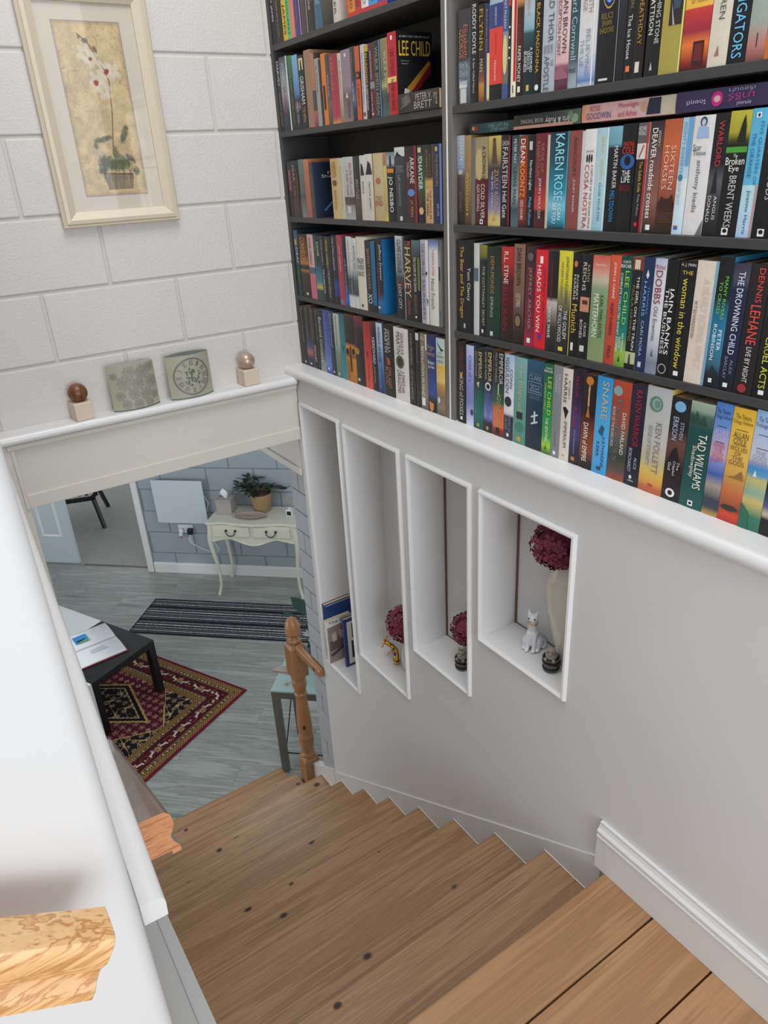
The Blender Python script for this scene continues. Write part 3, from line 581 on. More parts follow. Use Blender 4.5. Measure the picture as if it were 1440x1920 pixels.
 (-1.6282, -1.6669, 0.2045, '0:b05a38 .25:c8623a .5:b05a40 .7:8a4a34 .72:5a3424 1:2a1c18', [('SIXTEEN', 'e0bca8', 0.22, 0.6, 0.55, 0.82), ('HORSES', 'e0bca8', 0.22, 0.6, 0.18, 0.45)], [('P', '3a2018', [(0.1, 0.78), (0.1, 0.7), (0.25, 0.66), (0.4, 0.68), (0.7, 0.68), (0.85, 0.64), (0.95, 0.7), (0.95, 0.8)]), ('P', '4a2c1c', [(0, 0.9), (0.5, 0.82), (1, 0.86), (1, 0.9)])]),
 (-1.6678, -1.6909, 0.2048, '0:a8c8dc .5:b0d0e0 .52:d8e0dc 1:c8e0f0', [('MONTY ROBERTS', '6a94a8', 0.04, 0.46, 0.2, 0.5), ('SHY BOY', 'a0b8c0', 0.54, 0.74, 0.2, 0.5)], [('R', '6aa0cc', 0.6, 1, 0.0, 0.4), ('E', '3a7a90', 0.35, 0.5, 0.22, 0.03), ('R', 'c04040', 0.2, 0.6, 0.92, 0.935), ('R', '2a6ab0', 0.2, 0.6, 0.935, 0.955)]),
 (-1.6927, -1.7353, 0.2056, 'dedcda', [('Scar', '3a3a3a', 0.23, 0.28, 0.1, 0.5, 'h'), ('Tissue', '3a3a3a', 0.28, 0.32, 0.12, 0.75, 'h'), ('anthony kiedis', '5a5a5a', 0.36, 0.8, 0.3, 0.6)], [('P', '9ab4d8', [(0.2, 0.18), (0.25, 0.09), (0.5, 0.08), (0.75, 0.1), (0.8, 0.18)]), ('E', '3a4658', 0.48, 0.05, 0.17, 0.04), ('E', 'b8c8d8', 0.48, 0.055, 0.1, 0.026), ('P', '6a6e74', [(0.7, 1), (1, 0.86), (1, 1)])]),
 (-1.7357, -1.7649, 0.2067, '0:1a191c .4:1c1b1f .55:5a5a60 .7:3a383c 1:17171a', [('WARLORD', 'c83040', 0.06, 0.42, 0.35, 0.72), ('ANGUS', 'd8d4d0', 0.66, 0.86, 0.6, 0.82), ('DONALD', 'd8d4d0', 0.66, 0.88, 0.18, 0.42)], [('P', '201c20', [(0.3, 0.64), (0.42, 0.48), (0.5, 0.44), (0.58, 0.48), (0.7, 0.64)])]),
 (-1.7654, -1.8059, 0.2077, '0:c0b440 .16:a8a030 .22:4a4a1c .26:1a1a1c 1:161618', [('The', 'e8e4dc', 0.33, 0.355, 0.4, 0.6, 'h'), ('Broken', 'f0ece4', 0.355, 0.415, 0.06, 0.96, 'h'), ('Eye', 'f0ece4', 0.42, 0.48, 0.26, 0.74, 'h'), ('BRENT WEEKS', 'c8c8c8', 0.5, 0.92, 0.35, 0.7)], [('P', '1c1c10', [(0.45, 0.24), (0.6, 0.1), (0.72, 0.03), (0.82, 0.12), (0.85, 0.24)]), ('R', '4a9a34', 0, 1, 0.275, 0.32), ('R', 'f0f0f0', 0.3, 0.62, 0.925, 0.985), ('E', '101010', 0.46, 0.95, 0.11, 0.018)]),
 (-1.8063, -1.8354, 0.2086, '0:5ab0d8 .58:62b4d8 .58:b4dce4 1:b8d0ec', [('FIVE QUARTERS OF', '2a6a94', 0.1, 0.58, 0.62, 0.86), ('THE ORANGE', '2a6a94', 0.18, 0.52, 0.22, 0.46), ('Joanne Harris', '2a4a5a', 0.62, 0.97, 0.35, 0.65)], [('R', 'f0f0f0', 0.3, 0.6, 0.03, 0.07), ('R', 'c89080', 0.88, 1, 0.58, 1), ('E', '22384a', 0.45, 0.05, 0.08, 0.014)]),
 (-1.8369, -1.8762, 0.2124, '0:d8d4d0 .12:d8d4d0 .12:1a1a1c 1:161618', [('CAMERON', 'c8b890', 0.26, 0.36, 0.2, 0.9, 'h'), ('GODS', 'b8b8b8', 0.5, 0.7, 0.4, 0.7)], [('R', 'f0f0f0', 0.3, 0.62, 0.925, 0.985), ('E', '101010', 0.46, 0.95, 0.11, 0.018), ('E', '1a1a1c', 0.5, 0.07, 0.3, 0.04)]),
]),
('R3',3.015,0.016,[
 (-1.0024, -1.0718, 0.2441, '18181a', [('The Bear and The Dragon', 'e0b040', 0.06, 0.84, 0.15, 0.42), ('Tom Clancy', 'e4e0dc', 0.28, 0.64, 0.58, 0.82)], [('R', 'c8c4c0', 0.4, 0.5, 0.9, 0.95)]),
 (-1.0722, -1.0939, 0.2392, 'c8ccc8', [], [('R', '5a6a7a', 0.1, 0.9, 0.26, 0.4)]),
 (-1.0962, -1.1251, 0.2364, '0:8a8a30 .12:6a6a24 .16:222224 1:1c1c20', [('THE COTTINGLEY SECRET', 'c4bfb4', 0.22, 0.88, 0.45, 0.75)], [('R', 'e8e4dc', 0.35, 0.6, 0.92, 0.96)]),
 (-1.1255, -1.179, 0.2343, '0:1a2420 .4:1c3a30 .6:1c3a2e 1:16302a', [('DEMI-MONDE', 'c08048', 0.1, 0.5, 0.3, 0.55), ('SPRING', 'b8b8b0', 0.53, 0.76, 0.3, 0.5)], [('R', 'd8d4cc', 0.3, 0.5, 0.92, 0.97)]),
 (-1.1811, -1.2266, 0.2367, '0:c02a2c .16:b02428 .35:5a1418 1:241416', [('R.L. STINE', 'f0e8c8', 0.05, 0.38, 0.25, 0.6), ('RED RAIN', '8a2024', 0.42, 0.88, 0.25, 0.6)], []),
 (-1.2274, -1.2658, 0.2453, '0:8a6a5a .5:7a5c4c .7:5a4438 .9:2a2220 1:1e1a18', [('DAN BROWN', '1c1412', 0.04, 0.4, 0.3, 0.7), ('LOST SYMBOL', 'd8ccc0', 0.48, 0.62, 0.3, 0.7)], [('E', '3a2c24', 0.5, 0.76, 0.34, 0.08), ('E', '8a7058', 0.5, 0.76, 0.24, 0.055)]),
 (-1.2699, -1.3034, 0.2424, '0:3a2428 .1:2a2022 .3:5a2434 .8:7a2438 1:a82a48', [('JEFFREY ARCHER', 'b08a78', 0.2, 0.82, 0.3, 0.7)], [('E', '6a5a5a', 0.5, 0.1, 0.3, 0.04), ('R', 'f0ece8', 0.35, 0.7, 0.91, 0.96)]),
 (-1.3042, -1.3443, 0.2356, 'd8202c', [('JEFFREY ARCHER', '7a2448', 0.16, 0.84, 0.62, 0.85), ('HEADS YOU WIN', 'f4ece8', 0.15, 0.82, 0.2, 0.5)], [('R', 'f4ece8', 0.38, 0.62, 0.06, 0.13), ('R', '3a3a9a', 0.4, 0.66, 0.84, 0.9)]),
 (-1.3447, -1.3792, 0.2359, '0:1c1a1e .45:241c20 .5:c8bcb4 .62:8a8078 .75:3a3634 1:1a1a1c', [('JOHN SANDFORD', '8a2430', 0.1, 0.48, 0.3, 0.55), ('SHOCK WAVE', 'f0f0f0', 0.54, 0.86, 0.2, 0.48)], []),
 (-1.3799, -1.4214, 0.2378, '0:e4d838 .3:d8cc34 .45:8a8450 .6:3a3838 1:222024', [('JONATHAN KELLERMAN', '2a3a5a', 0.05, 0.5, 0.5, 0.78), ('AND JESSE KELLERMAN', '3a4a5a', 0.1, 0.44, 0.2, 0.38), ('THE GOLEM', 'e8e4e0', 0.56, 0.84, 0.55, 0.82), ('OF HOLLYWOOD', 'e8e4e0', 0.52, 0.88, 0.15, 0.42)], [('R', 'e4d838', 0.25, 0.6, 0.93, 0.97)]),
 (-1.4218, -1.448, 0.235, '0:19181b 1:17171a', [('ROBERT', 'd8d4d0', 0.2, 0.44, 0.62, 0.85), ('HARRIS', 'd8d4d0', 0.2, 0.44, 0.3, 0.55), ('Munich', 'e0b848', 0.48, 0.76, 0.25, 0.85)], [('R', 'e4d838', 0, 0.07, 0, 1), ('E', 'd07840', 0.45, 0.1, 0.2, 0.03), ('R', 'e0e0e0', 0.3, 0.6, 0.86, 0.94)]),
 (-1.4487, -1.4803, 0.2354, '1a191b', [('KATHY', 'b8a878', 0.1, 0.26, 0.62, 0.85), ('REICHS', 'd0ccc0', 0.08, 0.34, 0.22, 0.55), ('CROSS', 'd8d4d0', 0.64, 0.78, 0.6, 0.82), ('BONES', 'd8d4d0', 0.62, 0.8, 0.2, 0.45)], [('R', 'c88a70', 0.1, 0.95, 0.4, 0.54), ('R', '5a2a24', 0.3, 0.8, 0.43, 0.47), ('R', 'd8d4cc', 0.3, 0.72, 0.87, 0.93)]),
 (-1.4816, -1.5293, 0.2339, '0:cf5a48 .12:d88a78 .22:c8bca0 .3:8aa078 .6:7a9468 1:8a9c70', [('KARL MARLANTES', '2a3a24', 0.36, 0.76, 0.58, 0.8), ('MATTERHORN', 'eef0e4', 0.35, 0.76, 0.2, 0.52), ('Stunning', 'f0d8d0', 0.07, 0.1, 0.2, 0.8, 'h')], []),
 (-1.5309, -1.5589, 0.2368, '0:d85a40 .5:c84a38 1:b84438', [('JOHN LE CARRÉ', 'f4ece8', 0.06, 0.38, 0.35, 0.7), ('AGENT RUNNING', '2a1a18', 0.42, 0.72, 0.35, 0.65), ('FIELD', '2a1a18', 0.82, 0.94, 0.35, 0.65)], []),
 (-1.5593, -1.589, 0.2353, '0:12443c .3:14604e .7:1a8070 .88:9ab848 1:6a9a3a', [('A JACK', 'f0f0e8', 0.03, 0.06, 0.2, 0.9, 'h'), ('REACHER', 'f0f0e8', 0.065, 0.095, 0.05, 0.95, 'h'), ('LEE CHILD', 'a8d858', 0.12, 0.6, 0.5, 0.85), ('COMPLETE COLLECTED SHORT STORIES', 'e4f0e8', 0.14, 0.86, 0.1, 0.3), ('NO MIDDLE', 'e8f0e8', 0.68, 0.86, 0.62, 0.8), ('NAME', 'e8f0e8', 0.72, 0.82, 0.36, 0.54)], [('P', '1a2a20', [(0.42, 0.95), (0.5, 0.88), (0.58, 0.95)])]),
 (-1.5894, -1.6165, 0.236, '0:7a3038 .11:7a3038 .11:1c2020 .84:1a1c1e .84:b8c090 .95:b8c090 .95:1c1c1c 1:1c1c1c', [('PAULA HAWKINS', '8a7848', 0.24, 0.74, 0.2, 0.45), ('THE GIRL ON THE TRAIN', 'e8e4e0', 0.16, 0.82, 0.58, 0.82)], [('R', 'd8c8a8', 0.25, 0.75, 0.02, 0.1), ('P', '1a1a1a', [(0.4, 0.95), (0.45, 0.86), (0.55, 0.86), (0.6, 0.95)])]),
 (-1.6172, -1.6443, 0.2377, '1e2f52', [('THOMAS', '6a90c0', 0.24, 0.48, 0.62, 0.8), ('HARRIS', '8ab0dc', 0.2, 0.5, 0.25, 0.52), ('CARI MORA', 'a8b8d0', 0.54, 0.86, 0.32, 0.58)], [('P', 'e0d8d0', [(0.5, 0.1), (0.65, 0.15), (0.5, 0.18), (0.35, 0.15)]), ('R', 'c8ccd8', 0.35, 0.65, 0.91, 0.96)]),
 (-1.6453, -1.6741, 0.2374, '0:b8b8d0 .1:d4d4dc .6:d8d8dc .75:b8bcc8 .9:7a8494 1:8a94a4', [('Michael', 'a03050', 0.05, 0.09, 0.1, 0.9, 'h'), ('DOBBS', '8a2030', 0.1, 0.38, 0.2, 0.75), ('Old Enemies', '5a5a64', 0.4, 0.7, 0.3, 0.65)], [('P', '4a5060', [(0.4, 0.84), (0.5, 0.77), (0.6, 0.84)])]),
 (-1.6745, -1.7031, 0.2372, '161618', [('IAIN BANKS', 'f4f4f4', 0.24, 0.8, 0.5, 0.85), ('THE BUSINESS', 'e8e8e8', 0.24, 0.8, 0.15, 0.42)], [('E', 'c8c4c0', 0.5, 0.93, 0.36, 0.045), ('E', '161618', 0.5, 0.93, 0.3, 0.038), ('R', 'c8c4c0', 0.42, 0.58, 0.9, 0.965)]),
 (-1.7044, -1.7422, 0.237, '17171a', [('A. J. FINN', 'e0dcd8', 0.02, 0.05, 0.1, 0.95, 'h'), ('THE', 'd8c040', 0.08, 0.11, 0.2, 0.85, 'h'), ('woman in the window', 'e0cc44', 0.14, 0.9, 0.3, 0.68)], [('R', 'f0f0f0', 0.35, 0.65, 0.925, 0.965)]),
 (-1.7429, -1.7883, 0.2395, 'e0d2c4', [('M.T.EDVARDSSON', '6a5a50', 0.32, 0.62, 0.08, 0.24), ('A NEARLY NORMAL FAMILY', 'd8c4b4', 0.14, 0.86, 0.4, 0.75)], [('R', '6aa8c4', 0.9, 1, 0, 1)]),
 (-1.7887, -1.8195, 0.2492, '0:17181b .3:181c22 .42:1f6a8a .62:2a80a0 .8:3a6a80 .9:1c2c34 1:141a1e', [('MANY RIVERS', '7ac850', 0.14, 0.46, 0.58, 0.8), ('TO CROSS', '7ac850', 0.18, 0.42, 0.24, 0.46), ('PETER', 'f0f4f4', 0.54, 0.7, 0.6, 0.84), ('ROBINSON', 'f0f4f4', 0.5, 0.78, 0.22, 0.46)], [('P', '1a2a30', [(0.2, 0.9), (0.5, 0.82), (0.9, 0.88), (0.9, 0.92)]), ('R', 'e0e4e4', 0.35, 0.6, 0.925, 0.96)]),
 (-1.8207, -1.8531, 0.2398, '0:3a3848 .12:4a4858 .2:22263e .6:1c2444 1:15161f', [('THE DROWNING CHILD', 'e0e4f4', 0.06, 0.7, 0.35, 0.75), ('ALEX', '8a909c', 0.74, 0.86, 0.62, 0.8), ('BARCLAY', '8a909c', 0.72, 0.9, 0.25, 0.45)], [('R', 'f0f0f0', 0.35, 0.65, 0.935, 0.97)]),
 (-1.8542, -1.8918, 0.2412, '0:262224 1:1f1c1e', [('DENNIS', 'e04a44', 0.03, 0.28, 0.45, 0.75), ('LEHANE', 'e8504a', 0.3, 0.6, 0.3, 0.82), ('LIVE BY NIGHT', 'e4dcd8', 0.62, 0.9, 0.4, 0.68)], [('E', 'a03038', 0.48, 0.95, 0.24, 0.035)]),
 (-1.8929, -1.9295, 0.242, '0:2a5a38 .2:1e3428 .4:1c1e1c 1:171718', [('CASEY', '8a9a90', 0.25, 0.48, 0.35, 0.65), ('CRUEL ACTS', 'd8d840', 0.52, 0.92, 0.3, 0.66)], [('R', 'f0f0f0', 0.35, 0.65, 0.935, 0.97)]),
]),
('R4',2.745,0.014,[
 (-1.0019, -1.0384, 0.2415, '1b1618', [('RAYMOND E. FEIST', '7a3a34', 0.06, 0.34, 0.35, 0.8), ('KING of FOXES', 'd0c4b8', 0.42, 0.9, 0.3, 0.75)], [('P', 'd8a050', [(0.3, 0.36), (0.5, 0.38), (0.7, 0.35), (0.6, 0.42), (0.4, 0.42)]), ('R', 'e8e4e0', 0.35, 0.65, 0.92, 0.96)]),
 (-1.0411, -1.0744, 0.2369, '0:c8d0ec .2:a8a8e0 .5:8888c8 .7:7884b8 .85:a8b4dc 1:e0e4f0', [('Child of a', '5a5a94', 0.12, 0.44, 0.4, 0.75)], [('E', '3a3a5a', 0.8, 0.82, 0.2, 0.04)]),
 (-1.0769, -1.1174, 0.235, '0:1e2420 .35:1c2c26 .55:16504a .8:1a7468 1:16504c', [('EMPEROR', 'd8c490', 0.04, 0.36, 0.5, 0.85), ('DEATH OF KINGS', 'a8a080', 0.04, 0.34, 0.15, 0.35), ('IGGULDEN', '3a8a70', 0.52, 0.86, 0.35, 0.75)], [('P', 'd8d0b0', [(0.3, 0.42), (0.6, 0.4), (0.5, 0.48)]), ('R', 'c8a040', 0.35, 0.6, 0.93, 0.97)]),
 (-1.119, -1.1567, 0.2403, '0:1c1c20 .4:1c1c24 .6:4a5080 .8:8088c8 .88:2a2c38 1:1a1a20', [('EMPEROR', 'e0c890', 0.04, 0.38, 0.5, 0.88), ('GATES OF ROME', 'b8b0a0', 0.04, 0.36, 0.15, 0.35), ('IGGULDEN', '6a74b0', 0.52, 0.82, 0.35, 0.75)], [('E', 'd8d8d8', 0.5, 0.44, 0.32, 0.05), ('E', '1c1c24', 0.5, 0.44, 0.2, 0.03), ('R', 'c8a040', 0.35, 0.6, 0.93, 0.97)]),
 (-1.1583, -1.2027, 0.2422, '0:1a1a1c .3:1c1c1e .45:2a4434 .6:2a6040 .68:d86a3c .88:e07444 .92:8a3420 1:5a2a1e', [('EMPEROR', 'd8d4d0', 0.03, 0.38, 0.55, 0.9), ('FIELD OF SWORDS', 'a8a49c', 0.03, 0.36, 0.2, 0.38), ('IGGULDEN', 'b8a878', 0.5, 0.88, 0.4, 0.75)], [('R', 'e0dcd0', 0.46, 0.54, 0.38, 0.5), ('R', '1c1a1a', 0.32, 0.62, 0.9, 0.97)]),
 (-1.2031, -1.2407, 0.2381, '0:a8c4e0 .3:d4dce4 .6:e4e6ea .68:d8dce4 .72:2a3444 1:28303e', [('CONN', '2a3444', 0.16, 0.38, 0.6, 0.88), ('IGGULDEN', '2a3444', 0.04, 0.44, 0.15, 0.52), ('EMPIRE OF', '8a94a8', 0.7, 0.9, 0.55, 0.75), ('SILVER', '8a94a8', 0.74, 0.88, 0.2, 0.4)], [('E', '282830', 0.45, 0.54, 0.36, 0.06), ('R', 'e8e4e0', 0.35, 0.6, 0.92, 0.96)]),
 (-1.2428, -1.2885, 0.2377, '0:84b4b4 .4:6aa09a .7:5c9a8a 1:5a9080', [('The Belgariad', 'c8bc88', 0.08, 0.6, 0.3, 0.75)], [('R', '2a2a2c', 0.25, 0.75, 0.62, 0.7), ('E', '4a8070', 0.5, 0.8, 0.36, 0.06), ('E', 'c8a040', 0.5, 0.94, 0.2, 0.03)]),
 (-1.2889, -1.3495, 0.24, '0:2a5a74 .15:244c64 .5:20384c 1:1c2634', [('CASSANDRA', '5a7c8c', 0.13, 0.16, 0.18, 0.85, 'h'), ('CLARE', '8aa8b4', 0.165, 0.215, 0.15, 0.88, 'h'), ('Queen of', 'a8bcc8', 0.26, 0.285, 0.25, 0.8, 'h'), ('Air and', 'a8bcc8', 0.29, 0.315, 0.28, 0.76, 'h'), ('Darkness', 'a8bcc8', 0.32, 0.345, 0.22, 0.82, 'h'), ('THE DARK', '6a8494', 0.38, 0.4, 0.2, 0.84, 'h'), ('ARTIFICES', '6a8494', 0.405, 0.425, 0.2, 0.84, 'h')], [('R', '8aa0b0', 0.12, 0.9, 0.235, 0.242), ('R', '8aa0b0', 0.12, 0.9, 0.36, 0.367), ('R', '8aa0b0', 0.12, 0.14, 0.235, 0.367), ('R', '8aa0b0', 0.88, 0.9, 0.235, 0.367), ('R', 'd0d8dc', 0.5, 0.6, 0.56, 0.7), ('P', 'd0d8dc', [(0.35, 0.62), (0.75, 0.58), (0.75, 0.6), (0.35, 0.64)]), ('P', 'd0d8dc', [(0.35, 0.7), (0.75, 0.66), (0.75, 0.68), (0.35, 0.72)])]),
 (-1.3499, -1.3818, 0.2377, '0:0f6a4a .1:14603c .5:1a8a4a .8:3aa040 .9:a8d040 1:2a5a2a', [('A JACK', 'f0f0e8', 0.03, 0.055, 0.2, 0.9, 'h'), ('REACHER', 'f0f0e8', 0.06, 0.085, 0.05, 0.95, 'h'), ('LEE CHILD', 'd0e850', 0.13, 0.55, 0.5, 0.88), ('ANDREW CHILD', 'a8d060', 0.2, 0.5, 0.15, 0.35), ('THE SENTINEL', 'f0f4e8', 0.58, 0.86, 0.4, 0.7)], [('P', '1a2a1a', [(0.42, 0.95), (0.5, 0.88), (0.58, 0.95)])]),
 (-1.3826, -1.4123, 0.2408, '0:8a8c8c 1:808284', [('THE GHOST', 'c8ccd0', 0.08, 0.3, 0.6, 0.82), ('RUNNER', 'c8ccd0', 0.1, 0.28, 0.3, 0.5), ('BILL JAMES', '6a6c70', 0.7, 0.88, 0.4, 0.6)], [('R', 'f0f0f0', 0.35, 0.65, 0.93, 0.97)]),
 (-1.4129, -1.4453, 0.239, 'e2d6cc', [('ROBERT', '6a6460', 0.12, 0.32, 0.66, 0.86), ('HARRIS', '3a3634', 0.06, 0.36, 0.2, 0.55), ('IMPERIUM', '4a4644', 0.56, 0.85, 0.4, 0.72)], [('P', '1a1818', [(0.2, 0.42), (0.45, 0.4), (0.8, 0.44), (0.5, 0.54), (0.4, 0.48)]), ('R', 'b88a88', 0.4, 0.55, 0.93, 0.95)]),
 (-1.4461, -1.4779, 0.2425, '0:241c24 .3:2a2038 .5:4a3a6a .7:4a4070 .85:2a2440 1:1a181e', [('TRAITOR', '9a2a4a', 0.06, 0.28, 0.35, 0.65), ('BLOOD', 'b02a58', 0.38, 0.58, 0.35, 0.65), ('JOHN PILKINGTON', 'a8a8c8', 0.62, 0.88, 0.4, 0.6)], [('R', 'c8803c', 0.3, 0.65, 0.92, 0.96)]),
 (-1.4796, -1.5214, 0.2371, '0:2a1c18 .4:221614 .6:7a3c20 .8:8a4826 .92:2a1c18 1:17120f', [('TOM HARPER', 'd8c8a8', 0.12, 0.32, 0.42, 0.58), ('DAWN of EMPIRE', 'f4ece4', 0.5, 0.92, 0.25, 0.6)], [('E', 'c07830', 0.5, 0.06, 0.28, 0.045), ('P', 'b86a28', [(0.35, 0.44), (0.5, 0.3), (0.65, 0.44)]), ('R', 'd8a060', 0.46, 0.54, 0.1, 0.38)]),
 (-1.5218, -1.5668, 0.2401, '0:2a94d0 .4:4aa8e0 .7:5ab0e8 1:3a9cd8', [('SNARE', 'c8b890', 0.04, 0.42, 0.4, 0.8), ('KATHARINE', '2a4460', 0.6, 0.92, 0.6, 0.8), ('KERR', '2a4460', 0.66, 0.82, 0.25, 0.45)], [('P', '2a5a78', [(0.3, 0.56), (0.5, 0.48), (0.7, 0.5), (0.6, 0.6)]), ('R', '2a4a60', 0.35, 0.65, 0.92, 0.96)]),
 (-1.5688, -1.6201, 0.2405, '0:b84a30 .2:a84430 .4:9a5040 .55:6a6054 .75:3a4038 .9:5a4a40 1:a04a30', [('DAVID FARLAND', 'e8e0d8', 0.3, 0.72, 0.65, 0.85), ('Fortress', '5a7074', 0.18, 0.8, 0.3, 0.6), ('BOOK OF THE RUNELORDS', 'd0ccc4', 0.26, 0.66, 0.1, 0.25)], [('E', '8aa0a4', 0.3, 0.1, 0.25, 0.05)]),
 (-1.6209, -1.661, 0.2417, '0:2a2438 .3:241e30 1:1c1a2a', [('RAVEN WARRIOR', 'a02438', 0.05, 0.6, 0.35, 0.75), ('ALICE', 'b8bcc8', 0.7, 0.82, 0.62, 0.8), ('BORCHARDT', 'b8bcc8', 0.62, 0.86, 0.2, 0.42)], [('E', 'd8d8e0', 0.45, 0.91, 0.1, 0.02), ('R', '8a90a0', 0.3, 0.7, 0.94, 0.955)]),
 (-1.6616, -1.7247, 0.2469, '0:b4b8b8 .5:c0c0b8 .7:c4b88c .8:d8b858 .9:d89a44 .95:c06840 1:b86040', [('KEN FOLLETT', '8a6a78', 0.32, 0.8, 0.5, 0.75), ('EDGE OF ETERNITY', '8a8490', 0.36, 0.74, 0.22, 0.38)], [('E', '5a7a70', 0.42, 0.155, 0.27, 0.07), ('E', '8aa89c', 0.44, 0.155, 0.19, 0.055), ('P', '6a8a80', [(0.35, 0.13), (0.55, 0.12), (0.6, 0.17), (0.4, 0.2)]), ('R', 'b04a30', 0.42, 0.62, 0.91, 0.935)]),
 (-1.7251, -1.7707, 0.235, '0:1c1c20 .3:241e20 .42:6a4440 .55:5a3a38 .7:2a2020 1:17171a', [('STEVEN', 'a8b8d0', 0.22, 0.38, 0.62, 0.82), ('ERIKSON', 'b4c4dc', 0.18, 0.4, 0.22, 0.5), ('The', 'd8d4d8', 0.6, 0.68, 0.7, 0.82), ('Crippled', 'd8d4d8', 0.6, 0.74, 0.45, 0.62), ('God', 'd8d4d8', 0.62, 0.7, 0.22, 0.38)], [('E', '7ab0d0', 0.5, 0.08, 0.3, 0.05), ('P', '1a1416', [(0.1, 0.64), (0.35, 0.5), (0.55, 0.46), (0.8, 0.6), (0.9, 0.7), (0.1, 0.7)]), ('E', 'e8e8e8', 0.5, 0.92, 0.26, 0.045), ('E', '17171a', 0.5, 0.92, 0.13, 0.025)]),
 (-1.7717, -1.8265, 0.2366, '0:a8b4a0 .08:8aa090 .12:4a6a60 .25:1e4a48 1:1a5450', [('TAD WILLIAMS', 'f0ecdc', 0.28, 0.8, 0.5, 0.85), ('Shadowplay', 'e4e0d0', 0.4, 0.7, 0.25, 0.48)], [('P', '26483c', [(0, 0.2), (0.1, 0.1), (0.2, 0.16), (0.3, 0.08), (0.45, 0.17), (0.6, 0.12), (0.8, 0.2)]), ('R', 'f0f0f0', 0.4, 0.62, 0.925, 0.975), ('E', '101010', 0.51, 0.95, 0.07, 0.014)]),
 (-1.8278, -1.8646, 0.2463, '0:4a78c0 .2:6a90d0 .3:a8a4d0 .45:c8a8b8 .5:8a94d0 .62:4060a8 .72:a89a90 .85:3a4050 .93:3a4450 1:c89a50', [('The Timura', '2a3a64', 0.05, 0.09, 0.1, 0.9, 'h'), ('Trilogy Volume', '2a3a64', 0.1, 0.14, 0.02, 0.98, 'h'), ('ALLAN', 'c8c0e0', 0.22, 0.27, 0.15, 0.9, 'h'), ('COLE', 'c8c0e0', 0.275, 0.325, 0.2, 0.8, 'h'), ('WHEN', 'd05a64', 0.34, 0.38, 0.15, 0.85, 'h'), ('THE', 'd05a64', 0.385, 0.42, 0.25, 0.75, 'h'), ('GODS', 'd05a64', 0.425, 0.465, 0.15, 0.85, 'h'), ('SLEPT', 'd05a64', 0.47, 0.51, 0.1, 0.9, 'h')], [('R', '2a2a40', 0.25, 0.8, 0.195, 0.2), ('R', '2a2a40', 0.25, 0.8, 0.33, 0.335)]),
 (-1.8655, -1.912, 0.2448, '0:e0b030 .2:e8bc48 .4:e4b858 .55:d8a850 .65:c88a50 .75:c86a40 .88:8a4a34 .93:d84830 1:b83428', [('The Timura', '5a4a24', 0.05, 0.09, 0.15, 0.85, 'h'), ('Trilogy Volume', '5a4a24', 0.1, 0.14, 0.05, 0.95, 'h'), ('ALLAN', '4a4438', 0.2, 0.25, 0.18, 0.85, 'h'), ('COLE', '4a4438', 0.255, 0.3, 0.2, 0.8, 'h'), ('WOLVES', '7a5a30', 0.32, 0.36, 0.1, 0.9, 'h'), ('OF', '7a5a30', 0.365, 0.4, 0.35, 0.65, 'h'), ('THE', '7a5a30', 0.405, 0.44, 0.25, 0.75, 'h'), ('GODS', '7a5a30', 0.445, 0.485, 0.15, 0.85, 'h')], [('R', '4a3a20', 0.25, 0.8, 0.18, 0.185), ('R', '4a3a20', 0.25, 0.8, 0.305, 0.31), ('P', '9a6a40', [(0.1, 0.6), (0.5, 0.58), (0.8, 0.52), (0.95, 0.6)]), ('E', '3a3030', 0.5, 0.87, 0.4, 0.025)]),
 (-1.9128, -1.9561, 0.2495, '0:8ab8e0 .2:b4c4e0 .4:d0ccd8 .46:4a90c8 .52:5a9cc0 .56:c8bc70 .68:8ab09a .75:d0bc70 .88:3a7a60 1:2a7058', [('The Timura', '3a4a64', 0.05, 0.09, 0.15, 0.85, 'h'), ('Trilogy Vol', '3a4a64', 0.1, 0.14, 0.05, 0.95, 'h'), ('THE', '8a98c0', 0.32, 0.355, 0.25, 0.75, 'h'), ('GODS', '8a98c0', 0.36, 0.4, 0.15, 0.85, 'h'), ('AWAKEN', '8a98c0', 0.405, 0.445, 0.05, 0.95, 'h')], [('R', '2a2a40', 0.25, 0.8, 0.19, 0.195), ('R', '2a2a40', 0.25, 0.8, 0.3, 0.305), ('P', 'd8e4e8', [(0.3, 0.54), (0.4, 0.48), (0.5, 0.54)]), ('P', '2a6a54', [(0, 0.78), (0.4, 0.85), (0.5, 1), (0, 1)])]),
 (-1.9572, -1.995, 0.249, '0:4a2030 .4:2a1c28 .6:1c1c2c .75:5a5a90 .82:c8bca0 .86:1c1c20 1:151518', [], []),
]),
('L0',3.84,0.013,[
 (-0.0187, -0.0475, 0.2, '1e1f22', [('P.D. JAMES', 'd8d8d8', 0.3, 0.68, 0.35, 0.9)], []),
 (-0.0479, -0.0982, 0.198, '221c1c', [('an unsuitable job for a woman', 'a8946a', 0.3, 0.92, 0.35, 0.65)], []),
 (-0.1017, -0.131, 0.197, 'd8b428', [('P.D. JAMES', '2a2418', 0.2, 0.92, 0.25, 0.85)], []),
 (-0.1322, -0.1556, 0.2, '4ac07c', [('INNOCENT', '1a3a28', 0.3, 0.95, 0.4, 0.8)], []),
 (-0.156, -0.1866, 0.196, 'd8806c', [], []),
 (-0.187, -0.23, 0.199, '4a3474', [('a certain justice', '9a7a58', 0.3, 0.8, 0.4, 0.65)], [('R', 'c8c8d8', 0.92, 1, 0, 1)]),
 (-0.2304, -0.2751, 0.202, '4a3c3c', [('THE LIGHTHOUSE', '8a7a70', 0.2, 0.6, 0.35, 0.55)], [('R', 'c8c4c4', 0.94, 1, 0, 1)]),
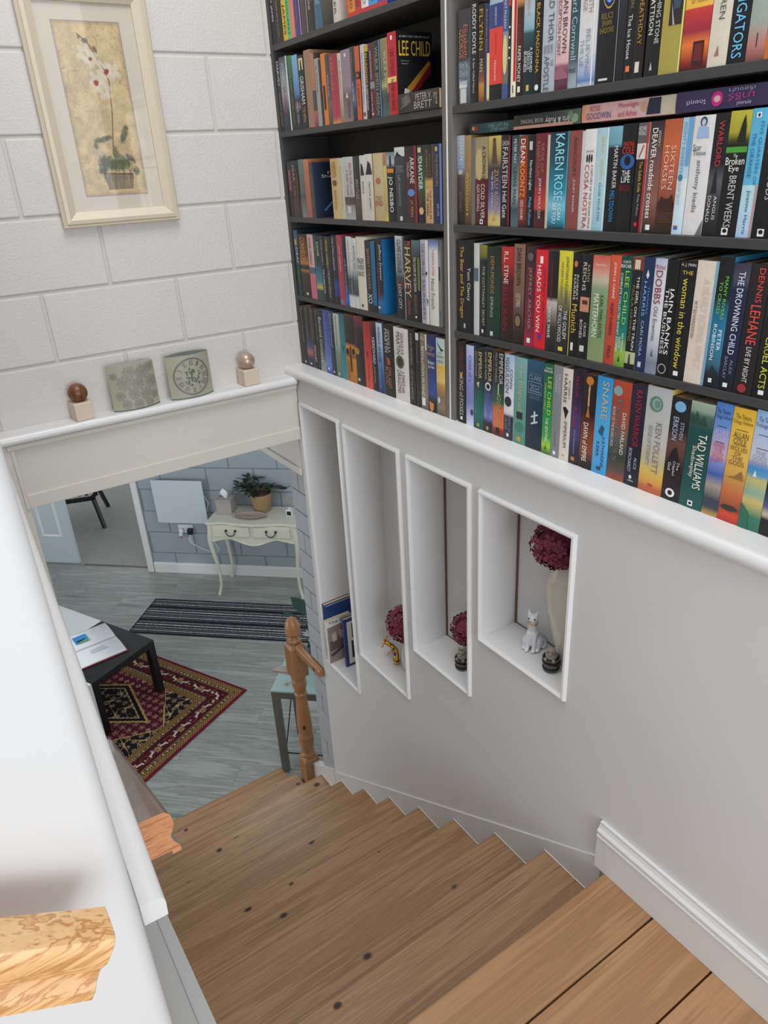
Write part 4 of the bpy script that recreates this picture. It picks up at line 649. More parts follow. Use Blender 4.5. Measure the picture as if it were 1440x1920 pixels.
 (-0.2765, -0.3188, 0.198, '2a2024', [('NEVER', 'c8bcb0', 0.4, 0.62, 0.6, 0.85), ('BONE', 'd0c8c0', 0.52, 0.72, 0.2, 0.5)], []),
 (-0.3202, -0.3656, 0.196, '0:2a5a74 1:3a6478', [('THE BLUE', 'a8c0c8', 0.4, 0.7, 0.6, 0.8), ('TATTOO', 'c8d8dc', 0.42, 0.68, 0.25, 0.55)], []),
 (-0.3673, -0.4272, 0.198, '0:5a5044 .7:4a4238 1:1c1a1a', [('FROST', '8a7a60', 0.5, 0.62, 0.2, 0.8, 'h')], []),
 (-0.432, -0.4601, 0.19, 'c8c0b4', [('KEPLER', '5a5450', 0.4, 0.9, 0.3, 0.7)], []),
]),
('L1',3.578,0.012,[
 (-0.02, -0.0496, 0.2153, '242426', [('HARVEY', 'd0ccc8', 0.02, 0.36, 0.4, 0.9), ('DEATH ZONE', '8a7a5a', 0.45, 0.92, 0.4, 0.8)], []),
 (-0.05, -0.1091, 0.221, '0:34404c .3:8a949c .5:98a0a4 .65:5a686e .75:24343c 1:1c2a32', [('JO NESBO', 'c8d0d4', 0.08, 0.34, 0.25, 0.6), ('THE KINGDOM', 'b84a44', 0.38, 0.75, 0.3, 0.6)], [('R', 'd8dcdc', 0.85, 1, 0, 1)]),
 (-0.1111, -0.1431, 0.2179, '0:4a7a44 .3:34583a .5:24302a 1:1e2220', [('JANE CASEY CRUEL ACTS', '8a9060', 0.15, 0.92, 0.35, 0.75)], []),
 (-0.1435, -0.1821, 0.2154, '0:7ab0d0 .3:6f9cc4 .5:5a80b0 .6:2a3040 .7:8a6a74 .75:1c1c24 1:18181e', [('WINTER WINDS', 'b8bcc8', 0.62, 0.92, 0.3, 0.6)], []),
 (-0.1844, -0.227, 0.2095, '0:1c1a1c 1:171719', [('GRISHAM', 'e4e0dc', 0.28, 0.66, 0.25, 0.8), ('THE APPEAL', 'b8923c', 0.7, 0.92, 0.35, 0.75)], [('R', 'd8cc98', 0.2, 0.85, 0.04, 0.2), ('P', '2a1c14', [(0.4, 0.2), (0.45, 0.08), (0.6, 0.06), (0.7, 0.2)])]),
 (-0.2278, -0.2685, 0.2179, '9a7860', [], []),
 (-0.2689, -0.2924, 0.2054, '0:b87860 .5:b07058 .5:4a4444 .78:4a4444 .78:a86858 1:8a3444', [], []),
 (-0.2938, -0.3188, 0.1878, '9a9a90', [('a time', '6a6a60', 0.1, 0.5, 0.4, 0.7)], []),
 (-0.3195, -0.3346, 0.1832, '2a2c30', [], []),
 (-0.3357, -0.362, 0.1954, 'dc7a24', [], [('R', '3a2a20', 0.25, 0.75, 0.44, 0.78)]),
 (-0.3634, -0.388, 0.1905, '0:3a404c .5:4a4c54 .7:6a6058 1:4a4440', [('VOLKER', 'a8acb8', 0.28, 0.6, 0.3, 0.75)], []),
 (-0.3884, -0.4378, 0.1866, '0:9a2c44 .6:a8344c .9:b03a50 1:d88a50', [('LEESON', 'c08050', 0.06, 0.5, 0.2, 0.5), ('CHARM', 'b06a60', 0.6, 0.95, 0.35, 0.55)], []),
 (-0.4382, -0.4586, 0.1837, '0:c8c0b0 .55:b8ac98 1:8a7c58', [('Bill Bryson', '6a7068', 0.1, 0.5, 0.35, 0.75)], []),
 (-0.459, -0.5111, 0.1884, '0:8f7a8a .5:94808c .62:6a5a5c 1:8a7478', [('MIDWIFE', '4a3c48', 0.7, 0.95, 0.5, 0.75)], [('R', 'd8d4d8', 0.4, 0.6, 0.05, 0.1), ('P', 'd8ccc8', [(0.35, 0.66), (0.5, 0.58), (0.65, 0.66)])]),
 (-0.5115, -0.5343, 0.1903, '0:3c3c34 .4:34363a .5:2a3c5c .7:5a6a84 .85:2a3444 1:20262e', [('PETER MAY', '8a8448', 0.08, 0.42, 0.25, 0.6), ('THE MAN WITH', 'd8d8dc', 0.46, 0.72, 0.3, 0.6)], []),
 (-0.5376, -0.563, 0.1882, '0:c85a30 .34:c85a30 .34:2a2422 .44:2a2422 .44:c85a30 1:c85428', [('A ROOM OF', '7a2c18', 0.5, 0.8, 0.3, 0.7)], [('E', 'c85a30', 0.5, 0.39, 0.3, 0.025)]),
 (-0.5684, -0.5892, 0.188, 'c0bcc4', [('The Tenderness of Wolves', '9a6a80', 0.1, 0.8, 0.3, 0.7)], [('E', '9a3a58', 0.5, 0.93, 0.35, 0.03)]),
 (-0.5897, -0.6102, 0.1825, '0:b8a030 .08:b8a030 .08:201e1e 1:1c1a1a', [('BILLINGHAM', 'd8b83a', 0.1, 0.5, 0.2, 0.8), ('SLEEPYHEAD', 'd8d8d4', 0.52, 0.88, 0.25, 0.7)], []),
 (-0.6131, -0.636, 0.1858, '0:5a2438 .5:5a2238 .52:8a8a84 .6:8a8a84 .6:642438 1:5a2034', [('JOHN SANDFORD', 'd4c8c8', 0.1, 0.48, 0.25, 0.65), ('HARD RIVER', 'c8a8a0', 0.65, 0.92, 0.25, 0.6)], [('R', 'd0c0c4', 0.3, 0.7, 0.93, 0.96)]),
 (-0.6364, -0.6709, 0.1877, '0:2a2c2c .5:30302c 1:24262a', [('WILBUR SMITH ASSEGAI', 'a09878', 0.08, 0.97, 0.3, 0.75)], [('R', '6a94c8', 0.88, 1, 0, 1)]),
 (-0.672, -0.7108, 0.1878, '0:8a8460 .3:7a7858 .5:5a6450 .6:b0a860 .66:5a6448 .75:3a484c 1:4a6060', [('WILBUR SMITH', 'd0d0b8', 0.16, 0.62, 0.5, 0.8), ('CRY WOLF', '6a7a74', 0.72, 0.96, 0.3, 0.65)], [('R', 'b87a50', 0.8, 1, 0, 0.7)]),
]),
('L2',3.298,0.013,[
 (-0.032, -0.0579, 0.1831, '0:2a2a2c .14:2a2a2c .16:7a2430 .5:6a2028 .55:2c2826 1:24201e', [('THE OUTCAST', 'c0b8b0', 0.14, 0.52, 0.5, 0.9)], []),
 (-0.0583, -0.1208, 0.1857, '0:1e1e20 .5:302622 .8:4a3028 1:302624', [('FEAR', 'a8a09c', 0.08, 0.36, 0.25, 0.5), ('in the', '8a847c', 0.44, 0.62, 0.3, 0.5)], [('P', '5a3428', [(0.75, 0.05), (0.9, 0.4), (0.7, 0.9), (0.6, 0.5)])]),
 (-0.1212, -0.1563, 0.1878, '0:6a7874 .6:56645f .6:4a5452 1:7a8480', [], []),
 (-0.1575, -0.1935, 0.1874, '0:c07a5c .4:b06a50 1:a06450', [], []),
 (-0.3462, -0.3923, 0.1824, '0:c8a868 .35:c8a870 1:d0b478', [('WILBUR SMITH', '8a6a34', 0.05, 0.3, 0.25, 0.8), ('RIVER GOD', '8a7040', 0.52, 0.84, 0.35, 0.65)], [('E', '6a5030', 0.5, 0.4, 0.3, 0.05)]),
 (-0.3927, -0.4268, 0.1824, 'c4bca0', [('Captain Corelli', '8a8468', 0.12, 0.8, 0.4, 0.65)], []),
 (-0.4272, -0.4889, 0.1842, '0:c0c0be .62:b8b8b8 .64:4a4444 .76:5a4a44 .76:8a8a88 1:b0b0b0', [('RECIPE FOR LOVE', 'b05a64', 0.1, 0.6, 0.6, 0.85), ('A TICKET TO RIDE', '4a4a4a', 0.2, 0.6, 0.3, 0.48)], [('R', 'c8c8c8', 0.25, 0.6, 0.78, 0.9)]),
 (-0.4921, -0.5262, 0.1848, '0:2a2a2e .5:303030 .7:5a4a44 1:3a3838', [('BEATLES', 'a8a4a4', 0.36, 0.66, 0.35, 0.75)], []),
 (-0.5278, -0.5579, 0.1849, '0:d4d0c8 1:cac6bc', [('ROGUE', '4a4644', 0.4, 0.58, 0.4, 0.75)], [('P', '241c34', [(0.2, 0.3), (0.3, 0.12), (0.6, 0.14), (0.9, 0.3)])]),
 (-0.5585, -0.6015, 0.1874, '0:d8d4cc 1:ccc8be', [('TRAITOR QUEEN', '4a4644', 0.4, 0.82, 0.4, 0.65)], [('P', '201c34', [(0.1, 0.3), (0.3, 0.2), (0.45, 0.1), (0.75, 0.14), (0.95, 0.3)])]),
 (-0.6028, -0.6581, 0.1878, '0:c8b890 .5:c4b48a 1:b8a474', [('WORLD', 'a04a40', 0.62, 0.66, 0.2, 0.85, 'h'), ('without', 'a04a40', 0.665, 0.69, 0.25, 0.8, 'h'), ('END', 'a84038', 0.7, 0.77, 0.15, 0.9, 'h')], [('E', 'b86a58', 0.5, 0.4, 0.24, 0.05), ('R', '8a5a34', 0, 0.06, 0, 1)]),
 (-0.6586, -0.677, 0.1856, '0:b87a60 .15:a86a50 .2:d0bc80 .8:b8a060 1:d8c060', [], []),
 (-0.6774, -0.7192, 0.1876, '0:6a7a80 .15:b0b8bc .22:17171a 1:151518', [('JO NESBO', 'f4f4f4', 0.34, 0.86, 0.2, 0.75)], [('P', '16181a', [(0.4, 0.2), (0.45, 0.06), (0.6, 0.04), (0.68, 0.2)]), ('R', 'd08a28', 0.1, 0.9, 0.23, 0.29)]),
 (-0.7206, -0.7711, 0.1982, '0:d0d0d0 .12:d0d0d0 .12:3a3c40 .5:34383c 1:2a3034', [('DEEP', '8a8c8c', 0.24, 0.28, 0.2, 0.85, 'h'), ('DOWN', '8a8c8c', 0.285, 0.33, 0.2, 0.9, 'h'), ('LEE HARWOOD', '9a9ca0', 0.36, 0.78, 0.35, 0.55)], [('P', '2a2a2c', [(0.1, 0.12), (0.3, 0.05), (0.5, 0.09), (0.8, 0.12)]), ('R', 'd8d8d8', 0.4, 0.65, 0.92, 0.98)]),
 (-0.7722, -0.8292, 0.1985, '0:2a1c20 .4:4a1c28 .6:4a1c26 1:3a1c22', [('ARKANE', 'e8e4e0', 0.14, 0.48, 0.45, 0.8), ('THRILLERS', 'c8bcb8', 0.2, 0.4, 0.2, 0.36), ('J.F. PENN', 'c0984a', 0.7, 0.92, 0.35, 0.65)], [('E', '5a8ac8', 0.5, 0.6, 0.3, 0.05), ('R', '8a2434', 0.8, 1, 0, 1)]),
 (-0.8297, -0.8655, 0.1985, '0:2a2a28 .2:2c4430 .5:34603c .7:2a3a2c .85:1c1c1a 1:161616', [('MO', 'e8e8e4', 0.14, 0.2, 0.2, 0.8), ('HAYDER', 'f0f0ec', 0.21, 0.56, 0.25, 0.75), ('BONE', 'a03028', 0.6, 0.76, 0.3, 0.65)], [('E', 'd8b070', 0.5, 0.84, 0.3, 0.05), ('R', 'd8cc98', 0.2, 0.6, 0.03, 0.09)]),
 (-0.8659, -0.9007, 0.1981, '0:2a2420 .4:3a2e24 .46:c8a058 .55:b8945c .56:d0a878 1:c89870', [('SIMON', '7a6a50', 0.12, 0.38, 0.6, 0.85), ('SCARROW', '8a7858', 0.06, 0.42, 0.2, 0.5), ('THE EAGLE IN', '3a2c1c', 0.56, 0.94, 0.6, 0.85), ('THE SAND', '2a2018', 0.6, 0.9, 0.2, 0.5)], []),
 (-0.9022, -0.9479, 0.198, '0:2c3450 .4:28304c .7:202a44 1:222c48', [('THE EMPERORS', 'a0804c', 0.12, 0.52, 0.3, 0.55), ('JAMES A. PETER', 'a8b0c4', 0.74, 0.9, 0.35, 0.6)], [('E', 'c8a868', 0.4, 0.06, 0.12, 0.03), ('R', '6a80b8', 0.7, 0.9, 0, 1)]),
]),
('L3',3.015,0.013,[
 (-0.0298, -0.0608, 0.2376, '0:2a4c68 .15:3a6468 .3:1c3440 .5:1a3c40 1:1a3a40', [('DEAF', 'd0d8dc', 0.26, 0.5, 0.4, 0.9), ('THE LAST', '8a8a4a', 0.58, 0.8, 0.4, 0.8)], [('E', 'b8a83a', 0.5, 0.18, 0.3, 0.05)]),
 (-0.0652, -0.1339, 0.2249, '0:2a1c18 .34:6a4424 .45:b07a3c .5:1c1412 .54:1c1412 .56:a8703a .62:3a281c 1:241a14', [('CONNELLY', 'e89040', 0.05, 0.4, 0.25, 0.75)], [('R', 'e0dcd4', 0.5, 0.7, 0.92, 0.96)]),
 (-0.1355, -0.1796, 0.2257, '0:d8a8a4 .5:d8a4a4 .5:4a6478 .6:4a5a6c .6:c86a7c 1:c8687c', [('MICHAEL CONNELLY', '3a2424', 0.04, 0.46, 0.3, 0.65)], []),
 (-0.1825, -0.2282, 0.2212, '0:1c2624 .4:1e3434 .55:2a6a80 .7:3a7a88 .8:b8b84a .84:2a4440 1:24483c', [('MICHAEL CONNELLY', '3aa06a', 0.04, 0.5, 0.15, 0.4), ('BLOOD WORK', 'd8d4c8', 0.08, 0.3, 0.5, 0.85)], []),
 (-0.2302, -0.2598, 0.2249, '1c1a1c', [('MICHAEL CONNELLY', 'b89aa0', 0.06, 0.44, 0.3, 0.65), ('THE SCARECROW', 'e4e0dc', 0.5, 0.88, 0.3, 0.65)], []),
 (-0.2622, -0.3101, 0.2244, '1a1a1c', [('MICHAEL CONNELLY', 'd0c048', 0.05, 0.48, 0.2, 0.5), ('THE BRASS VERDICT', 'c0bcb8', 0.5, 0.92, 0.3, 0.55)], []),
 (-0.312, -0.3462, 0.2298, '0:1a1c20 .45:1c2434 .6:18181c .7:1a3c8a .88:18306c .9:141418 1:141418', [('THE STIEG LARSSON', 'c8c4c4', 0.03, 0.5, 0.2, 0.5)], []),
 (-0.3477, -0.3846, 0.2319, '0:a83a4c .9:a83448 1:b84a5c', [('JOHN GRISHAM', 'e4d4d4', 0.14, 0.5, 0.35, 0.65), ('THE BROKER', 'b87a5c', 0.56, 0.82, 0.35, 0.65)], [('R', '6a80b0', 0.2, 0.7, 0.92, 0.99)]),
 (-0.386, -0.4099, 0.2251, '0:18181c .7:16203a .9:2a6ab8 1:1a4a94', [('CRUSADER', 'b0b4b8', 0.3, 0.8, 0.4, 0.75)], []),
 (-0.4113, -0.4475, 0.2304, '0:d4d4d0 .45:c0c0bc .6:3a3c40 .8:4a4c50 .85:d0d0cc 1:d8d8d4', [('John Connolly', 'a07064', 0.05, 0.48, 0.3, 0.6), ('The Whisperers', 'd0ccc8', 0.5, 0.8, 0.6, 0.85)], []),
 (-0.4479, -0.4756, 0.2268, '0:d8d8d4 .45:a8b4b4 .6:4a6064 .8:3a484c .85:d0d4d0 1:d8d8d4', [('John C', '3a3a3a', 0.1, 0.42, 0.35, 0.75)], []),
 (-0.4767, -0.5275, 0.2313, '0:d8d0c0 1:dcd4c4', [('MAGPIE', '4a4470', 0.28, 0.36, 0.1, 0.9, 'h'), ('MURDERS', '4a4470', 0.37, 0.44, 0.1, 0.9, 'h'), ('HOROWITZ', '3a3430', 0.46, 0.53, 0.1, 0.9, 'h')], [('R', '2a2424', 0.35, 0.55, 0.92, 0.96)]),
 (-0.5292, -0.591, 0.2221, '0:1c2430 .5:1a2834 1:181c24', [('JEFFERY DEAVER', 'b08a4c', 0.1, 0.68, 0.15, 0.45), ('XO', 'e0e4ec', 0.74, 0.88, 0.15, 0.55)], [('R', '1f6a90', 0.6, 1, 0, 0.9)]),
 (-0.5929, -0.6308, 0.2281, '0:15171c .7:16202c .85:1f6aa0 1:1a5a8a', [('Jeffery Deaver', 'e0e0e4', 0.06, 0.54, 0.5, 0.9), ('THE CUTTER', 'a02434', 0.3, 0.78, 0.15, 0.48)], [('R', 'd8d8d8', 0.1, 0.4, 0.9, 0.93)]),
 (-0.704, -0.748, 0.2435, '0:c8c8c4 .12:a8a8a8 .4:8a8c90 .5:3a3a40 .58:6a3a30 .64:202024 1:1a1a1e', [('CLIVE CUSSLER', '2a2a2c', 0.04, 0.44, 0.3, 0.75), ('LOST CITY', 'e0dcd8', 0.58, 0.88, 0.3, 0.65)], [('R', '4a6a94', 0.9, 1, 0, 0.4)]),
 (-0.75, -0.7896, 0.2319, '0:3a3028 .7:3a2c24 .75:2a2020 1:241c1c', [('J', 'a83034', 0, 0.06, 0.2, 0.9, 'h'), ('HARVEY', 'd8bc88', 0.08, 0.7, 0.15, 0.88), ('CLEAN BREAK', 'c05044', 0.74, 0.92, 0.4, 0.75)], [('R', 'a8b0b8', 0, 0.1, 0.4, 1)]),
 (-0.79, -0.8312, 0.2351, '0:5a7078 .15:3a4a44 .25:1c1c1c 1:171717', [('THE CULLING OF THE CROWN', 'e0dcd8', 0.2, 0.62, 0.25, 0.55), ('SIMON BECKETT', '8a7a3a', 0.66, 0.9, 0.25, 0.55)], [('R', '6a7a3a', 0.72, 1, 0.2, 0.6), ('E', 'e0e0e0', 0.4, 0.94, 0.12, 0.015)]),
 (-0.8342, -0.8726, 0.2378, '0:b4b0bc .5:a8a4b4 1:b8b4bc', [('GEORGE SAUNDERS', '6a6878', 0.04, 0.95, 0.2, 0.55)], [('R', 'e8dcdc', 0.7, 1, 0, 1), ('P', '1c1c20', [(0.6, 0.38), (0.9, 0.36), (0.8, 0.42)]), ('P', '2a7a44', [(0.7, 0.68), (0.95, 0.7), (0.85, 0.78)])]),
 (-0.8745, -0.9181, 0.2388, '0:4a60a0 .06:8a9cc4 .12:d4d8d8 .5:dcdcd4 1:d8d8cc', [('TUESDAYS GONE', 'd8404c', 0.1, 0.4, 0.4, 0.62), ('Nicci French', '6a6864', 0.44, 0.8, 0.25, 0.62)], []),
 (-0.9185, -0.9298, 0.2407, '0:4a4c54 .2:8a8a88 1:6a6a64', [], [('R', '1c1c20', 0.3, 0.8, 0.3, 0.46), ('P', '3a5a9a', [(0.1, 0.9), (0.9, 0.8), (0.9, 0.84)])]),
]),
('L4',2.745,0.01,[
 (-0.0184, -0.0594, 0.232, '1e1c1e', [('Bernard Cornwell', '8a8070', 0.03, 0.6, 0.4, 0.8)], [('R', 'd8d4d0', 0.4, 0.7, 0.93, 0.96)]),
 (-0.0598, -0.1084, 0.2356, '0:22201f .5:222838 .65:2a4a74 .75:b06a6c .85:20304c 1:1a1c28', [('Bernard Cornwell', '8a8068', 0.03, 0.5, 0.3, 0.6)], [('R', 'd8d4d0', 0.4, 0.7, 0.93, 0.96)]),
 (-0.1128, -0.1475, 0.2346, '1c1b1c', [('Bernard Cornwell', '8a7858', 0.04, 0.5, 0.2, 0.55), ('VINCOURT', 'd8d4d0', 0.6, 0.88, 0.3, 0.75)], []),
 (-0.1479, -0.1659, 0.2367, '2a2a2e', [('Bernard', 'a09070', 0.04, 0.5, 0.3, 0.75)], []),
 (-0.1663, -0.208, 0.2349, '0:24282c .3:2c3034 .6:3c4448 .8:6a7474 .85:8a9494 1:9aa09c', [('Bernard Cornwell', 'd0ccc4', 0.12, 0.84, 0.25, 0.75)], []),
 (-0.2084, -0.252, 0.2367, '0:3a4494 .4:4a58a8 .7:5a70c0 .85:6a84c8 1:3a5aa8', [('Bernard Cornwell', '8a94c8', 0.05, 0.6, 0.3, 0.6)], [('R', 'e8e8f0', 0.35, 0.6, 0.9, 0.94)]),
 (-0.2524, -0.2874, 0.2391, '0:2a4a6c .2:24385a .5:1e2838 .8:2a3848 1:1c2028', [('Bernard Cornwell', 'a8bcd0', 0.04, 0.55, 0.3, 0.65)], [('R', 'e8e8f0', 0.35, 0.6, 0.93, 0.96)]),
 (-0.2878, -0.3269, 0.2344, '0:c0c8c0 .5:a0aca0 .6:7a8c80 1:5c7464', [('Bernard Cornwell', '6a7c74', 0.04, 0.5, 0.35, 0.65)], [('R', 'e8ece4', 0.35, 0.6, 0.93, 0.96)]),
 (-0.3288, -0.3654, 0.2373, '0:2a7074 .5:2f8086 1:2f8ea0', [('Eragon', '3aa8a0', 0.7, 0.95, 0.35, 0.65)], [('P', '1c3c3c', [(0.5, 0.46), (0.65, 0.5), (0.55, 0.58)])]),
 (-0.3662, -0.4334, 0.2378, '0:2a2420 .4:2c2018 .46:d0902c .55:c88424 .6:7a4a1c .64:d08c28 1:b86a20', [('INHERITANCE', '7a4a14', 0.66, 0.95, 0.1, 0.3)], [('E', '2a1a10', 0.2, 0.54, 0.14, 0.05), ('E', '2a1a10', 0.8, 0.52, 0.14, 0.05), ('R', '5a2c1a', 0.4, 0.6, 0.46, 0.84)]),
 (-0.4338, -0.49, 0.2443, '0:7a2434 .12:5a2028 .2:241e20 1:1b1a1c', [('BRISINGR', '5a5450', 0.3, 0.5, 0.2, 0.4)], [('E', 'b8904c', 0.25, 0.5, 0.24, 0.05), ('R', 'd0ccc8', 0.15, 0.4, 0.9, 0.94)]),
 (-0.4911, -0.5386, 0.2298, '0:a8242c .4:c03434 .7:cc4838 1:d0543c', [('Brisingr', 'a03028', 0.64, 0.88, 0.4, 0.65)], [('P', '6a1418', [(0.4, 0.42), (0.55, 0.44), (0.5, 0.54), (0.45, 0.52)])]),
 (-0.539, -0.5741, 0.2379, '0:4a3430 .1:34241f .3:241c1a 1:1a1719', [('HEREWARD', 'e0dcd8', 0.22, 0.6, 0.3, 0.75), ('JAMES WILDE', 'c8b090', 0.64, 0.88, 0.35, 0.6)], []),
 (-0.5745, -0.6107, 0.2383, '0:c8d4e4 .3:a8bcd8 .5:6a88b8 .7:3a5a8c 1:1e3460', [('WARRIOR OF ROME', '1c2434', 0.05, 0.55, 0.3, 0.7), ('HARRY SIDEBOTTOM', '8aa4cc', 0.56, 0.92, 0.25, 0.55)], []),
 (-0.614, -0.6754, 0.2395, '1b191b', [('GEORGE R.R.', 'c8c0b8', 0.06, 0.38, 0.5, 0.72), ('MARTIN', 'd4ccc4', 0.06, 0.38, 0.2, 0.48), ('FIRE AND', 'b87a4a', 0.58, 0.88, 0.5, 0.72), ('BLOOD', 'b87a4a', 0.58, 0.84, 0.2, 0.48)], [('P', 'b04a34', [(0.3, 0.44), (0.6, 0.46), (0.7, 0.54), (0.4, 0.56)])]),
 (-0.6785, -0.7586, 0.2391, 'dcd6d0', [('GEORGE R.R.', '4a4440', 0.06, 0.36, 0.5, 0.7), ('MARTIN', '4a4440', 0.06, 0.36, 0.2, 0.46), ('A DANCE with', '4a4440', 0.58, 0.88, 0.5, 0.72), ('DRAGONS', '4a4440', 0.58, 0.9, 0.2, 0.46)], [('E', '4a5a3a', 0.42, 0.46, 0.28, 0.09), ('E', '3a2c24', 0.42, 0.46, 0.16, 0.06)]),
 (-0.7604, -0.7943, 0.2443, '241c1c', [('STEVEN PRESSFIELD', 'a8a098', 0.06, 0.46, 0.35, 0.65), ('LAST OF THE AMAZONS', 'a8a098', 0.52, 0.92, 0.35, 0.65)], []),
 (-0.7972, -0.8225, 0.2389, '1d1c1f', [('Pompeii', '8a8880', 0.1, 0.4, 0.35, 0.65)], [('R', 'd8d4d0', 0.15, 0.8, 0.01, 0.1)]),
 (-0.8233, -0.8584, 0.2387, '0:8a7a64 .3:7a6c5c .8:8a7c6c 1:6a6058', [('PAUL', 'd8d0c0', 0.04, 0.08, 0.15, 0.7, 'h'), ('REVOLUTION IN MIND', 'f0ece4', 0.16, 0.82, 0.25, 0.6)], [('R', 'e8e8e8', 0.15, 0.65, 0.84, 0.95), ('R', 'e4e0d8', 0.8, 1, 0, 0.2)]),
 (-0.8603, -0.9033, 0.2404, '0:202c5c .4:243474 .75:2c4494 .82:1c2030 1:16171c', [('The Lines', 'c8b890', 0.13, 0.17, 0.1, 0.85, 'h'), ('of', 'c8b890', 0.175, 0.2, 0.3, 0.6, 'h'), ('ORACLES', 'd0a870', 0.22, 0.26, 0.05, 0.9, 'h'), ('Robert', 'e8e8ec', 0.32, 0.37, 0.1, 0.85, 'h'), ('Jordan', 'e8e8ec', 0.38, 0.43, 0.1, 0.85, 'h')], [('P', 'd88a50', [(0.15, 0.86), (0.7, 0.88), (0.65, 0.96), (0.4, 1), (0.2, 0.95)])]),
 (-0.9046, -0.9463, 0.2368, '0:b8d0d0 .3:c8d4c0 .36:e0b848 .55:e0c478 .6:c09048 .75:7a6a58 .9:8a7a60 1:5a5448', [('JONNY', '6a7a78', 0.17, 0.2, 0.2, 0.8, 'h'), ('WORTH', '4a5a5c', 0.21, 0.25, 0.1, 0.9, 'h'), ('HERMES', '6a70a0', 0.27, 0.31, 0.1, 0.9, 'h')], [('P', '1c2430', [(0.1, 0.04), (0.6, 0.12), (0.95, 0.14), (0.6, 0.16)]), ('E', 'e0dcd4', 0.3, 0.8, 0.14, 0.04)]),
]),
]
# ================================================================ bookcase
SX0, SX1 = .010, .205          # front and back of the shelves
bc = empty('bookcase', (.1, -1.0, 2.745)); tag(bc, 'tall dark grey bookcase standing on the white ledge, filled with paperbacks', 'bookcase')
def BC(o): o.parent = bc; o.location = Vector(o.location)-Vector((.1, -1.0, 2.745)); return o
for y0, y1, m_ in ((-.001, -.018, 'shelf_dark'), (-.9515, -.9695, 'shelf_edge'), (-.9745, -.9925, 'shelf_edge'), (-2.30, -2.318, 'shelf_edge')):
    BC(MB().box(SX0-.001, SX1, y0, y1, 2.7455, 5.1).build('upright', m_, bevel=.0008))
BC(MB().box(SX0-.0025, SX1-.05, -.9700, -.9742, 2.7458, 5.1).build('filler_strip', 'white_line'))
for a, b_ in ((-.018, -.9515), (-.9925, -2.30)):
    BC(MB().box(SX1-.006, SX1, a, b_, 2.7455, 5.1).build('back_panel', 'shelf_back'))
    for z in (3.015, 3.298, 3.578, 3.84, 4.11, 4.38, 4.65):
        BC(MB().box(SX0, SX1-.006, a, b_, z-.0175, z).build('shelf', 'shelf_dark', bevel=.0008))
# ================================================================ books
CN = {'black': (20,20,22), 'charcoal': (58,58,62), 'grey': (128,128,128), 'pale grey': (185,188,190), 'white': (225,222,218), 'cream': (216,205,180), 'tan': (160,128,95),
      'brown': (90,60,45), 'maroon': (95,32,44), 'red': (190,40,44), 'pink': (212,150,150), 'orange': (218,120,50), 'yellow': (222,190,60), 'gold': (180,145,65), 'olive': (130,125,60),
      'green': (60,130,75), 'dark green': (28,60,50), 'teal': (40,125,130), 'pale blue': (165,200,220), 'blue': (70,110,180), 'navy': (32,44,84), 'lilac': (155,150,205), 'purple': (76,54,112), 'sky blue': (80,165,215)}
def cname(h):
    c = [int(h[i:i+2], 16) for i in (0, 2, 4)]
    def d(v):
        import colorsys
        a = colorsys.rgb_to_hsv(*[q/255 for q in c]); b = colorsys.rgb_to_hsv(*[q/255 for q in v]); dh = min(abs(a[0]-b[0]), 1-abs(a[0]-b[0]))
        return sum((p-q)**2 for p, q in zip(c, v))/5000+(dh*6)**2*min(a[1], b[1])*2
    return min(CN, key=lambda k: d(CN[k]))
def stops(bg):
    if ':' not in bg: return [(0., bg), (1., bg)]
    return [(float(a), b) for a, b in (q.split(':') for q in bg.split())]
def mixc(a, b, t):
    A, B_ = hx(a), hx(b); c = A+(B_-A)*t; return ''.join('%02x' % int(round(v*255)) for v in c)
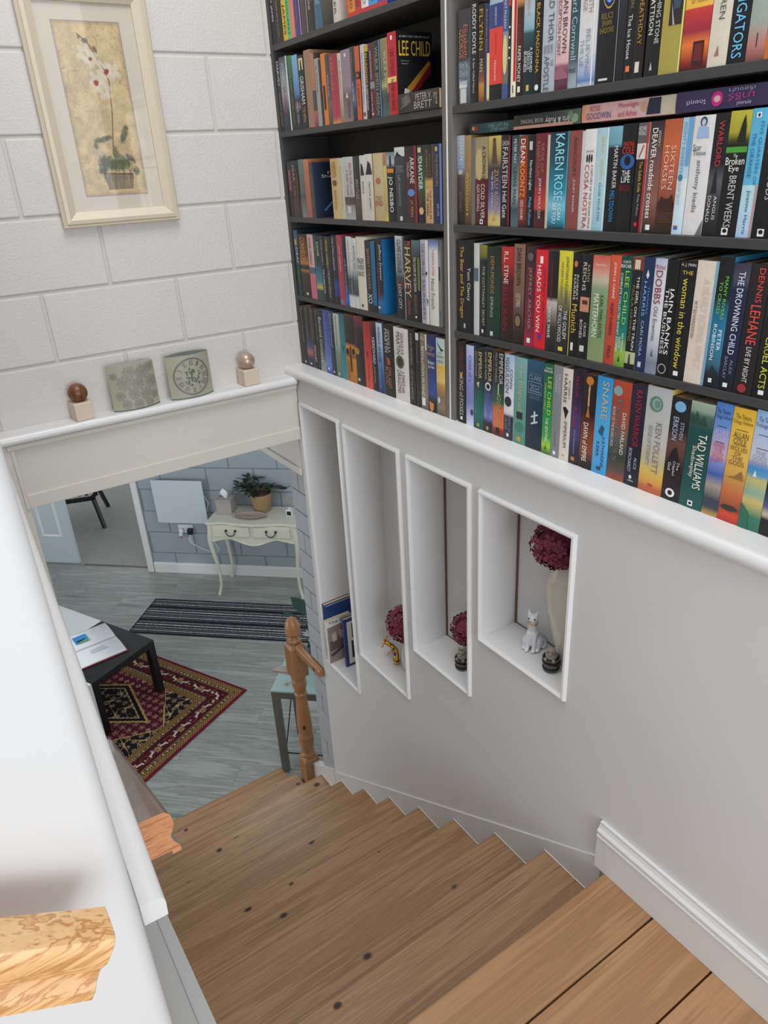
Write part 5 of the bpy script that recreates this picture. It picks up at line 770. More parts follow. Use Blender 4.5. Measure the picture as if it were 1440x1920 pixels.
def build_book(y0, y1, h, bg, tx, sh, z, xs, label, group, name='book', cover=None, flat=False, loc=None, depth=None):
    # local frame: spine faces -x at x=0, w runs 0 (left, +y) .. th (right, -y), z up from the foot
    th = y0-y1; dp = depth or (.128 if h < .212 else .152); mb = MB(); bul = min(.0011, th*.05)
    st = stops(bg); fr = sorted({f for f, _ in st}|{0., 1.})
    ncol = 4; side0, side1 = st[0][1], st[-1][1]; flat_c = st[len(st)//2][1]
    rows = [(st[i], st[i+1]) for i in range(len(st)-1) if st[i+1][0]-st[i][0] > 1e-4]
    for (fa, ca), (fb, cb) in rows:
        for c in range(ncol):
            wa, wb = c/ncol, (c+1)/ncol
            xa = -bul*4*wa*(1-wa); xb = -bul*4*wb*(1-wb)
            za, zb = h*(1-fa), h*(1-fb)
            mb.add([(xa, -th*wa, za), (xb, -th*wb, za), (xb, -th*wb, zb), (xa, -th*wa, zb)], [(0, 3, 2, 1)], [ca, cb, cb, ca])
    bt = .0012
    for w0, w1 in ((0, -bt), (-th+bt, -th)):     # boards
        mb.box(0, dp, w0, w1, 0, h, flat_c)
    mb.box(.0004, .0016, -bt, -th+bt, 0, h, flat_c)
    o = mb.build(name, 'book_print', None, loc or (xs, y0, z), fix=False)
    pg = .0008 if h < .212 else .0025
    MB().box(.0016, dp-.0015, -bt, -th+bt, .0006, h-pg).build('pages', 'pages', o)
    if tx or sh or cover:
        q = MB(); X = -bul-.0006
        for s_ in sh:
            if s_[0] == 'R':
                _, c, w0, w1, f0, f1 = s_; q.add([(X+.0002, -th*w0, h*(1-f0)), (X+.0002, -th*w1, h*(1-f0)), (X+.0002, -th*w1, h*(1-f1)), (X+.0002, -th*w0, h*(1-f1))], [(0, 3, 2, 1)], c)
            elif s_[0] == 'E':
                _, c, w, f, rw, rf = s_; n = 14
                q.add([(X+.0001, -th*(w+rw*cos(2*pi*k/n)), h*(1-f-rf*sin(2*pi*k/n))) for k in range(n)], [tuple(range(n))], c)
            else:
                _, c, P = s_; q.add([(X, -th*w, h*(1-f)) for w, f in P], [tuple(range(len(P)))], c)
            X -= .00004
        for t_ in tx:
            sx, c, f0, f1, w0, w1 = t_[:6]
            if len(t_) > 6: put_text(q, sx, c, lambda a, b: (X-.0002, -th*(w0+(w1-w0)*a), h*(1-f1+(f1-f0)*b)))
            else: put_text(q, sx, c, lambda a, b: (X-.0002, -th*(w0+(w1-w0)*b), h*(1-f0-(f1-f0)*a)))
        YO = -th-.0003
        for t_ in (cover or []):        # print on the front board (faces -y)
            if t_[0] == 'T':
                _, sx, c, d0, d1, f0, f1 = t_; put_text(q, sx, c, lambda a, b: (dp*(d0+(d1-d0)*a), -th-.0022, h*(1-f1+(f1-f0)*b)))
            else:
                _, c, P = t_; YO -= .00012; q.add([(dp*d, YO, h*(1-f)) for d, f in P], [tuple(range(len(P)))], c)
        q.build('spine_print', 'flat_print', o, fix=False)['kind'] = 'stuff'
    tag(o, label, 'book', group)
    return o
ORD = ['first', 'second', 'third', 'fourth', 'fifth', 'sixth', 'seventh', 'eighth', 'ninth', 'tenth', 'eleventh', 'twelfth', 'thirteenth', 'fourteenth', 'fifteenth', 'sixteenth',
       'seventeenth', 'eighteenth', 'nineteenth', 'twentieth', 'twenty-first', 'twenty-second', 'twenty-third', 'twenty-fourth', 'twenty-fifth', 'twenty-sixth', 'twenty-seventh', 'twenty-eighth']
WHERE = {'R1': 'top shelf right of divider', 'R2': 'second shelf right of divider', 'R3': 'third shelf right of divider', 'R4': 'ledge row right of divider',
         'L0': 'top shelf left of divider', 'L1': 'second shelf left of divider', 'L2': 'third shelf left of divider', 'L3': 'fourth shelf left of divider', 'L4': 'ledge row left of divider'}
COVERS = {('L1', 21): None}
for name, z, xs, row in ROWS:
    for i, (y0, y1, h, bg, tx, sh) in enumerate(row):
        st = stops(bg); base = cname(st[len(st)//2][1]); tc = cname(tx[0][1]) if tx else None
        lab = '%s book%s, %s from left, %s' % (base, (' with %s lettering' % tc) if tc else '', ORD[i], WHERE[name])
        cov = None
        if name == 'L3' and abs(h-.226) < .03 and tx and tx[0][0] == 'Jeffery Deaver':
            cov = [('T', 'CU', 'c83030', .5, .98, .36, .48), ('T', 'JD', 'd8d8d8', .72, .98, .1, .33), ('T', 'Will be', 'c8c8c8', .6, .98, .88, .91)]
        build_book(y0, y1, h, bg, tx, sh, z+.0004, xs, lab, 'books on the %s' % WHERE[name], cover=cov)
# books with their front covers showing beside a gap
build_book(-.7116, -.753, .196, 'b8202c', [('LEE CHILD', '6a1018', .2, .5, .3, .7), ('NEVER GO BACK', '6a1018', .56, .95, .3, .7)], [('R', 'e8c870', -.1, .95, .53, .6), ('R', 'f0e8e0', .4, .6, .04, .09)],
    3.5784, .011, 'red spined thriller with black cover showing, last upright on second shelf left of divider', 'books on the second shelf left of divider', depth=.120,
    cover=[('P', '15161a', [(0, 0), (1, 0), (1, 1), (0, 1)]), ('T', 'LEE CHILD', 'e8c030', .06, .94, .11, .29), ('T', '#1 NEW YORK TIMES BESTSELLER', 'c8c8c8', .08, .92, .05, .075), ('T', '"Compulsive', 'a8a8a8', .1, .34, .34, .36), ('T', 'fantastic."', 'a8a8a8', .12, .32, .37, .39),
           ('P', '7a1420', [(.4, .66), (.95, .36), (.95, .5), (.5, .74)]), ('P', 'b8802c', [(.22, .7), (.9, .34), (.95, .38), (.36, .74)]), ('P', 'd8d0c8', [(.16, .78), (.2, .68), (.34, .7), (.3, .76)])])
build_book(-.204, -.226, .176, '0:2a3438 .5:3a4440 1:30383c', [('a novel', '8a9480', .2, .8, .4, .6)], [], 3.2984, .012, 'dark navy book with white cover lettering showing beside a gap, third shelf left', 'books on the third shelf left of divider', depth=.112,
    cover=[('P', '1b2a40', [(0, 0), (1, 0), (1, 1), (0, 1)]), ('T', 'Fi', 'e0dcd4', .5, .66, .17, .22), ('T', 'Sha', 'e0dcd4', .28, .62, .225, .28), ('P', '5a7a9c', [(.3, .86), (.9, .56), (.92, .6), (.34, .89)])])
# books lying flat: spine along y, the thickness upwards
def flat_book(y0, y1, th, z, xs, bg, tx, sh, label, tilt=0., flip=False):
    L_ = y0-y1
    o = build_book(0, -th, L_, bg, tx, sh, 0, 0, label, 'books lying flat', loc=(0, 0, 0), depth=.115)
    # stand-up book -> lying: local z becomes +-y, local -y (thickness) becomes -+z
    if flip: o.matrix_world = Matrix.Translation((xs, y1, z))@Matrix(((1, 0, 0, 0), (0, 0, 1, 0), (0, -1, 0, 0), (0, 0, 0, 1)))
    else: o.matrix_world = Matrix.Translation((xs, y0, z+th))@Matrix(((1, 0, 0, 0), (0, 0, -1, 0), (0, 1, 0, 0), (0, 0, 0, 1)))
    if tilt: o.matrix_world = Matrix.Translation((xs, y0, z))@Matrix.Rotation(tilt, 4, 'X')@Matrix.Translation((-xs, -y0, -z))@o.matrix_world
    return o
ZF = 3.298+.2135
flat_book(-1.032, -1.196, .022, ZF, .034, '0:22363c .5:2a4c54 1:1c2a30', [('CATHY KELLY', '9ab0a0', .12, .5, .58, .86), ('THE LOST GIRLS', '8ab0b8', .1, .55, .2, .5)], [('E', '8a3a2a', .5, .84, .34, .06), ('E', 'c8b060', .45, .9, .2, .03)],
          'dark teal book lying flat on the second shelf nearest the divider')
flat_book(-1.200, -1.408, .029, ZF, .030, '0:5a6a58 .3:3a443e .5:2a2a2c .95:22221f 1:3a3a38', [('Iris & Ruby', 'd8d4cc', .16, .5, .3, .8), ('ROSIE THOMAS', 'b8b4b0', .54, .88, .35, .65)], [('R', 'b88a78', .78, 1, .1, 1), ('E', '8aa080', .6, .08, .3, .05), ('E', '6a8a6a', .4, .14, .3, .04)],
          'dark book lying flat with trailing leaf pattern, second from the divider on second shelf')
flat_book(-1.412, -1.644, .033, ZF, .028, '0:d88a50 .05:d8a088 .2:d8a8a8 .8:d8b4b4 .88:c8bca8 1:cbbfa6', [('ROSIE', 'b86a80', .1, .22, .58, .9), ('GOODWIN', '4a4a7a', .06, .34, .14, .5), ('Moonlight', 'c04a50', .42, .64, .55, .88), ('and Ashes', 'c04a50', .42, .62, .12, .45)],
          [('P', '202638', [(.1, .72), (.95, .74), (.95, .86), (.1, .86)]), ('E', 'c89a7a', .55, .69, .28, .035), ('R', 'd8dce0', .3, .7, .78, .81)], 'pink novel lying flat on top of the upright books of the second shelf', 0, True)
flat_book(-1.648, -1.870, .034, ZF, .026, '3a2f52', [('โดยฤดี', 'c8c4d8', .72, .90, .42, .68), ('มาธีร์', 'b83a8a', .30, .52, .34, .68), ('คุณแม่', 'c8c0d8', .32, .44, .70, .92), ('เรื่องเล่า', 'a8a0b8', .30, .52, .10, .30)], [('E', 'c0287a', .5, .62, .36, .052), ('E', 'd8b0b0', .5, .62, .16, .03)],
          'purple book lying flat with pink round emblem, rightmost of the flat books')
flat_book(-.760, -.944, .046, 3.5788, .006, '0:2c2a2a .5:332f2d 1:2a2828', [('PETER V.', 'b8b0a8', .46, .84, .54, .88), ('BRETT', 'b8b0a8', .42, .84, .12, .48), ('THE', 'b8b0a8', .88, .92, .5, .8), ('CORE', 'b8b0a8', .93, .97, .2, .8)], [('P', '5a5450', [(.2, .05), (.4, .12), (.8, .1), (.95, .3), (.5, .36), (.3, .2)]), ('P', '6a625c', [(.3, .2), (.5, .16), (.95, .22), (.6, .3)])],
          'thick dark book lying flat with grey lettering in front of the black cover', 0, True)
# boxed set on the top left shelf
bx = MB().box(0, .135, 0, -.20, 0, .010, 'c02a2a'); bx.box(.133, .136, 0, -.20, 0, .20, 'c02a2a'); bx.box(0, .136, .003, 0, 0, .20, 'c85a30'); bx.box(0, .136, -.20, -.203, 0, .20, '2a3a8a')
tag(bx.build('slipcase', 'book_print', None, (.012, -.517, 3.8402)), 'red slipcase holding a boxed set on the top left shelf', 'slipcase')
yy = -.5175
for i, (c, w_) in enumerate((('d8842c', .034), ('b8303c', .034), ('dcdcd8', .036), ('3a9ad0', .044), ('4a4aa0', .044))):
    build_book(yy, yy-w_, .178, c, [('BOXED', mixc(c, '202020', .6), .6, .95, .3, .7)], [], 3.8504, .014, '%s book inside the red slipcase' % cname(c), 'books in the red slipcase'); yy -= w_+.0006

# ================================================================ framed print on the far wall
fr = empty('framed_picture', (-.5975, -.002, 3.321)); tag(fr, 'cream framed botanical orchid print hanging on the white block wall', 'picture')
x0, x1, z0, z1 = -.787, -.408, 3.321, 3.980
def FP(o): o.parent = fr; o.location = Vector(o.location)-Vector(fr.location); return o
ix0, ix1, iz0, iz1 = x0+.047, x1-.045, z0+.046, z1-.047
for P, Q, Pi, Qi in (((x0, z0), (x1, z0), (ix0, iz0), (ix1, iz0)), ((x0, z1), (x1, z1), (ix0, iz1), (ix1, iz1)), ((x0, z0), (x0, z1), (ix0, iz0), (ix0, iz1)), ((x1, z0), (x1, z1), (ix1, iz0), (ix1, iz1))):
    q = MB(); prof = [(0, -.002), (0, -.020), (.10, -.024), (.2, -.020), (.26, -.026), (.5, -.028), (.85, -.018), (1, -.014), (1, -.004)]
    vs = []
    for a, b_ in ((P, Pi), (Q, Qi)):
        for t_, yv in prof: vs.append((a[0]+(b_[0]-a[0])*t_, yv, a[1]+(b_[1]-a[1])*t_))
    k = len(prof); q.add(vs, [(i, i+1, k+i+1, k+i) for i in range(k-1)]+[tuple(range(k)), tuple(range(k, 2*k))])
    FP(q.build('frame_rail', 'picture_frame'))
FP(MB().box(ix0-.004, ix1+.004, -.0068, -.002, iz0-.004, iz1+.004).build('mount', 'mat_board'))
px0, px1, pz0, pz1 = -.694, -.500, 3.412, 3.884
q = MB(); w_ = .003
for a in ((px0-w_, px1+w_, pz0-w_, pz0), (px0-w_, px1+w_, pz1, pz1+w_), (px0-w_, px0, pz0, pz1), (px1, px1+w_, pz0, pz1)): q.box(a[0], a[1], -.0074, -.0066, a[2], a[3])
FP(q.build('mount_bevel', 'dish'))
def orchid(U, V):
    # u right, v up ; parchment with an orchid in a pot
    A = U*.194; B_ = V*.472
    n = vnoise(U*9, V*22, 3)*.5+vnoise(U*24, V*60, 4)*.3+vnoise(U*70, V*170, 5)*.2
    c = hx('cdb78e')[None, None]*(.86+.28*n[..., None])
    swirl = np.abs(np.sin(26*vnoise(U*4+1, V*9, 8)))
    sw = ((swirl < .10) & (vnoise(U*3, V*6, 9) > .42)); c = np.where(sw[..., None], c*.86, c)
    edge = np.minimum(np.minimum(U, 1-U)*.194, np.minimum(V, 1-V)*.472); c = np.where((edge < .006)[..., None], c*.93, c)
    def blob(cu, cv, ru, rv, col, al, ang=0., soft=.35):
        nonlocal c
        du = (U-cu)*.194; dv = (V-cv)*.472; x = du*cos(ang)+dv*sin(ang); y = -du*sin(ang)+dv*cos(ang)
        d = np.sqrt((x/ru)**2+(y/rv)**2)+(vnoise(U*30, V*70, 11)-.5)*.35
        m_ = np.clip((1-d)/soft, 0, 1)[..., None]*al; c = c*(1-m_)+hx(col)[None, None]*m_
    def line(P, r_, col, al):
        nonlocal c
        for (u0, v0), (u1, v1) in zip(P[:-1], P[1:]):
            ax, ay = (U-u0)*.194, (V-v0)*.472; bx_, by = (u1-u0)*.194, (v1-v0)*.472
            t_ = np.clip((ax*bx_+ay*by)/(bx_*bx_+by*by), 0, 1); d = np.hypot(ax-t_*bx_, ay-t_*by)
            m_ = np.clip((r_-d)/(r_*.6), 0, 1)[..., None]*al; c = c*(1-m_)+hx(col)[None, None]*m_
    line([(.55, .24), (.60, .36), (.66, .50), (.68, .60), (.70, .67), (.66, .74), (.60, .78), (.55, .83), (.50, .87), (.42, .91), (.34, .935)], .0022, '6b5b45', .9)
    for cu, cv in ((.50, .80), (.66, .74), (.52, .68), (.78, .73), (.40, .83), (.60, .62)):
        for k in range(5): a = k*2*pi/5+cu*9; blob(cu+.075*cos(a), cv+.033*sin(a), .013, .010, 'ddd6c8', .62, a)
    for cu, cv, rr in ((.68, .725, .008), (.49, .665, .009), (.47, .80, .006), (.70, .735, .006)): blob(cu, cv, rr, rr, '8e3a36', .85)
    blob(.57, .85, .007, .012, '6e6148', .8, .5); blob(.44, .90, .010, .008, '665a44', .8); blob(.36, .92, .006, .006, '6e6148', .7)
    for cu, cv, ru, rv, a, col in ((.46, .34, .030, .010, .25, '57604c'), (.36, .335, .018, .010, .1, '5e654f'), (.30, .30, .008, .012, 0, '5a5f4c'), (.78, .36, .012, .030, -.5, '5b624d'), (.83, .40, .008, .010, -.3, '666a52'),
                                   (.52, .19, .040, .022, 0, '5d6450'), (.40, .20, .026, .026, .5, '4f5646'), (.70, .20, .030, .020, -.5, '565c48'), (.82, .22, .022, .010, -.7, '5a4f4e'), (.60, .24, .012, .030, 0, '64704c'), (.62, .17, .034, .014, 0, '6a7350'), (.34, .15, .016, .014, .4, '4c5145'), (.88, .14, .012, .016, .3, '53573f')):
        blob(cu, cv, ru, rv, col, .82, a, .5)
    pot = (V > .03) & (V < .13) & (np.abs(U-.58) < .20+.5*(V-.03)); m_ = pot[..., None]*.6*(.7+.5*vnoise(U*60, V*14, 15)[..., None])
    c = c*(1-m_)+hx('5d5647')[None, None]*m_
    line([(.35, .135), (.80, .12)], .0018, '3f3d33', .8)
    for k in range(26):
        u0 = .30+.022*k; line([(u0, .2+.05*sin(k*2.1)), (u0+.05*sin(k*1.3), .12+.04*cos(k))], .0012, '3e4237', .5)
    return c
FP(raster('print', 96, 230, orchid, lambda u, v: (px0+u*(px1-px0), -.0076, pz0+v*(pz1-pz0)), 'paper_print'))
FP(MB().box(ix0-.002, ix1+.002, -.0105, -.0090, iz0-.002, iz1+.002).build('glass_pane', 'clear_glass'))

# ================================================================ ornaments on the far ledge
ZO = 2.7162
def cube_ball(x, y, ballmat, label, rot, bs=.068):
    e = empty('ball_ornament', (x, y, ZO), rot); tag(e, label, 'ornament')
    MB().box(-.031, .031, -.031, .031, 0, .062).build('cube_base', 'beige_block', e, bevel=.004)
    MB().ball((0, 0, .062+.029), .0325, 24, 14).build('ball', ballmat, e, smooth=True)
cube_ball(-.868, -.040, 'ball_wood', 'dark wooden ball on a beige cube at the left end of ledge', .12)
cube_ball(-.246, -.044, 'pearl', 'pearly metallic ball on a beige cube near the bookcase corner', .05)
def lens(w_, d_, n=12):
    # vesica outline centred on the origin, width w_ along x, thickness d_ along y
    R_ = (w_*w_/4+d_*d_/4)/(d_); pts = []
    a = math.asin(w_/2/R_)
    for i in range(n+1): t_ = -a+2*a*i/n; pts.append((R_*sin(t_), -(R_*cos(t_)-(R_-d_/2))))
    for i in range(n+1): t_ = a-2*a*i/n; pts.append((R_*sin(t_), R_*cos(t_)-(R_-d_/2)))
    out = [pts[0]]
    for p in pts[1:]:
        if (Vector(p)-Vector(out[-1])).length > 1e-5 and (Vector(p)-Vector(out[0])).length > 1e-5: out.append(p)
    return out
def tin(x, y, rot, label, kind):
    e = empty('oval_tin', (x, y, ZO), rot); tag(e, label, 'tin', 'oval tins on the ledge')
    w_, d_, h = .166, .058, .158
    q = MB(); q.prism(lens(w_, d_), 'z', 0, h); o = q.build('tin_body', 'tin_olive', e); smooth_angle(o, 35)
    q = MB(); q.prism(lens(w_-.002, d_-.002), 'z', h-.001, h+.0015); q.build('tin_lid', 'tin_dark' if kind == 'clock' else 'tissue_box', e)
    q = MB(); q.prism(lens(w_+.002, d_+.002), 'z', -.0, .004); q.build('tin_rim', 'tin_dark', e)
    R_ = (w_*w_/4+d_*d_/4)/d_
    def on(px, pz): return (px, -(math.sqrt(max(R_*R_-px*px, 0))-(R_-d_/2))-.0009, pz)
    q = MB()
    if kind == 'clock':
        cz = .079; ink = '5f6663'
        def ringf(r0, r1, n=40):
            for k in range(n):
                a, b_ = 2*pi*k/n, 2*pi*(k+1)/n
                q.add([on(r0*cos(a), cz+r0*sin(a)), on(r1*cos(a), cz+r1*sin(a)), on(r1*cos(b_), cz+r1*sin(b_)), on(r0*cos(b_), cz+r0*sin(b_))], [(0, 1, 2, 3)], ink)
        ringf(.0655, .068); ringf(.0625, .0632)
        for k in range(60):
            a = 2*pi*k/60; q.add([on(r_*cos(a+s_), cz+r_*sin(a+s_)) for r_, s_ in ((.0632, -.02), (.0655, -.02), (.0655, .02), (.0632, .02))], [(0, 1, 2, 3)], ink)
        for k, sx in enumerate(('XII', 'I', 'II', 'III', 'IIII', 'V', 'VI', 'VII', 'VIII', 'IX', 'X', 'XI')):
            a = pi/2-2*pi*k/12; wd = .0042*len(sx)+.003
            ca, sa = cos(a), sin(a)
            put_text(q, sx, ink, lambda u, v: on((.040+.019*v)*ca+(u-.5)*wd*sa, cz+(.040+.019*v)*sa-(u-.5)*wd*ca))
        rnd = random.Random(3)
        for k in range(46):
            a = rnd.uniform(0, 2*pi); r_ = .034*math.sqrt(rnd.random()); s_ = rnd.uniform(.0035, .0065); t_ = rnd.uniform(0, 3)
            P = [on(r_*cos(a)+s_*cos(t_+j*2*pi/5)*(1 if j % 2 else .6), cz+r_*sin(a)+s_*sin(t_+j*2*pi/5)*(1 if j % 2 else .6)) for j in range(5)]
            q.add(P, [tuple(range(5))], ink)
    else:
        rnd = random.Random(5); ink = '8f8a82'
        cs = [(-.015, .135, .022), (.030, .128, .024), (.062, .142, .018), (-.035, .098, .026), (.010, .092, .022), (.060, .090, .022), (-.010, .058, .020), (.035, .050, .022), (-.055, .055, .016), (.066, .040, .014), (-.040, .022, .016), (.0, .018, .018), (.042, .016, .016), (-.066, .125, .012)]
        for cx, cz, rr in cs:
            for j in range(9):
                a = 2*pi*j/9+rr*40; P = [on(cx, cz)]
                for b_ in (-.26, 0, .26): P.append(on(max(-.079, min(.079, cx+rr*cos(a+b_)*(1.08 if b_ == 0 else .95))), max(.006, min(.154, cz+rr*sin(a+b_)*(1.08 if b_ == 0 else .95)))))
                q.add(P, [(0, 1, 2, 3)], ink)
    q.build('tin_print', 'flat_print', e, fix=False)
tin(-.680, -.042, .05, 'oval grey tin with pale flower pattern standing beside the wooden ball', 'flowers')
tin(-.474, -.044, .06, 'oval olive tin printed with a roman numeral clock face on ledge', 'clock')
# ================================================================ things in the niches
NF = [n[2]+T+.0006 for n in NI]
# niche 1: books standing with their spines to the stairs
def slab_book(x0, y0, th, h, dp, z, bg, tx, sh, cover, label, lean=0.):
    o = build_book(y0, y0-th, h, bg, tx, sh, z, x0, label, 'books in the tall niche', depth=dp, cover=cover, name='hardback')
    if lean: o.rotation_euler = (lean, 0, 0)
    return o
slab_book(-.058, -.0895, .020, .310, .142, NF[0], '1e3564', [], [], [('P', '1f3a72', [(0, 0), (1, 0), (1, 1), (0, 1)]), ('P', 'c8c8c8', [(.04, .02), (1, .02), (1, .03), (.04, .03)]), ('P', 'd4d2ce', [(0, .34), (1, .3), (1, 1), (0, 1)])], 'tall blue hardback at the back of the leftmost niche')
slab_book(-.070, -.1125, .018, .236, .135, NF[0], 'd8d6d0', [('THE CITY OF LONDON', '3a3a40', .05, .8, .25, .5), ('A HISTORY', '3a3a40', .3, .9, .6, .8)], [],
    [('P', 'd8d4cc', [(0, 0), (1, 0), (1, 1), (0, 1)]), ('T', 'The City', '2a4a80', .1, .95, .03, .11), ('P', '8a7a72', [(.04, .16), (1, .14), (1, 1), (.04, 1)]), ('P', '5f524c', [(.1, .5), (.5, .42), (1, .5), (1, .7), (.1, .72)]), ('P', 'b8aca4', [(.2, .34), (.36, .3), (.4, .5), (.22, .52)]), ('P', 'a89c94', [(.5, .3), (.66, .26), (.7, .48), (.52, .5)]), ('P', '6f5e54', [(.55, .3), (.62, .16), (.66, .3)]), ('P', '44393a', [(.1, .8), (.7, .66), (.74, .7), (.16, .86)])],
    'paperback with sepia cover photograph leaning in the leftmost niche')
slab_book(-.016, -.1885, .014, .262, .100, NF[0], '22336a', [], [], [('P', '22336a', [(0, 0), (1, 0), (1, 1), (0, 1)]), ('P', 'd4d2ca', [(.16, .07), (.94, .07), (.94, .95), (.16, .95)]), ('P', '4a4848', [(.4, .12), (.8, .12), (.8, .42), (.4, .42)]), ('P', '2a2a2e', [(.34, .48), (.84, .48), (.84, .84), (.34, .84)]), ('P', 'b0b0b4', [(.45, .55), (.7, .55), (.66, .75), (.5, .75)])],
    'blue bordered picture book with dark photographs in the leftmost niche')

def hydrangea(loc, r_, label, stem_to=None, seed=1):
    e = empty('hydrangea', loc); tag(e, label, 'flower', 'dried hydrangeas in the niches')
    rnd = random.Random(seed); q = MB()
    n = 130
    for i in range(n):
        zz = 1-2*(i+.5)/n; a = i*2.39996; rr = math.sqrt(1-zz*zz); d = Vector((rr*cos(a), rr*sin(a), zz)); d = (d+Vector((rnd.uniform(-.15, .15), rnd.uniform(-.15, .15), rnd.uniform(-.15, .15)))).normalized()
        c = d*r_*rnd.uniform(.86, 1.06); t1 = d.cross(Vector((.3, .2, .9))).normalized(); t2 = d.cross(t1); ph = rnd.uniform(0, 1.6); s_ = r_*rnd.uniform(.20, .28)
        for k in range(4):
            b = ph+k*pi/2; f = t1*cos(b)+t2*sin(b); g = t1*cos(b+pi/2)+t2*sin(b+pi/2); up = d*s_*rnd.uniform(.05, .4)
            q.add([c, c+f*s_*.6+g*s_*.42+up*.5, c+f*s_*1.05+up, c+f*s_*.6-g*s_*.42+up*.5], [(0, 1, 2, 3)])
    o = q.build('petals', 'hydrangea', e, fix=False)
    MB().ball((0, 0, 0), r_*.82, 14, 9).build('flower_core', 'hydrangea', e, smooth=True)
    if stem_to: MB().tube([(0, 0, -r_*.6), Vector(stem_to)-Vector(loc)], .003, 6).build('stem', 'leaf_dark', e)
    return e
def vase(loc, prof, label, ell=(1, 1)):
    q = MB(); q.lathe(prof, 28, ell=ell); o = q.build('vase', 'vase_cream', None, loc, smooth=True); smooth_angle(o, 60); return tag(o, label, 'vase')
vase((.046, -.645, NF[1]), [(.024, 0), (.034, .02), (.040, .06), (.036, .10), (.022, .135), (.020, .15), (.016, .15), (.016, .12), (.001, .11)], 'small cream vase in the second niche holding a dried hydrangea')
hydrangea((.040, -.632, NF[1]+.222), .076, 'burgundy dried hydrangea in the second niche from the left', (.046, -.645, NF[1]+.115), 1)
vase((.052, -.998, NF[2]), [(.018, 0), (.022, .02), (.021, .06), (.014, .085), (.011, .085), (.011, .05), (.001, .04)], 'small cream bud vase behind a bucket figurine in third niche')
hydrangea((.046, -1.010, NF[2]+.143), .058, 'burgundy dried hydrangea above the bucket figurine in the third niche', (.052, -.998, NF[2]+.05), 2)
vase((.049, -1.444, NF[3]), [(.022, 0), (.026, .008), (.034, .05), (.054, .11), (.070, .17), (.078, .225), (.074, .27), (.056, .315), (.034, .338), (.028, .338), (.028, .30), (.001, .28)], 'tall cream vase in the rightmost niche', (.5, 1))
hydrangea((.034, -1.414, NF[3]+.396), .072, 'large burgundy hydrangea head in the rightmost niche', (.049, -1.444, NF[3]+.29), 3)
# gilt brooch-like ornament
g = empty('gilt_ornament', (.030, -.548, NF[1])); tag(g, 'gilt jewelled lizard ornament beside the hydrangea in second niche', 'ornament')
q = MB(); body = [(-.030, .034, .085), (-.018, .024, .078), (-.004, .010, .066), (.004, -.004, .050), (.000, -.016, .034), (-.008, -.026, .020), (-.012, -.030, .006)]
q.tube(body, [.004, .009, .011, .012, .011, .010, .006], 8)
q.build('body', 'gold', g, smooth=True)
for a, b_ in (((-.016, .022, .080), (-.030, .040, .060)), ((-.016, .022, .080), (-.006, .036, .100)), ((.002, -.004, .050), (-.018, .016, .030)), ((.002, -.004, .050), (.0, .016, .026)), ((-.018, .030, .084), (-.026, .030, .104))):
    m_ = (Vector(a)+Vector(b_))/2+Vector((-.008, 0, .006)); q = MB(); q.tube([a, m_, b_], [.004, .0032, .0022], 6)
    for k in (-1, 0, 1): q.tube([b_, Vector(b_)+Vector((-.006, .005*k, -.006))], [.0018, .001], 5)
    q.build('leg', 'gold', g, smooth=True)
pts = [(-.010+.012*cos(a)*(1-a/14), -.030+.018*sin(a)*(1-a/14), .012) for a in [k*.5 for k in range(20)]]
MB().tube(pts, [.006*(1-k/26) for k in range(20)], 7).build('curled_tail', 'gold', g, smooth=True)
for p, m_ in (((-.010, .012, .072), 'gem_red'), ((-.007, -.004, .058), 'gem_green'), ((-.010, -.018, .042), 'gem_blue')):
    MB().ball(p, (.0065, .0075, .0075), 10, 6).build('gem', m_, g)
# bucket figurines with a cat peeping out
def bucket_cat(loc, rot, label):
    e = empty('bucket_figurine', loc, rot); tag(e, label, 'figurine', 'bucket cat figurines')
    q = MB(); q.lathe([(.019, 0), (.022, .003), (.0245, .040), (.0265, .041), (.0265, .045), (.0235, .045), (.021, .030), (.001, .028)], 20)
    o = q.build('bucket', 'pewter', e); smooth_angle(o, 35)
    for z in (.010, .031): q = MB(); q.lathe([(.0215+.0028*z/.04*1.3, z), (.0245+.0028*z/.04, z), (.0245+.0028*z/.04, z+.004), (.0215+.0028*z/.04*1.3, z+.004)], 20); q.build('hoop', 'iron', e)
    q = MB(); q.tube([(.0265*cos(a), .0265*sin(a), .040-.016*sin((a-pi)*1)) for a in [pi+k*pi/8 for k in range(9)]], .0016, 6); q.build('bucket_handle', 'iron', e, smooth=True)
    q = MB(); q.ball((0, 0, .050), (.020, .018, .016), 14, 9); q.ball((-.003, 0, .066), (.014, .014, .0125), 14, 9); q.ball((-.015, .0, .062), (.006, .007, .005), 10, 6)
    for s_ in (-1, 1):
        q.add([(-.004, s_*.004, .076), (-.004, s_*.013, .071), (.004, s_*.009, .073), (-.002, s_*.0105, .088)], [(0, 1, 3), (1, 2, 3), (2, 0, 3), (0, 2, 1)])
        q.ball((-.020, s_*.012, .046), (.006, .005, .006), 10, 6)
    q.build('cat', 'figurine_fur', e, smooth=False)
    for s_ in (-1, 1): MB().ball((-.0155, s_*.0055, .069), .0018, 8, 5).build('eye', 'eye_black', e)
    return e
bucket_cat((.008, -1.022, NF[2]), .5, 'pewter bucket figurine with a cat peeping out in the third niche')
bucket_cat((.002, -1.440, NF[3]), .5, 'pewter bucket figurine with a cat peeping out in the rightmost niche')
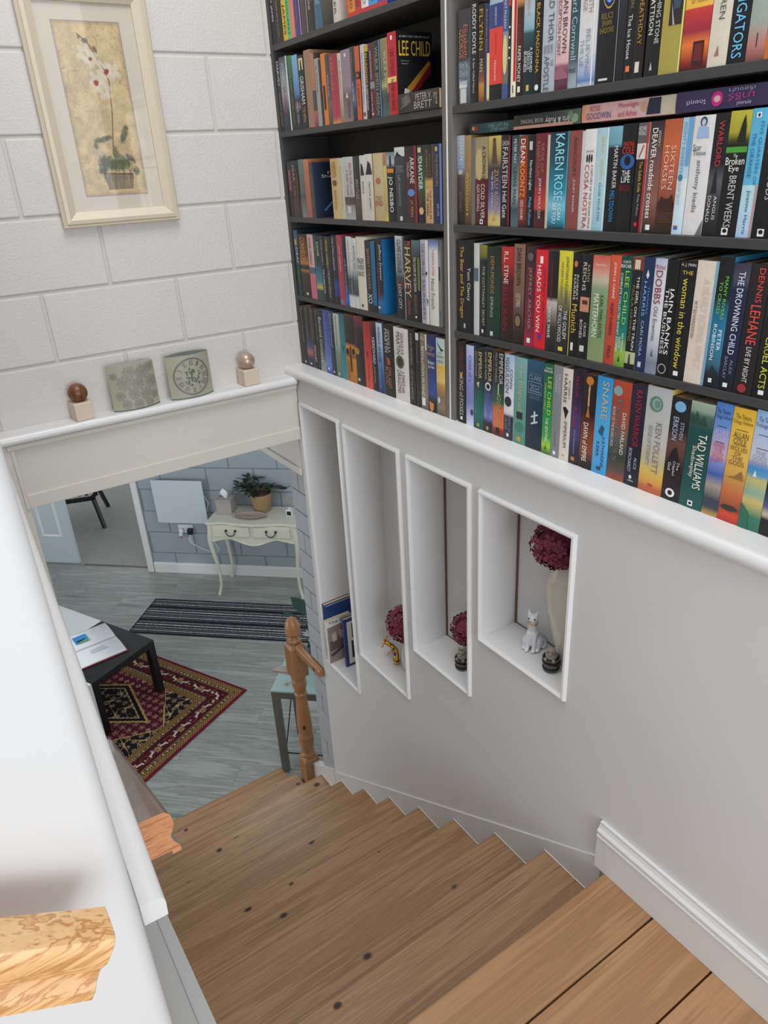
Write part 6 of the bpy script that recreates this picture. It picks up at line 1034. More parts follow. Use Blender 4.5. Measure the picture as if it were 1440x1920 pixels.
# white porcelain cat, one continuous body
ct = empty('cat_figurine', (.034, -1.330, NF[3]), radians(-60)); tag(ct, 'white porcelain sitting cat figurine in the rightmost niche', 'figurine')
q = MB()      # faces -y in its own frame
q.ball((0, .012, .026), (.026, .030, .028), 18, 12); q.ball((0, .004, .050), (.020, .022, .030), 18, 12); q.ball((0, -.002, .078), (.0135, .0145, .030), 16, 10)
q.ball((0, -.006, .112), (.0165, .0155, .0145), 18, 12); q.ball((0, -.019, .108), (.008, .007, .006), 12, 8)
for s_ in (-1, 1):
    q.tube([(s_*.009, -.010, .062), (s_*.010, -.017, .035), (s_*.010, -.020, .006)], [.009, .0075, .0070], 10)
    q.ball((s_*.010, -.026, .0055), (.0075, .010, .0056), 10, 7); q.ball((s_*.020, .006, .020), (.013, .022, .020), 12, 8); q.ball((s_*.022, -.014, .0055), (.007, .012, .0056), 10, 7)
    q.tube([(s_*.010, -.004, .120), (s_*.0125, -.002, .131), (s_*.0135, -.001, .139)], [.0075, .0045, .001], 8)
q.tube([(.0, .038, .012), (.016, .044, .008), (.030, .034, .007), (.036, .016, .0065), (.034, 0, .006)], [.008, .0075, .007, .0065, .004], 8)
o = q.build('cat_body', 'porcelain', ct, fix=True)
rm = o.modifiers.new('remesh', 'REMESH'); rm.mode = 'VOXEL'; rm.voxel_size = .0020; rm.use_smooth_shade = True
sm = o.modifiers.new('smooth', 'SMOOTH'); sm.iterations = 9; sm.factor = .55
for s_ in (-1, 1): MB().ball((s_*.0085, -.0185, .1145), (.0026, .0020, .0032), 10, 7).build('eye', 'eye_black', ct, smooth=True)
MB().ball((0, -.0255, .1095), (.0022, .0016, .0016), 8, 6).build('nose', 'gem_red', ct)
MB().tube([(.0150*cos(a), -.003+.0155*sin(a), .092) for a in [k*2*pi/16 for k in range(17)]], .0013, 5).build('collar', 'gold', ct)
# ================================================================ handrails and newel
nw = empty('newel_post', (-.062, .272, 0)); tag(nw, 'turned pine newel post at the foot of the stairs', 'newel post')
hs = .0435
for z0, z1 in ((0, .475), (1.035, 1.243)):
    q = MB(); ch = .020
    q.add([(-hs, -hs, z0), (hs, -hs, z0), (hs, hs, z0), (-hs, hs, z0), (-hs, -hs, z1-ch), (hs, -hs, z1-ch), (hs, hs, z1-ch), (-hs, hs, z1-ch),
           (-hs*.72, -hs*.72, z1), (hs*.72, -hs*.72, z1), (hs*.72, hs*.72, z1), (-hs*.72, hs*.72, z1)],
          [(3, 2, 1, 0), (0, 1, 5, 4), (1, 2, 6, 5), (2, 3, 7, 6), (3, 0, 4, 7), (4, 5, 9, 8), (5, 6, 10, 9), (6, 7, 11, 10), (7, 4, 8, 11), (8, 9, 10, 11)])
    q.build('square_block', 'newel_pine', nw, bevel=.003)
q = MB(); q.lathe([(.034, .470), (.041, .476), (.041, .488), (.035, .494), (.032, .500), (.034, .52), (.039, .56), (.041, .585), (.038, .600), (.042, .606), (.042, .614), (.037, .622), (.040, .66), (.041, .70), (.038, .76), (.032, .84), (.029, .895), (.036, .902), (.036, .912), (.030, .920), (.034, .945), (.041, .975), (.037, .998), (.033, 1.006), (.040, 1.014), (.040, 1.024), (.034, 1.036)], 28)
o = q.build('turned_shaft', 'newel_pine', nw); smooth_angle(o, 45)
q = MB(); q.lathe([(.030, 1.240), (.038, 1.250), (.038, 1.262), (.028, 1.270), (.024, 1.280), (.030, 1.290), (.041, 1.298), (.043, 1.306), (.040, 1.316), (.041, 1.330), (.036, 1.360), (.024, 1.384), (.008, 1.396), (.001, 1.397)], 28)
o = q.build('acorn_finial', 'newel_pine', nw); smooth_angle(o, 45)
q = MB(); pf = [(-.018, -.022), (.018, -.022), (.018, .004)]+[(.018*cos(a), .004+.018*sin(a)) for a in (pi/8, pi/4, 3*pi/8, pi/2, 5*pi/8, 3*pi/4, 7*pi/8)]+[(-.018, .004)]
q.sweep(pf, (-.062, .2295, 1.228), (-.062, -.0275, 1.228), (1, 0, 0), (0, 0, 1)); o = q.build('short_handrail', 'newel_pine'); smooth_angle(o, 40)
tag(o, 'short pine handrail between the newel post and the wall end', 'handrail')

def moulded(w_=.066, h=.062):
    # moulded handrail section, (a,b) a across, b up, centred on its middle
    P = [(-.50, -.50), (-.30, -.50), (-.30, -.42), (.30, -.42), (.30, -.50), (.50, -.50), (.50, -.36), (.40, -.24), (.36, -.10), (.42, .0), (.50, .12), (.50, .28), (.47, .40), (.38, .48), (.26, .50), (-.30, .50), (-.42, .48), (-.48, .40), (-.50, .28), (-.50, .12), (-.42, .0), (-.36, -.10), (-.40, -.24), (-.50, -.36)]
    return [(a*w_, b*h) for a, b in P]
def handrail(name, p0, p1, m, mend, label, w_=.066, h=.062):
    p0 = Vector(p0); p1 = Vector(p1); d = (p1-p0).normalized(); side = d.cross(Vector((0, 0, 1))).normalized(); up = side.cross(d)
    e = empty(name, p0); tag(e, label, 'handrail'); pf = moulded(w_, h); n = len(pf)
    q = MB(); L_ = (p1-p0).length
    vs = [side*a+up*b for a, b in pf]+[d*L_+side*a+up*b for a, b in pf]
    q.add(vs, [(i, (i+1) % n, n+(i+1) % n, n+i) for i in range(n)]); o = q.build('rail', m, e); smooth_angle(o, 32)
    for s_ in (0, L_):
        q = MB(); q.add([d*(s_+(.0002 if s_ else -.0002))+side*a+up*b for a, b in pf], [tuple(range(n))]); q.build('end_grain', mend, e)
    return e, d, side, up
hr, hd, hsd, hup = handrail('stair_handrail', (-1.201, -1.770, 2.545), (-1.158, -.815, 1.955), 'rail_dark', 'rail_end', 'dark stained handrail descending along the left stair wall', .068, .064)
for t_ in (.14, .95):      # brass brackets from the wall to the underside
    p = Vector((-1.201, -1.770, 2.545))+hd*t_ - hup*.032; wl = c0+sk*((p.y-c0.y)/sk.y)
    a = p-Vector(hr.location); b_ = Vector((wl.x+.002, p.y, p.z-.02))-Vector(hr.location)
    q = MB(); q.tube([a, a+Vector((-.004, 0, -.018)), b_+Vector((.02, 0, -.004)), b_], .006, 8); q.tube([b_+Vector((.0, 0, 0)), b_+Vector((.005, 0, 0))], .018, 14); q.build('bracket', 'brass', hr, smooth=True)
nh, nd, ns_, nu = handrail('pine_handrail', (-1.312, -2.094, 2.785), (-2.20, -2.094, 3.345), 'rail_pine', 'rail_end', 'pale pine handrail with cut end in the lower left corner', .050, .066)
for t_ in (.28, .85):
    p = Vector((-1.312, -2.094, 2.785))+nd*t_-nu*.041-Vector(nh.location); q = MB(); q.tube([p, p+Vector((0, 0, -.02)), p+Vector((0, .07, -.03))], .006, 8); q.tube([p+Vector((0, .066, -.03)), p+Vector((0, .073, -.03))], .018, 14); q.build('bracket', 'brass', nh, smooth=True)

# ================================================================ lower room: console table and what stands on it
cn = empty('console_table', W(1.195, -.20, 0), ROT); tag(cn, 'cream painted console table with cabriole legs against the grey block wall', 'table')
TW, TD, TH = .41, .185, .742
def serp(n=24, k=1.0, e=0.):      # serpentine front outline x -> y
    return [(-TW*k+2*TW*k*i/n, -TD*k-.014*cos(3*pi*(i/n-.5))*(1 if .12 < i/n < .88 else .4)-e) for i in range(n+1)]
q = MB(); pl = serp(24, 1.0); q.prism(pl+[(TW, TD), (-TW, TD)], 'z', TH-.022, TH); q.build('table_top', 'furniture_cream', cn, bevel=.006, seg=3)
q = MB()      # apron, scalloped along its foot
n = 28; top = [( -TW+.035+2*(TW-.035)*i/n) for i in range(n+1)]
for i in range(n):
    def zb(x): u = (x+TW)/(2*TW); return .575-.030*max(0, cos(2*pi*(u-.5)))-.016*cos(4*pi*(u-.5))
    a, b_ = top[i], top[i+1]
    q.add([(a, -TD+.012, zb(a)), (b_, -TD+.012, zb(b_)), (b_, -TD+.012, TH-.022), (a, -TD+.012, TH-.022), (a, -TD+.030, zb(a)), (b_, -TD+.030, zb(b_)), (b_, -TD+.030, TH-.022), (a, -TD+.030, TH-.022)],
          [(0, 1, 2, 3), (7, 6, 5, 4), (0, 4, 5, 1)])
q.box(-TW+.03, -TW+.045, -TD+.02, TD-.01, .60, TH-.022); q.box(TW-.045, TW-.03, -TD+.02, TD-.01, .60, TH-.022); q.box(-TW+.04, TW-.04, TD-.025, TD-.012, .60, TH-.022)
q.build('apron', 'furniture_cream', cn)
q = MB(); q.tube([(x_, -TD+.010, zb(x_)-.001) for x_ in top], .006, 6); q.build('apron_bead', 'furniture_cream', cn, smooth=True)
for s_ in (-1, 1):
    dr = MB().box(s_*.182-.165, s_*.182+.165, -TD-.002, -TD+.010, .612, .706).build('drawer', 'furniture_cream', cn, bevel=.004)
    q = MB()
    for k in (-1, 1): q.tube([(s_*.182+k*.042, -TD-.004, .676), (s_*.182+k*.042, -TD-.012, .676)], .010, 12)
    q.tube([(s_*.182-.042, -TD-.012, .676), (s_*.182-.040, -TD-.020, .660), (s_*.182-.030, -TD-.024, .648), (s_*.182-.022, -TD-.024, .636), (s_*.182, -TD-.026, .632), (s_*.182+.022, -TD-.024, .636), (s_*.182+.030, -TD-.024, .648), (s_*.182+.040, -TD-.020, .660), (s_*.182+.042, -TD-.012, .676)], .0042, 8)
    q.build('drawer_handle', 'iron', dr, smooth=True)
for sx in (-1, 1):
    for sy in (-1, 1):
        bx_, by = sx*(TW-.032), sy*(TD-.032); o_ = Vector((sx, sy*.7, 0))
        cv = [(0, TH-.022, .027), (.004, .66, .027), (.014, .60, .026), (.018, .545, .023), (.010, .45, .0195), (-.004, .33, .0165), (-.012, .20, .0145), (-.008, .10, .0135), (.004, .045, .0150), (.014, .016, .0175), (.016, 0, .0165)]
        q = MB(); q.tube([Vector((bx_, by, z))+o_*d_ for d_, z, r_ in cv], [r_ for _, _, r_ in cv], 8); o = q.build('leg', 'furniture_cream', cn, smooth=True); smooth_angle(o, 50)
ZT = TH+.0006
def onT(s, t, z=ZT): return W(s, t, z)
tb = empty('tissue_box', onT(.905, -.145), ROT); tag(tb, 'grey cube tissue box with a white tissue pulled up on console', 'tissue box')
MB().box(-.070, .070, -.070, .070, 0, .120).build('box_body', 'tissue_box', tb, bevel=.005); MB().box(-.073, .073, -.073, .073, .120, .137).build('box_lid', 'tissue_box', tb, bevel=.004)
q = MB(); n = 18
for j in range(6):
    for k in range(n):
        a = 2*pi*k/n; r_ = (.016, .022, .030, .034, .026, .006)[j]*(1+.28*sin(3*a+j)+.15*sin(7*a)); q.v.append((r_*cos(a)-.002*j, r_*.55*sin(a), .136+.017*j+.006*sin(2*a+j)))
for j in range(5):
    for k in range(n): q.f.append((j*n+k, j*n+(k+1) % n, (j+1)*n+(k+1) % n, (j+1)*n+k)); q.c.append(None)
q.build('tissue', 'tissue', tb, smooth=True)
pt = empty('potted_plant', onT(1.222, -.104), ROT); tag(pt, 'variegated leafy plant in a woven basket pot on the console', 'plant')
q = MB(); pr_ = [(.062, 0), (.068, .006)]
for k in range(14): z = .008+.0115*k; r_ = .069+.030*(z/.165); pr_ += [(r_, z), (r_+.0032, z+.004), (r_+.0032, z+.008)]
pr_ += [(.1005, .170), (.094, .172), (.090, .150), (.001, .148)]
q.lathe(pr_, 30); o = q.build('basket_pot', 'basket', pt, smooth=True); smooth_angle(o, 70)
MB().lathe([(.089, .149), (.089, .1545), (.001, .156)], 20).build('soil', 'seam_brown', pt)
lf = MB(); n = 6
for i in range(n+1):
    u = i/n; w_ = .017*sin(pi*min(1, u*.97+.03))**.8; z_ = -.018*u*u
    lf.v += [(.062*u, -w_, z_+.004), (.062*u, 0, z_), (.062*u, w_, z_+.004)]
for i in range(n): lf.f += [(3*i, 3*i+3, 3*i+4, 3*i+1), (3*i+1, 3*i+4, 3*i+5, 3*i+2)]; lf.c += [None]*2
leafm = lf.mesh('leaf', True, False); leafm.materials.append(MATS['leaf_dark'])
rl = random.Random(11)
for i in range(17):
    a = rl.uniform(0, 2*pi); sp_ = rl.uniform(.07, .15); hgt = rl.uniform(.02, .13)
    if i < 6: a = pi+rl.uniform(-.5, .5); sp_ = rl.uniform(.15, .23); hgt = rl.uniform(.02, .07)
    if i == 5: a = .1; sp_ = .21; hgt = .035
    tip = Vector((sp_*cos(a), .6*sp_*sin(a), .17+hgt)); mid = Vector((.4*sp_*cos(a), .25*sp_*sin(a), .17+hgt*.95+.01))
    MB().tube([(.02*cos(a), .02*sin(a), .15), mid, tip], [.0024, .002, .0014], 5).build('stem', 'leaf_dark', pt)
    for k in range(5):
        t_ = .35+.16*k; p = mid.lerp(tip, max(0, (t_-.4)/.6)) if t_ > .4 else Vector((0, 0, .15)).lerp(mid, t_/.4)
        o = link('leaf', leafm, None, pt, p); o.rotation_euler = (rl.uniform(-.5, .5), rl.uniform(-.7, .3), a+rl.uniform(-1.1, 1.1)*(1 if k < 4 else .3)); s_ = rl.uniform(.95, 1.4); o.scale = (s_, s_, s_)
# boat shaped dish
q = MB(); n, m_ = 24, 7
for j in range(m_+1):
    u = j/m_; k_ = .25+.75*u
    for i in range(n):
        a = 2*pi*i/n; ca, sa = cos(a), sin(a)
        x_ = .165*k_*math.copysign(abs(ca)**1.0, ca); y_ = .062*k_*sa*(1-abs(ca)**3*.75); q.v.append((x_, y_, .002+.030*u*u+.012*abs(ca)**4*u))
for j in range(m_):
    for i in range(n): q.f.append((j*n+i, j*n+(i+1) % n, (j+1)*n+(i+1) % n, (j+1)*n+i)); q.c.append(None)
q.f.append(tuple(range(n))[::-1]); q.c.append(None)
o = q.build('dish', 'dish', None, onT(1.165, -.262, ZT+.0045), ROT, smooth=True); so = o.modifiers.new('solid', 'SOLIDIFY'); so.thickness = .005; so.offset = 1
tag(o, 'shallow boat shaped taupe dish on the front of the console', 'dish')
df = empty('reed_diffuser', onT(1.500, -.190), ROT); tag(df, 'white reed diffuser bottle with black label at the console end', 'diffuser')
MB().box(-.030, .030, -.030, .030, 0, .062).build('bottle', 'porcelain', df, bevel=.006); MB().box(-.019, .019, -.0312, -.0302, .012, .050).build('black_label', 'black_plastic', df)
MB().lathe([(.014, .060), (.014, .082), (.010, .082), (.010, .060)], 14).build('neck', 'porcelain', df)
for a in (-.25, .1, .32): MB().tube([(0, 0, .05), (.10*a, .05*a, .17)], .0022, 6).build('reed', 'basket', df)

# panel heater, sockets and leads on the wall
ht = empty('panel_heater', W(.425, -.05, .575), ROT); tag(ht, 'flat white panel heater mounted on the grey block wall', 'heater')
MB().box(-.247, .243, -.026, -.014, 0, .425).build('panel', 'heater_white', ht, bevel=.002)
for sx in (-.15, .15): MB().tube([(sx, -.014, .30), (sx, .050, .30)], .010, 10).build('spacer', 'steel_grey', ht)
MB().tube([(.235, -.010, .28), (.262, .010, .20), (.20, .020, .02), (.235, .020, -.18), (.29, .018, -.30), (.24, .012, -.33), (.12, .010, -.28), (.04, -.03, -.20), (.03, -.045, -.14)], .0035, 6).build('lead', 'tissue', ht, smooth=True)
so_ = empty('double_socket', W(.405, -.001, .44), ROT); tag(so_, 'white double wall socket below the panel heater', 'socket')
MB().box(-.075, .075, -.010, .0, 0, .086).build('face_plate', 'white_lacquer', so_, bevel=.004)
pg_ = empty('black_plug', W(.455, -.0125, .452), ROT); tag(pg_, 'black mains plug with white lead in the wall socket', 'plug')
MB().box(-.026, .026, -.042, 0, -.012, .046).build('plug_body', 'black_plastic', pg_, bevel=.007); MB().tube([(0, -.036, -.006), (.004, -.052, -.05), (.02, -.045, -.10), (.03, -.03, -.16)], .004, 7).build('lead', 'tissue', pg_, smooth=True)
pg2 = empty('night_light', W(.365, -.0125, .44), ROT); tag(pg2, 'small white plug-in light with red tip in the socket', 'plug')
MB().box(-.020, .020, -.030, 0, .010, .055).build('light_body', 'white_lacquer', pg2, bevel=.006); MB().ball((-.002, -.036, -.002), (.018, .016, .022), 14, 9).build('light_globe', 'white_lacquer', pg2, smooth=True); MB().ball((-.001, -.042, -.022), (.014, .012, .009), 12, 8).build('red_tip', 'red_plastic', pg2, smooth=True)

# striped runner
def runner(U, V):
    T_ = V*.525; k = np.floor(T_/.0125).astype(int); pal = ['20222c', '5d5f66', '23252f', 'b9b7b4', '2a2c35', '6b6a6c', '1d1f29', '8f8e8f', '45474f', '24262f', 'd0cdc8', '1d1f29', '55575e', '7d7a79', '2a2c35', '1f212b']
    c = np.array([hx(p) for p in pal])[k % len(pal)]
    n = vnoise(U*320, V*46, 2); c = c*(.78+.44*n[..., None]); dash = (np.sin(U*700+k*1.7) > .1)[..., None]; lite = (np.array([p in ('b9b7b4', 'd0cdc8') for p in pal])[k % len(pal)])[..., None]
    c = np.where(lite & dash, c*.8, c)
    e = np.minimum(np.minimum(U, 1-U)*1.58, np.minimum(V, 1-V)*.525); return np.where((e < .013)[..., None], hx('15182a')[None, None], c)
rn = MB().box(0, 1.58, 0, .525, 0, .0075).build('runner_mat', 'burgundy_cloth', None, W(.232, -1.014, .0005), ROT, bevel=.002); tag(rn, 'navy and grey striped runner mat on the laminate floor', 'mat'); rn.data.materials[0] = MATS['black_plastic']
raster('woven_face', 300, 84, runner, lambda u, v: (u*1.58, v*.525, .0079), 'rug_pile', rn)

# oriental rug
E1 = Vector((-.4413, .8974)); E2 = Vector((-.8966, -.4428)); RW_, RL_ = 1.70, 1.18
def rugfn(U, V):
    x = U*RW_; y = V*RL_; dx = np.minimum(x, RW_-x); dy = np.minimum(y, RL_-y); d = np.minimum(dx, dy); al = np.where(dx < dy, y, x)
    M, G, K_, Wt, Md, Gr = hx('5e1626'), hx('8f7145'), hx('161318'), hx('cfc6b4'), hx('451320'), hx('6a5a3a')
    c = np.zeros(U.shape+(3,))+M
    def put(mask, col): nonlocal c; c = np.where(mask[..., None], col[None, None] if col.ndim == 1 else col, c)
    hat = (np.floor((al+d*1.2)/.011) % 2 == 0)
    put(d < .022, hx('631429'))
    b1 = (d >= .022) & (d < .052); put(b1, G); put(b1 & hat, hx('54401f'))
    def guard(d0, d1):
        b_ = (d >= d0) & (d < d1); put(b_, K_); mid = (d0+d1)/2; cell = (al % .036)-.018; r2 = np.hypot(cell, d-mid)
        put(b_ & (r2 < .011), hx('9c8352')); put(b_ & (r2 < .006), K_); put(b_ & (r2 < .003), Wt); put(b_ & (np.abs(cell) > .0155), hx('8c7444')); put(b_ & ((d-d0 < .003) | (d1-d < .003)), G)
    guard(.052, .088)
    b2 = (d >= .088) & (d < .198); put(b2, Md)
    P = .215; ph = (al % P)/P; v = d-.143
    st_ = np.hypot((ph-.5)*P, v); an = np.arctan2(v, (ph-.5)*P); put(b2 & (st_ < .024*(1+.35*np.cos(8*an))) & (st_ > .006), hx('8a7a58')); put(b2 & (st_ < .008), hx('a03a3a'))
    cr = np.hypot(np.minimum(ph, 1-ph)*P, v); put(b2 & (cr < .034) & (cr > .030), hx('7c4a34')); put(b2 & (cr < .018) & (vnoise(al*90, d*90, 5) > .5), hx('a89878'))
    for cx, fl in ((.25, 1), (.75, -1)):
        xx = (ph-cx)*P*fl; bd = (np.abs(v-.3*xx) < .008) & (np.abs(xx) < .022); wg = (xx > .004) & (xx < .026) & (v > 0) & (v < .030) & (np.sin(xx*560) > -.1); nk = (np.abs(xx+.020) < .004) & (v < .004) & (v > -.024)
        put(b2 & (bd | wg | nk), Wt*.92)
    guard(.198, .234)
    b3 = (d >= .234) & (d < .268); put(b3, G*.9); put(b3 & hat, hx('5c4426'))
    f = d >= .268; put(f, hx('57162a')*.92)
    cx_ = np.floor(x/.062); cy_ = np.floor(y/.062); hsh = vnoise(cx_*7.31+.5, cy_*5.17+.5, 21); lx = (x/.062) % 1-.5; ly = (y/.062) % 1-.5; rr = np.hypot(lx, ly); aa = np.arctan2(ly, lx)
    put(f & (hsh > .3) & (rr < .30*(1+.4*np.cos(5*aa+hsh*9))) & (rr > .16), hx('8a6a58')); put(f & (rr < .10), hx('a8906a')); put(f & (hsh < .3) & (np.abs(lx)+np.abs(ly) < .34) & (np.abs(lx)+np.abs(ly) > .22), hx('b09a88'))
    put(f & (vnoise(x*120, y*120, 9) > .86), hx('7c3a44'))
    # black corner spandrels and the centre medallion, both with a zig-zag edge
    zz = .012*np.abs(((x+y)/.022) % 1-.5)*2
    sp_ = dx-.268+(dy-.268)*.92+zz; cor = f & (sp_ < .30)
    put(cor, K_); put(cor & (sp_ > .288), hx('b0935c'))
    me_ = np.abs(x-RW_/2)/.46+np.abs(y-RL_/2)/.24+zz*2; med = f & (me_ < 1); put(med, K_); put(med & (me_ > .93), hx('b0935c')); put(f & (me_ < .80) & (me_ > .76), hx('a8906a'))
    dk = cor | (f & (me_ < .76)); put(dk & (hsh > .35) & (rr < .26*(1+.4*np.cos(6*aa))) & (rr > .12), hx('8f7c62')); put(dk & (rr < .08), hx('9a4a3a'))
    br = np.abs(np.sin(x*38+2*np.sin(y*30))*.5+np.cos(y*34)*.5); put(dk & (br < .045), hx('a8976e'))
    return c*(.86+.28*vnoise(x*160, y*160, 30)[..., None])
C0r = Vector((.072, 1.576))
def RP(a, b_, z): p = C0r+E1*a+E2*b_; return (p.x, p.y, z)
q = MB(); cs = [RP(0, 0, .0006), RP(RW_, 0, .0006), RP(RW_, RL_, .0006), RP(0, RL_, .0006)]; ct_ = [(p[0], p[1], .0086) for p in cs]
q.add(cs+ct_, [(3, 2, 1, 0), (4, 5, 6, 7), (0, 1, 5, 4), (1, 2, 6, 5), (2, 3, 7, 6), (3, 0, 4, 7)]); rg = q.build('oriental_rug', 'burgundy_cloth'); tag(rg, 'red and black oriental patterned rug under the black table', 'rug')
raster('pile_face', 340, 236, rugfn, lambda u, v: RP(u*RW_, v*RL_, .0090), 'rug_pile', rg)

# three matching square side tables
TR = math.atan2(E1.y, E1.x)
def side_table(corner, m_, label, z0=.0092):
    e = empty('side_table', (corner.x, corner.y, z0), TR); tag(e, label, 'table')       # local +x = E1, +y = E2
    MB().box(0, .55, 0, .55, .40, .45).build('table_top', m_, e, bevel=.002)
    for a in (0, .5):
        for b_ in (0, .5): MB().box(a, a+.05, b_, b_+.05, 0, .40).build('leg', m_, e, bevel=.001)
Rk = Vector((-.424, 1.958))
side_table(Rk, 'black_lacquer', 'square black side table standing on the oriental rug')
side_table(Rk+E1*.552, 'white_lacquer', 'white side table pushed against the far side of the black table')
side_table(Rk+E2*.552+E1*.0, 'white_lacquer', 'white side table with legs visible nearest the stair wall')
# open album
ob = empty('open_album', (-.797, 2.150, .4598), radians(5)); tag(ob, 'open album with burgundy cover lying on the black side table', 'album')
MB().box(-.172, .168, -.232, .232, 0, .006).build('album_cover', 'burgundy_cloth', ob, bevel=.002)
for s_ in (-1, 1):
    q = MB(); n = 10; vs = []
    for i in range(n+1):
        u = i/n; y = s_*(.004+.218*u); z = .007+.016*sin(pi*min(1, .12+u*.75))*(1 if s_ > 0 else .7)
        vs += [(-.164, y, z), (.160, y, z)]
    q.add(vs, [(2*i, 2*i+1, 2*i+3, 2*i+2) for i in range(n)]); o = q.build('page', 'tissue', ob, smooth=True); so = o.modifiers.new('solid', 'SOLIDIFY'); so.thickness = .010; so.offset = -1 if s_ < 0 else -1
q = MB(); zt = .0260
q.add([(-.100, .055, zt+.0012), (-.006, .055, zt+.0012), (-.006, .160, zt+.0012), (-.100, .160, zt+.0012)], [(0, 1, 2, 3)], '3f93d8'); q.add([(-.100, .055, zt+.002), (-.006, .055, zt+.002), (-.006, .085, zt+.002), (-.060, .074, zt+.002)], [(0, 1, 2, 3)], '6fae5a'); q.add([(-.085, .072, zt+.0024), (-.03, .09, zt+.0024), (-.02, .10, zt+.0024), (-.085, .098, zt+.0024)], [(0, 1, 2, 3)], '20242c')
for k in range(3): q.add([(-.05, -.075-.020*k, zt-.004), (.05+.01*k, -.075-.020*k, zt-.004), (.05+.01*k, -.079-.020*k, zt-.004), (-.05, -.079-.020*k, zt-.004)], [(0, 1, 2, 3)], '8a90a0')
q.build('album_print', 'flat_print', ob, fix=False)

# glass-topped metal table beside the newel
gt = empty('glass_table', (-.075, .690, .0006), ROT); tag(gt, 'grey metal table with frosted glass top behind the newel post', 'table')
GW, GD, GH = .95, .39, .655
MB().box(0, GW, 0, GD, GH-.012, GH).build('glass_top', 'glass_frost', gt, bevel=.002)
for a in (0, GW-.042):
    for b_ in (0, GD-.042): MB().box(a, a+.042, b_, b_+.042, 0, GH-.012).build('leg', 'steel_grey', gt, bevel=.002)
for b_ in (0, GD-.042): MB().box(.042, GW-.042, b_, b_+.042, GH-.058, GH-.0125).build('rail', 'steel_grey', gt, bevel=.002)
for a in (0, GW-.042): MB().box(a, a+.042, .042, GD-.042, GH-.058, GH-.0125).build('rail', 'steel_grey', gt, bevel=.002)
MB().tube([(.03, GD-.03, .52), (GW-.03, GD-.03, .52)], .004, 6).build('wire', 'iron', gt); MB().tube([(.03, .03, .14), (GW-.03, .03, .14)], .004, 6).build('wire', 'iron', gt); MB().tube([(.03, .04, .15), (.03, GD-.04, .52)], .004, 6).build('wire', 'iron', gt)
def G(a, b_, z=0): p = Vector((-.075, .690))+RU*a+RN*b_; return (p.x, p.y, GH+.0010+z)
q = MB()
for k in range(6):
    a = k*pi/3+.2; q.tube([(0, 0, .006), (.024*cos(a), .024*sin(a), .006+.006*(k % 2))], [.003, .0015], 6)
tag(q.build('silver_charm', 'pearl', None, G(.085, .065)), 'tiny silver star charm on the frosted glass table', 'ornament')
q = MB(); q.prism([(-.10, -.02), (.06, -.045), (.10, .0), (.02, .05), (-.06, .03)], 'z', 0, .003); q.prism([(-.10, -.02), (.02, -.03), (-.06, .03)], 'z', .003, .012); tag(q.build('slate_piece', 'dish', None, G(.05, .195), ROT, bevel=.002), 'small angular slate piece lying on the glass table', 'ornament')
fl = empty('flower_arrangement', G(.180, .285), ROT); tag(fl, 'dark green leaf and white flowers standing behind the newel post', 'plant')
MB().lathe([(.030, 0), (.038, .03), (.036, .08), (.022, .12), (.018, .13), (.015, .13), (.015, .10), (.001, .09)], 18).build('vase', 'tin_dark', fl, smooth=True)
for p, rz, sc in (((-.03, 0, .31), 3.6, 2.3), ((.0, .02, .34), 2.6, 2.4), ((.0, -.02, .28), 4.4, 2.0)):
    MB().tube([(0, 0, .10), p], .0026, 6).build('stem', 'leaf_deep', fl)
    o = link('broad_leaf', leafm.copy(), None, fl, p); o.data.materials[0] = MATS['leaf_deep']; o.scale = (sc, sc*1.5, sc); o.rotation_euler = (.3, -.9, rz)
for p in ((.02, -.05, .25), (.05, -.03, .20), (.06, -.08, .23)):
    MB().tube([(0, 0, .11), p], .0022, 6).build('stem', 'leaf_deep', fl)
    q = MB()
    for k in range(13):
        a = k*2*pi/13; d_ = Vector((cos(a), sin(a)*.8-.3, .35)).normalized()*.042; g_ = Vector((-sin(a), cos(a), 0))*.005
        q.add([Vector(p), Vector(p)+d_*.6+g_, Vector(p)+d_, Vector(p)+d_*.6-g_], [(0, 1, 2, 3)])
    q.build('white_flower', 'petal_white', fl, fix=False)

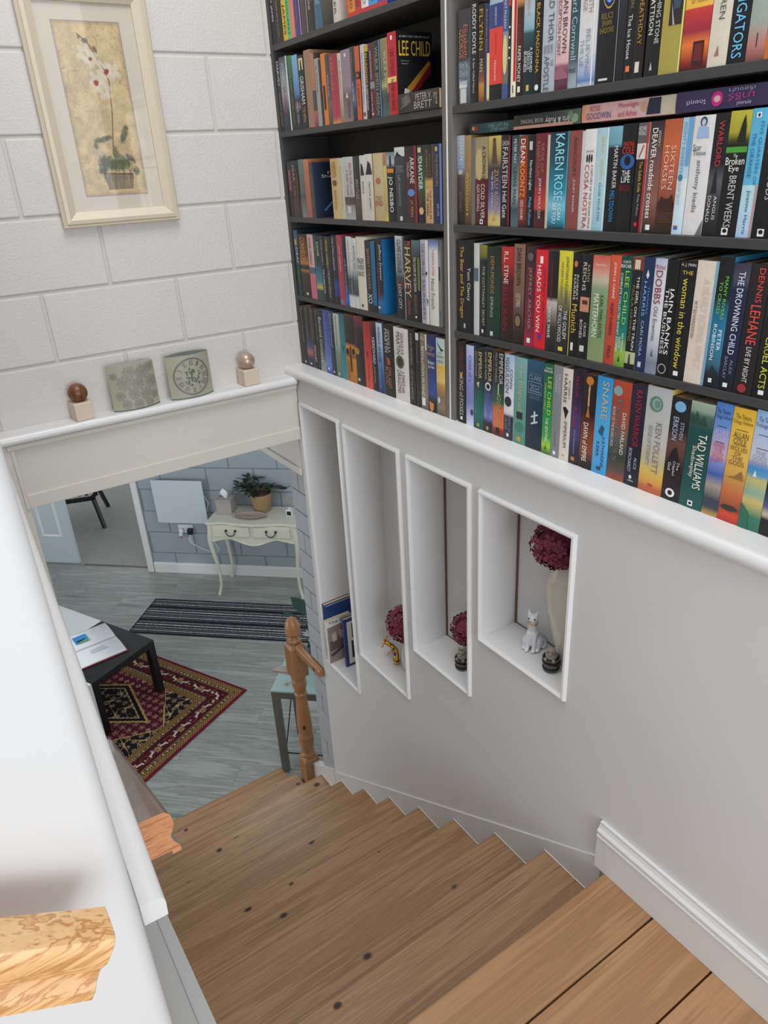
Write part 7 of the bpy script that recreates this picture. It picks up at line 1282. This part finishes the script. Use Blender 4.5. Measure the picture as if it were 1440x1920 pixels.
# dark chair on the carpet beyond the doorway
ch = empty('armchair', W(-1.41, 1.01, .0046), ROT+radians(25)); tag(ch, 'black framed chair with black and white cushion on the grey carpet', 'chair')
for sx in (-1, 1):
    for sy in (-1, 1):
        q = MB(); a = Vector((sx*.30, sy*.30, 0)); b_ = Vector((sx*.235, sy*.20, .36))
        q.tube([a, b_], [.024, .026], 4); q.build('leg', 'black_lacquer', ch)
    MB().box(sx*.25-.022, sx*.25+.022, -.27, .27, .335, .375).build('side_rail', 'black_lacquer', ch, bevel=.004)
    MB().box(sx*.29-.025, sx*.29+.025, -.28, .26, .58, .61).build('arm', 'black_lacquer', ch, bevel=.006); MB().box(sx*.28-.02, sx*.28+.02, -.25, -.21, .37, .58).build('arm_post', 'black_lacquer', ch, bevel=.003)
for y in (-.25, .25): MB().box(-.25, .25, y-.02, y+.02, .33, .37).build('cross_rail', 'black_lacquer', ch, bevel=.004)
MB().box(-.26, .26, .22, .27, .38, .85).build('backrest', 'black_lacquer', ch, bevel=.01)
m = bpy.data.materials.new('zebra_cloth'); MATS['zebra_cloth'] = m; nt, b = nodes_of(m); tc = nt.nodes.new('ShaderNodeTexCoord'); wv = nt.nodes.new('ShaderNodeTexWave'); wv.inputs['Scale'].default_value = 5; wv.inputs['Distortion'].default_value = 9; wv.inputs['Detail'].default_value = 2
cr = ramp(nt, [(.45, '1b1b1f'), (.55, 'c9cbd0')]); nt.links.new(tc.outputs['Object'], wv.inputs['Vector']); nt.links.new(wv.outputs['Fac'], cr.inputs[0]); nt.links.new(cr.outputs[0], b.inputs['Base Color']); b.inputs['Roughness'].default_value = .9
q = MB()
for j in range(9):
    for i in range(13):
        u = -1+2*i/12; v = -1+2*j/8; q.v.append((.25*u, .24*v, .385+.075*(1-abs(u)**4)*(1-abs(v)**4)))
for j in range(8):
    for i in range(12): q.f.append((j*13+i, j*13+i+1, (j+1)*13+i+1, (j+1)*13+i)); q.c.append(None)
q.build('seat_cushion', 'zebra_cloth', ch, smooth=True)
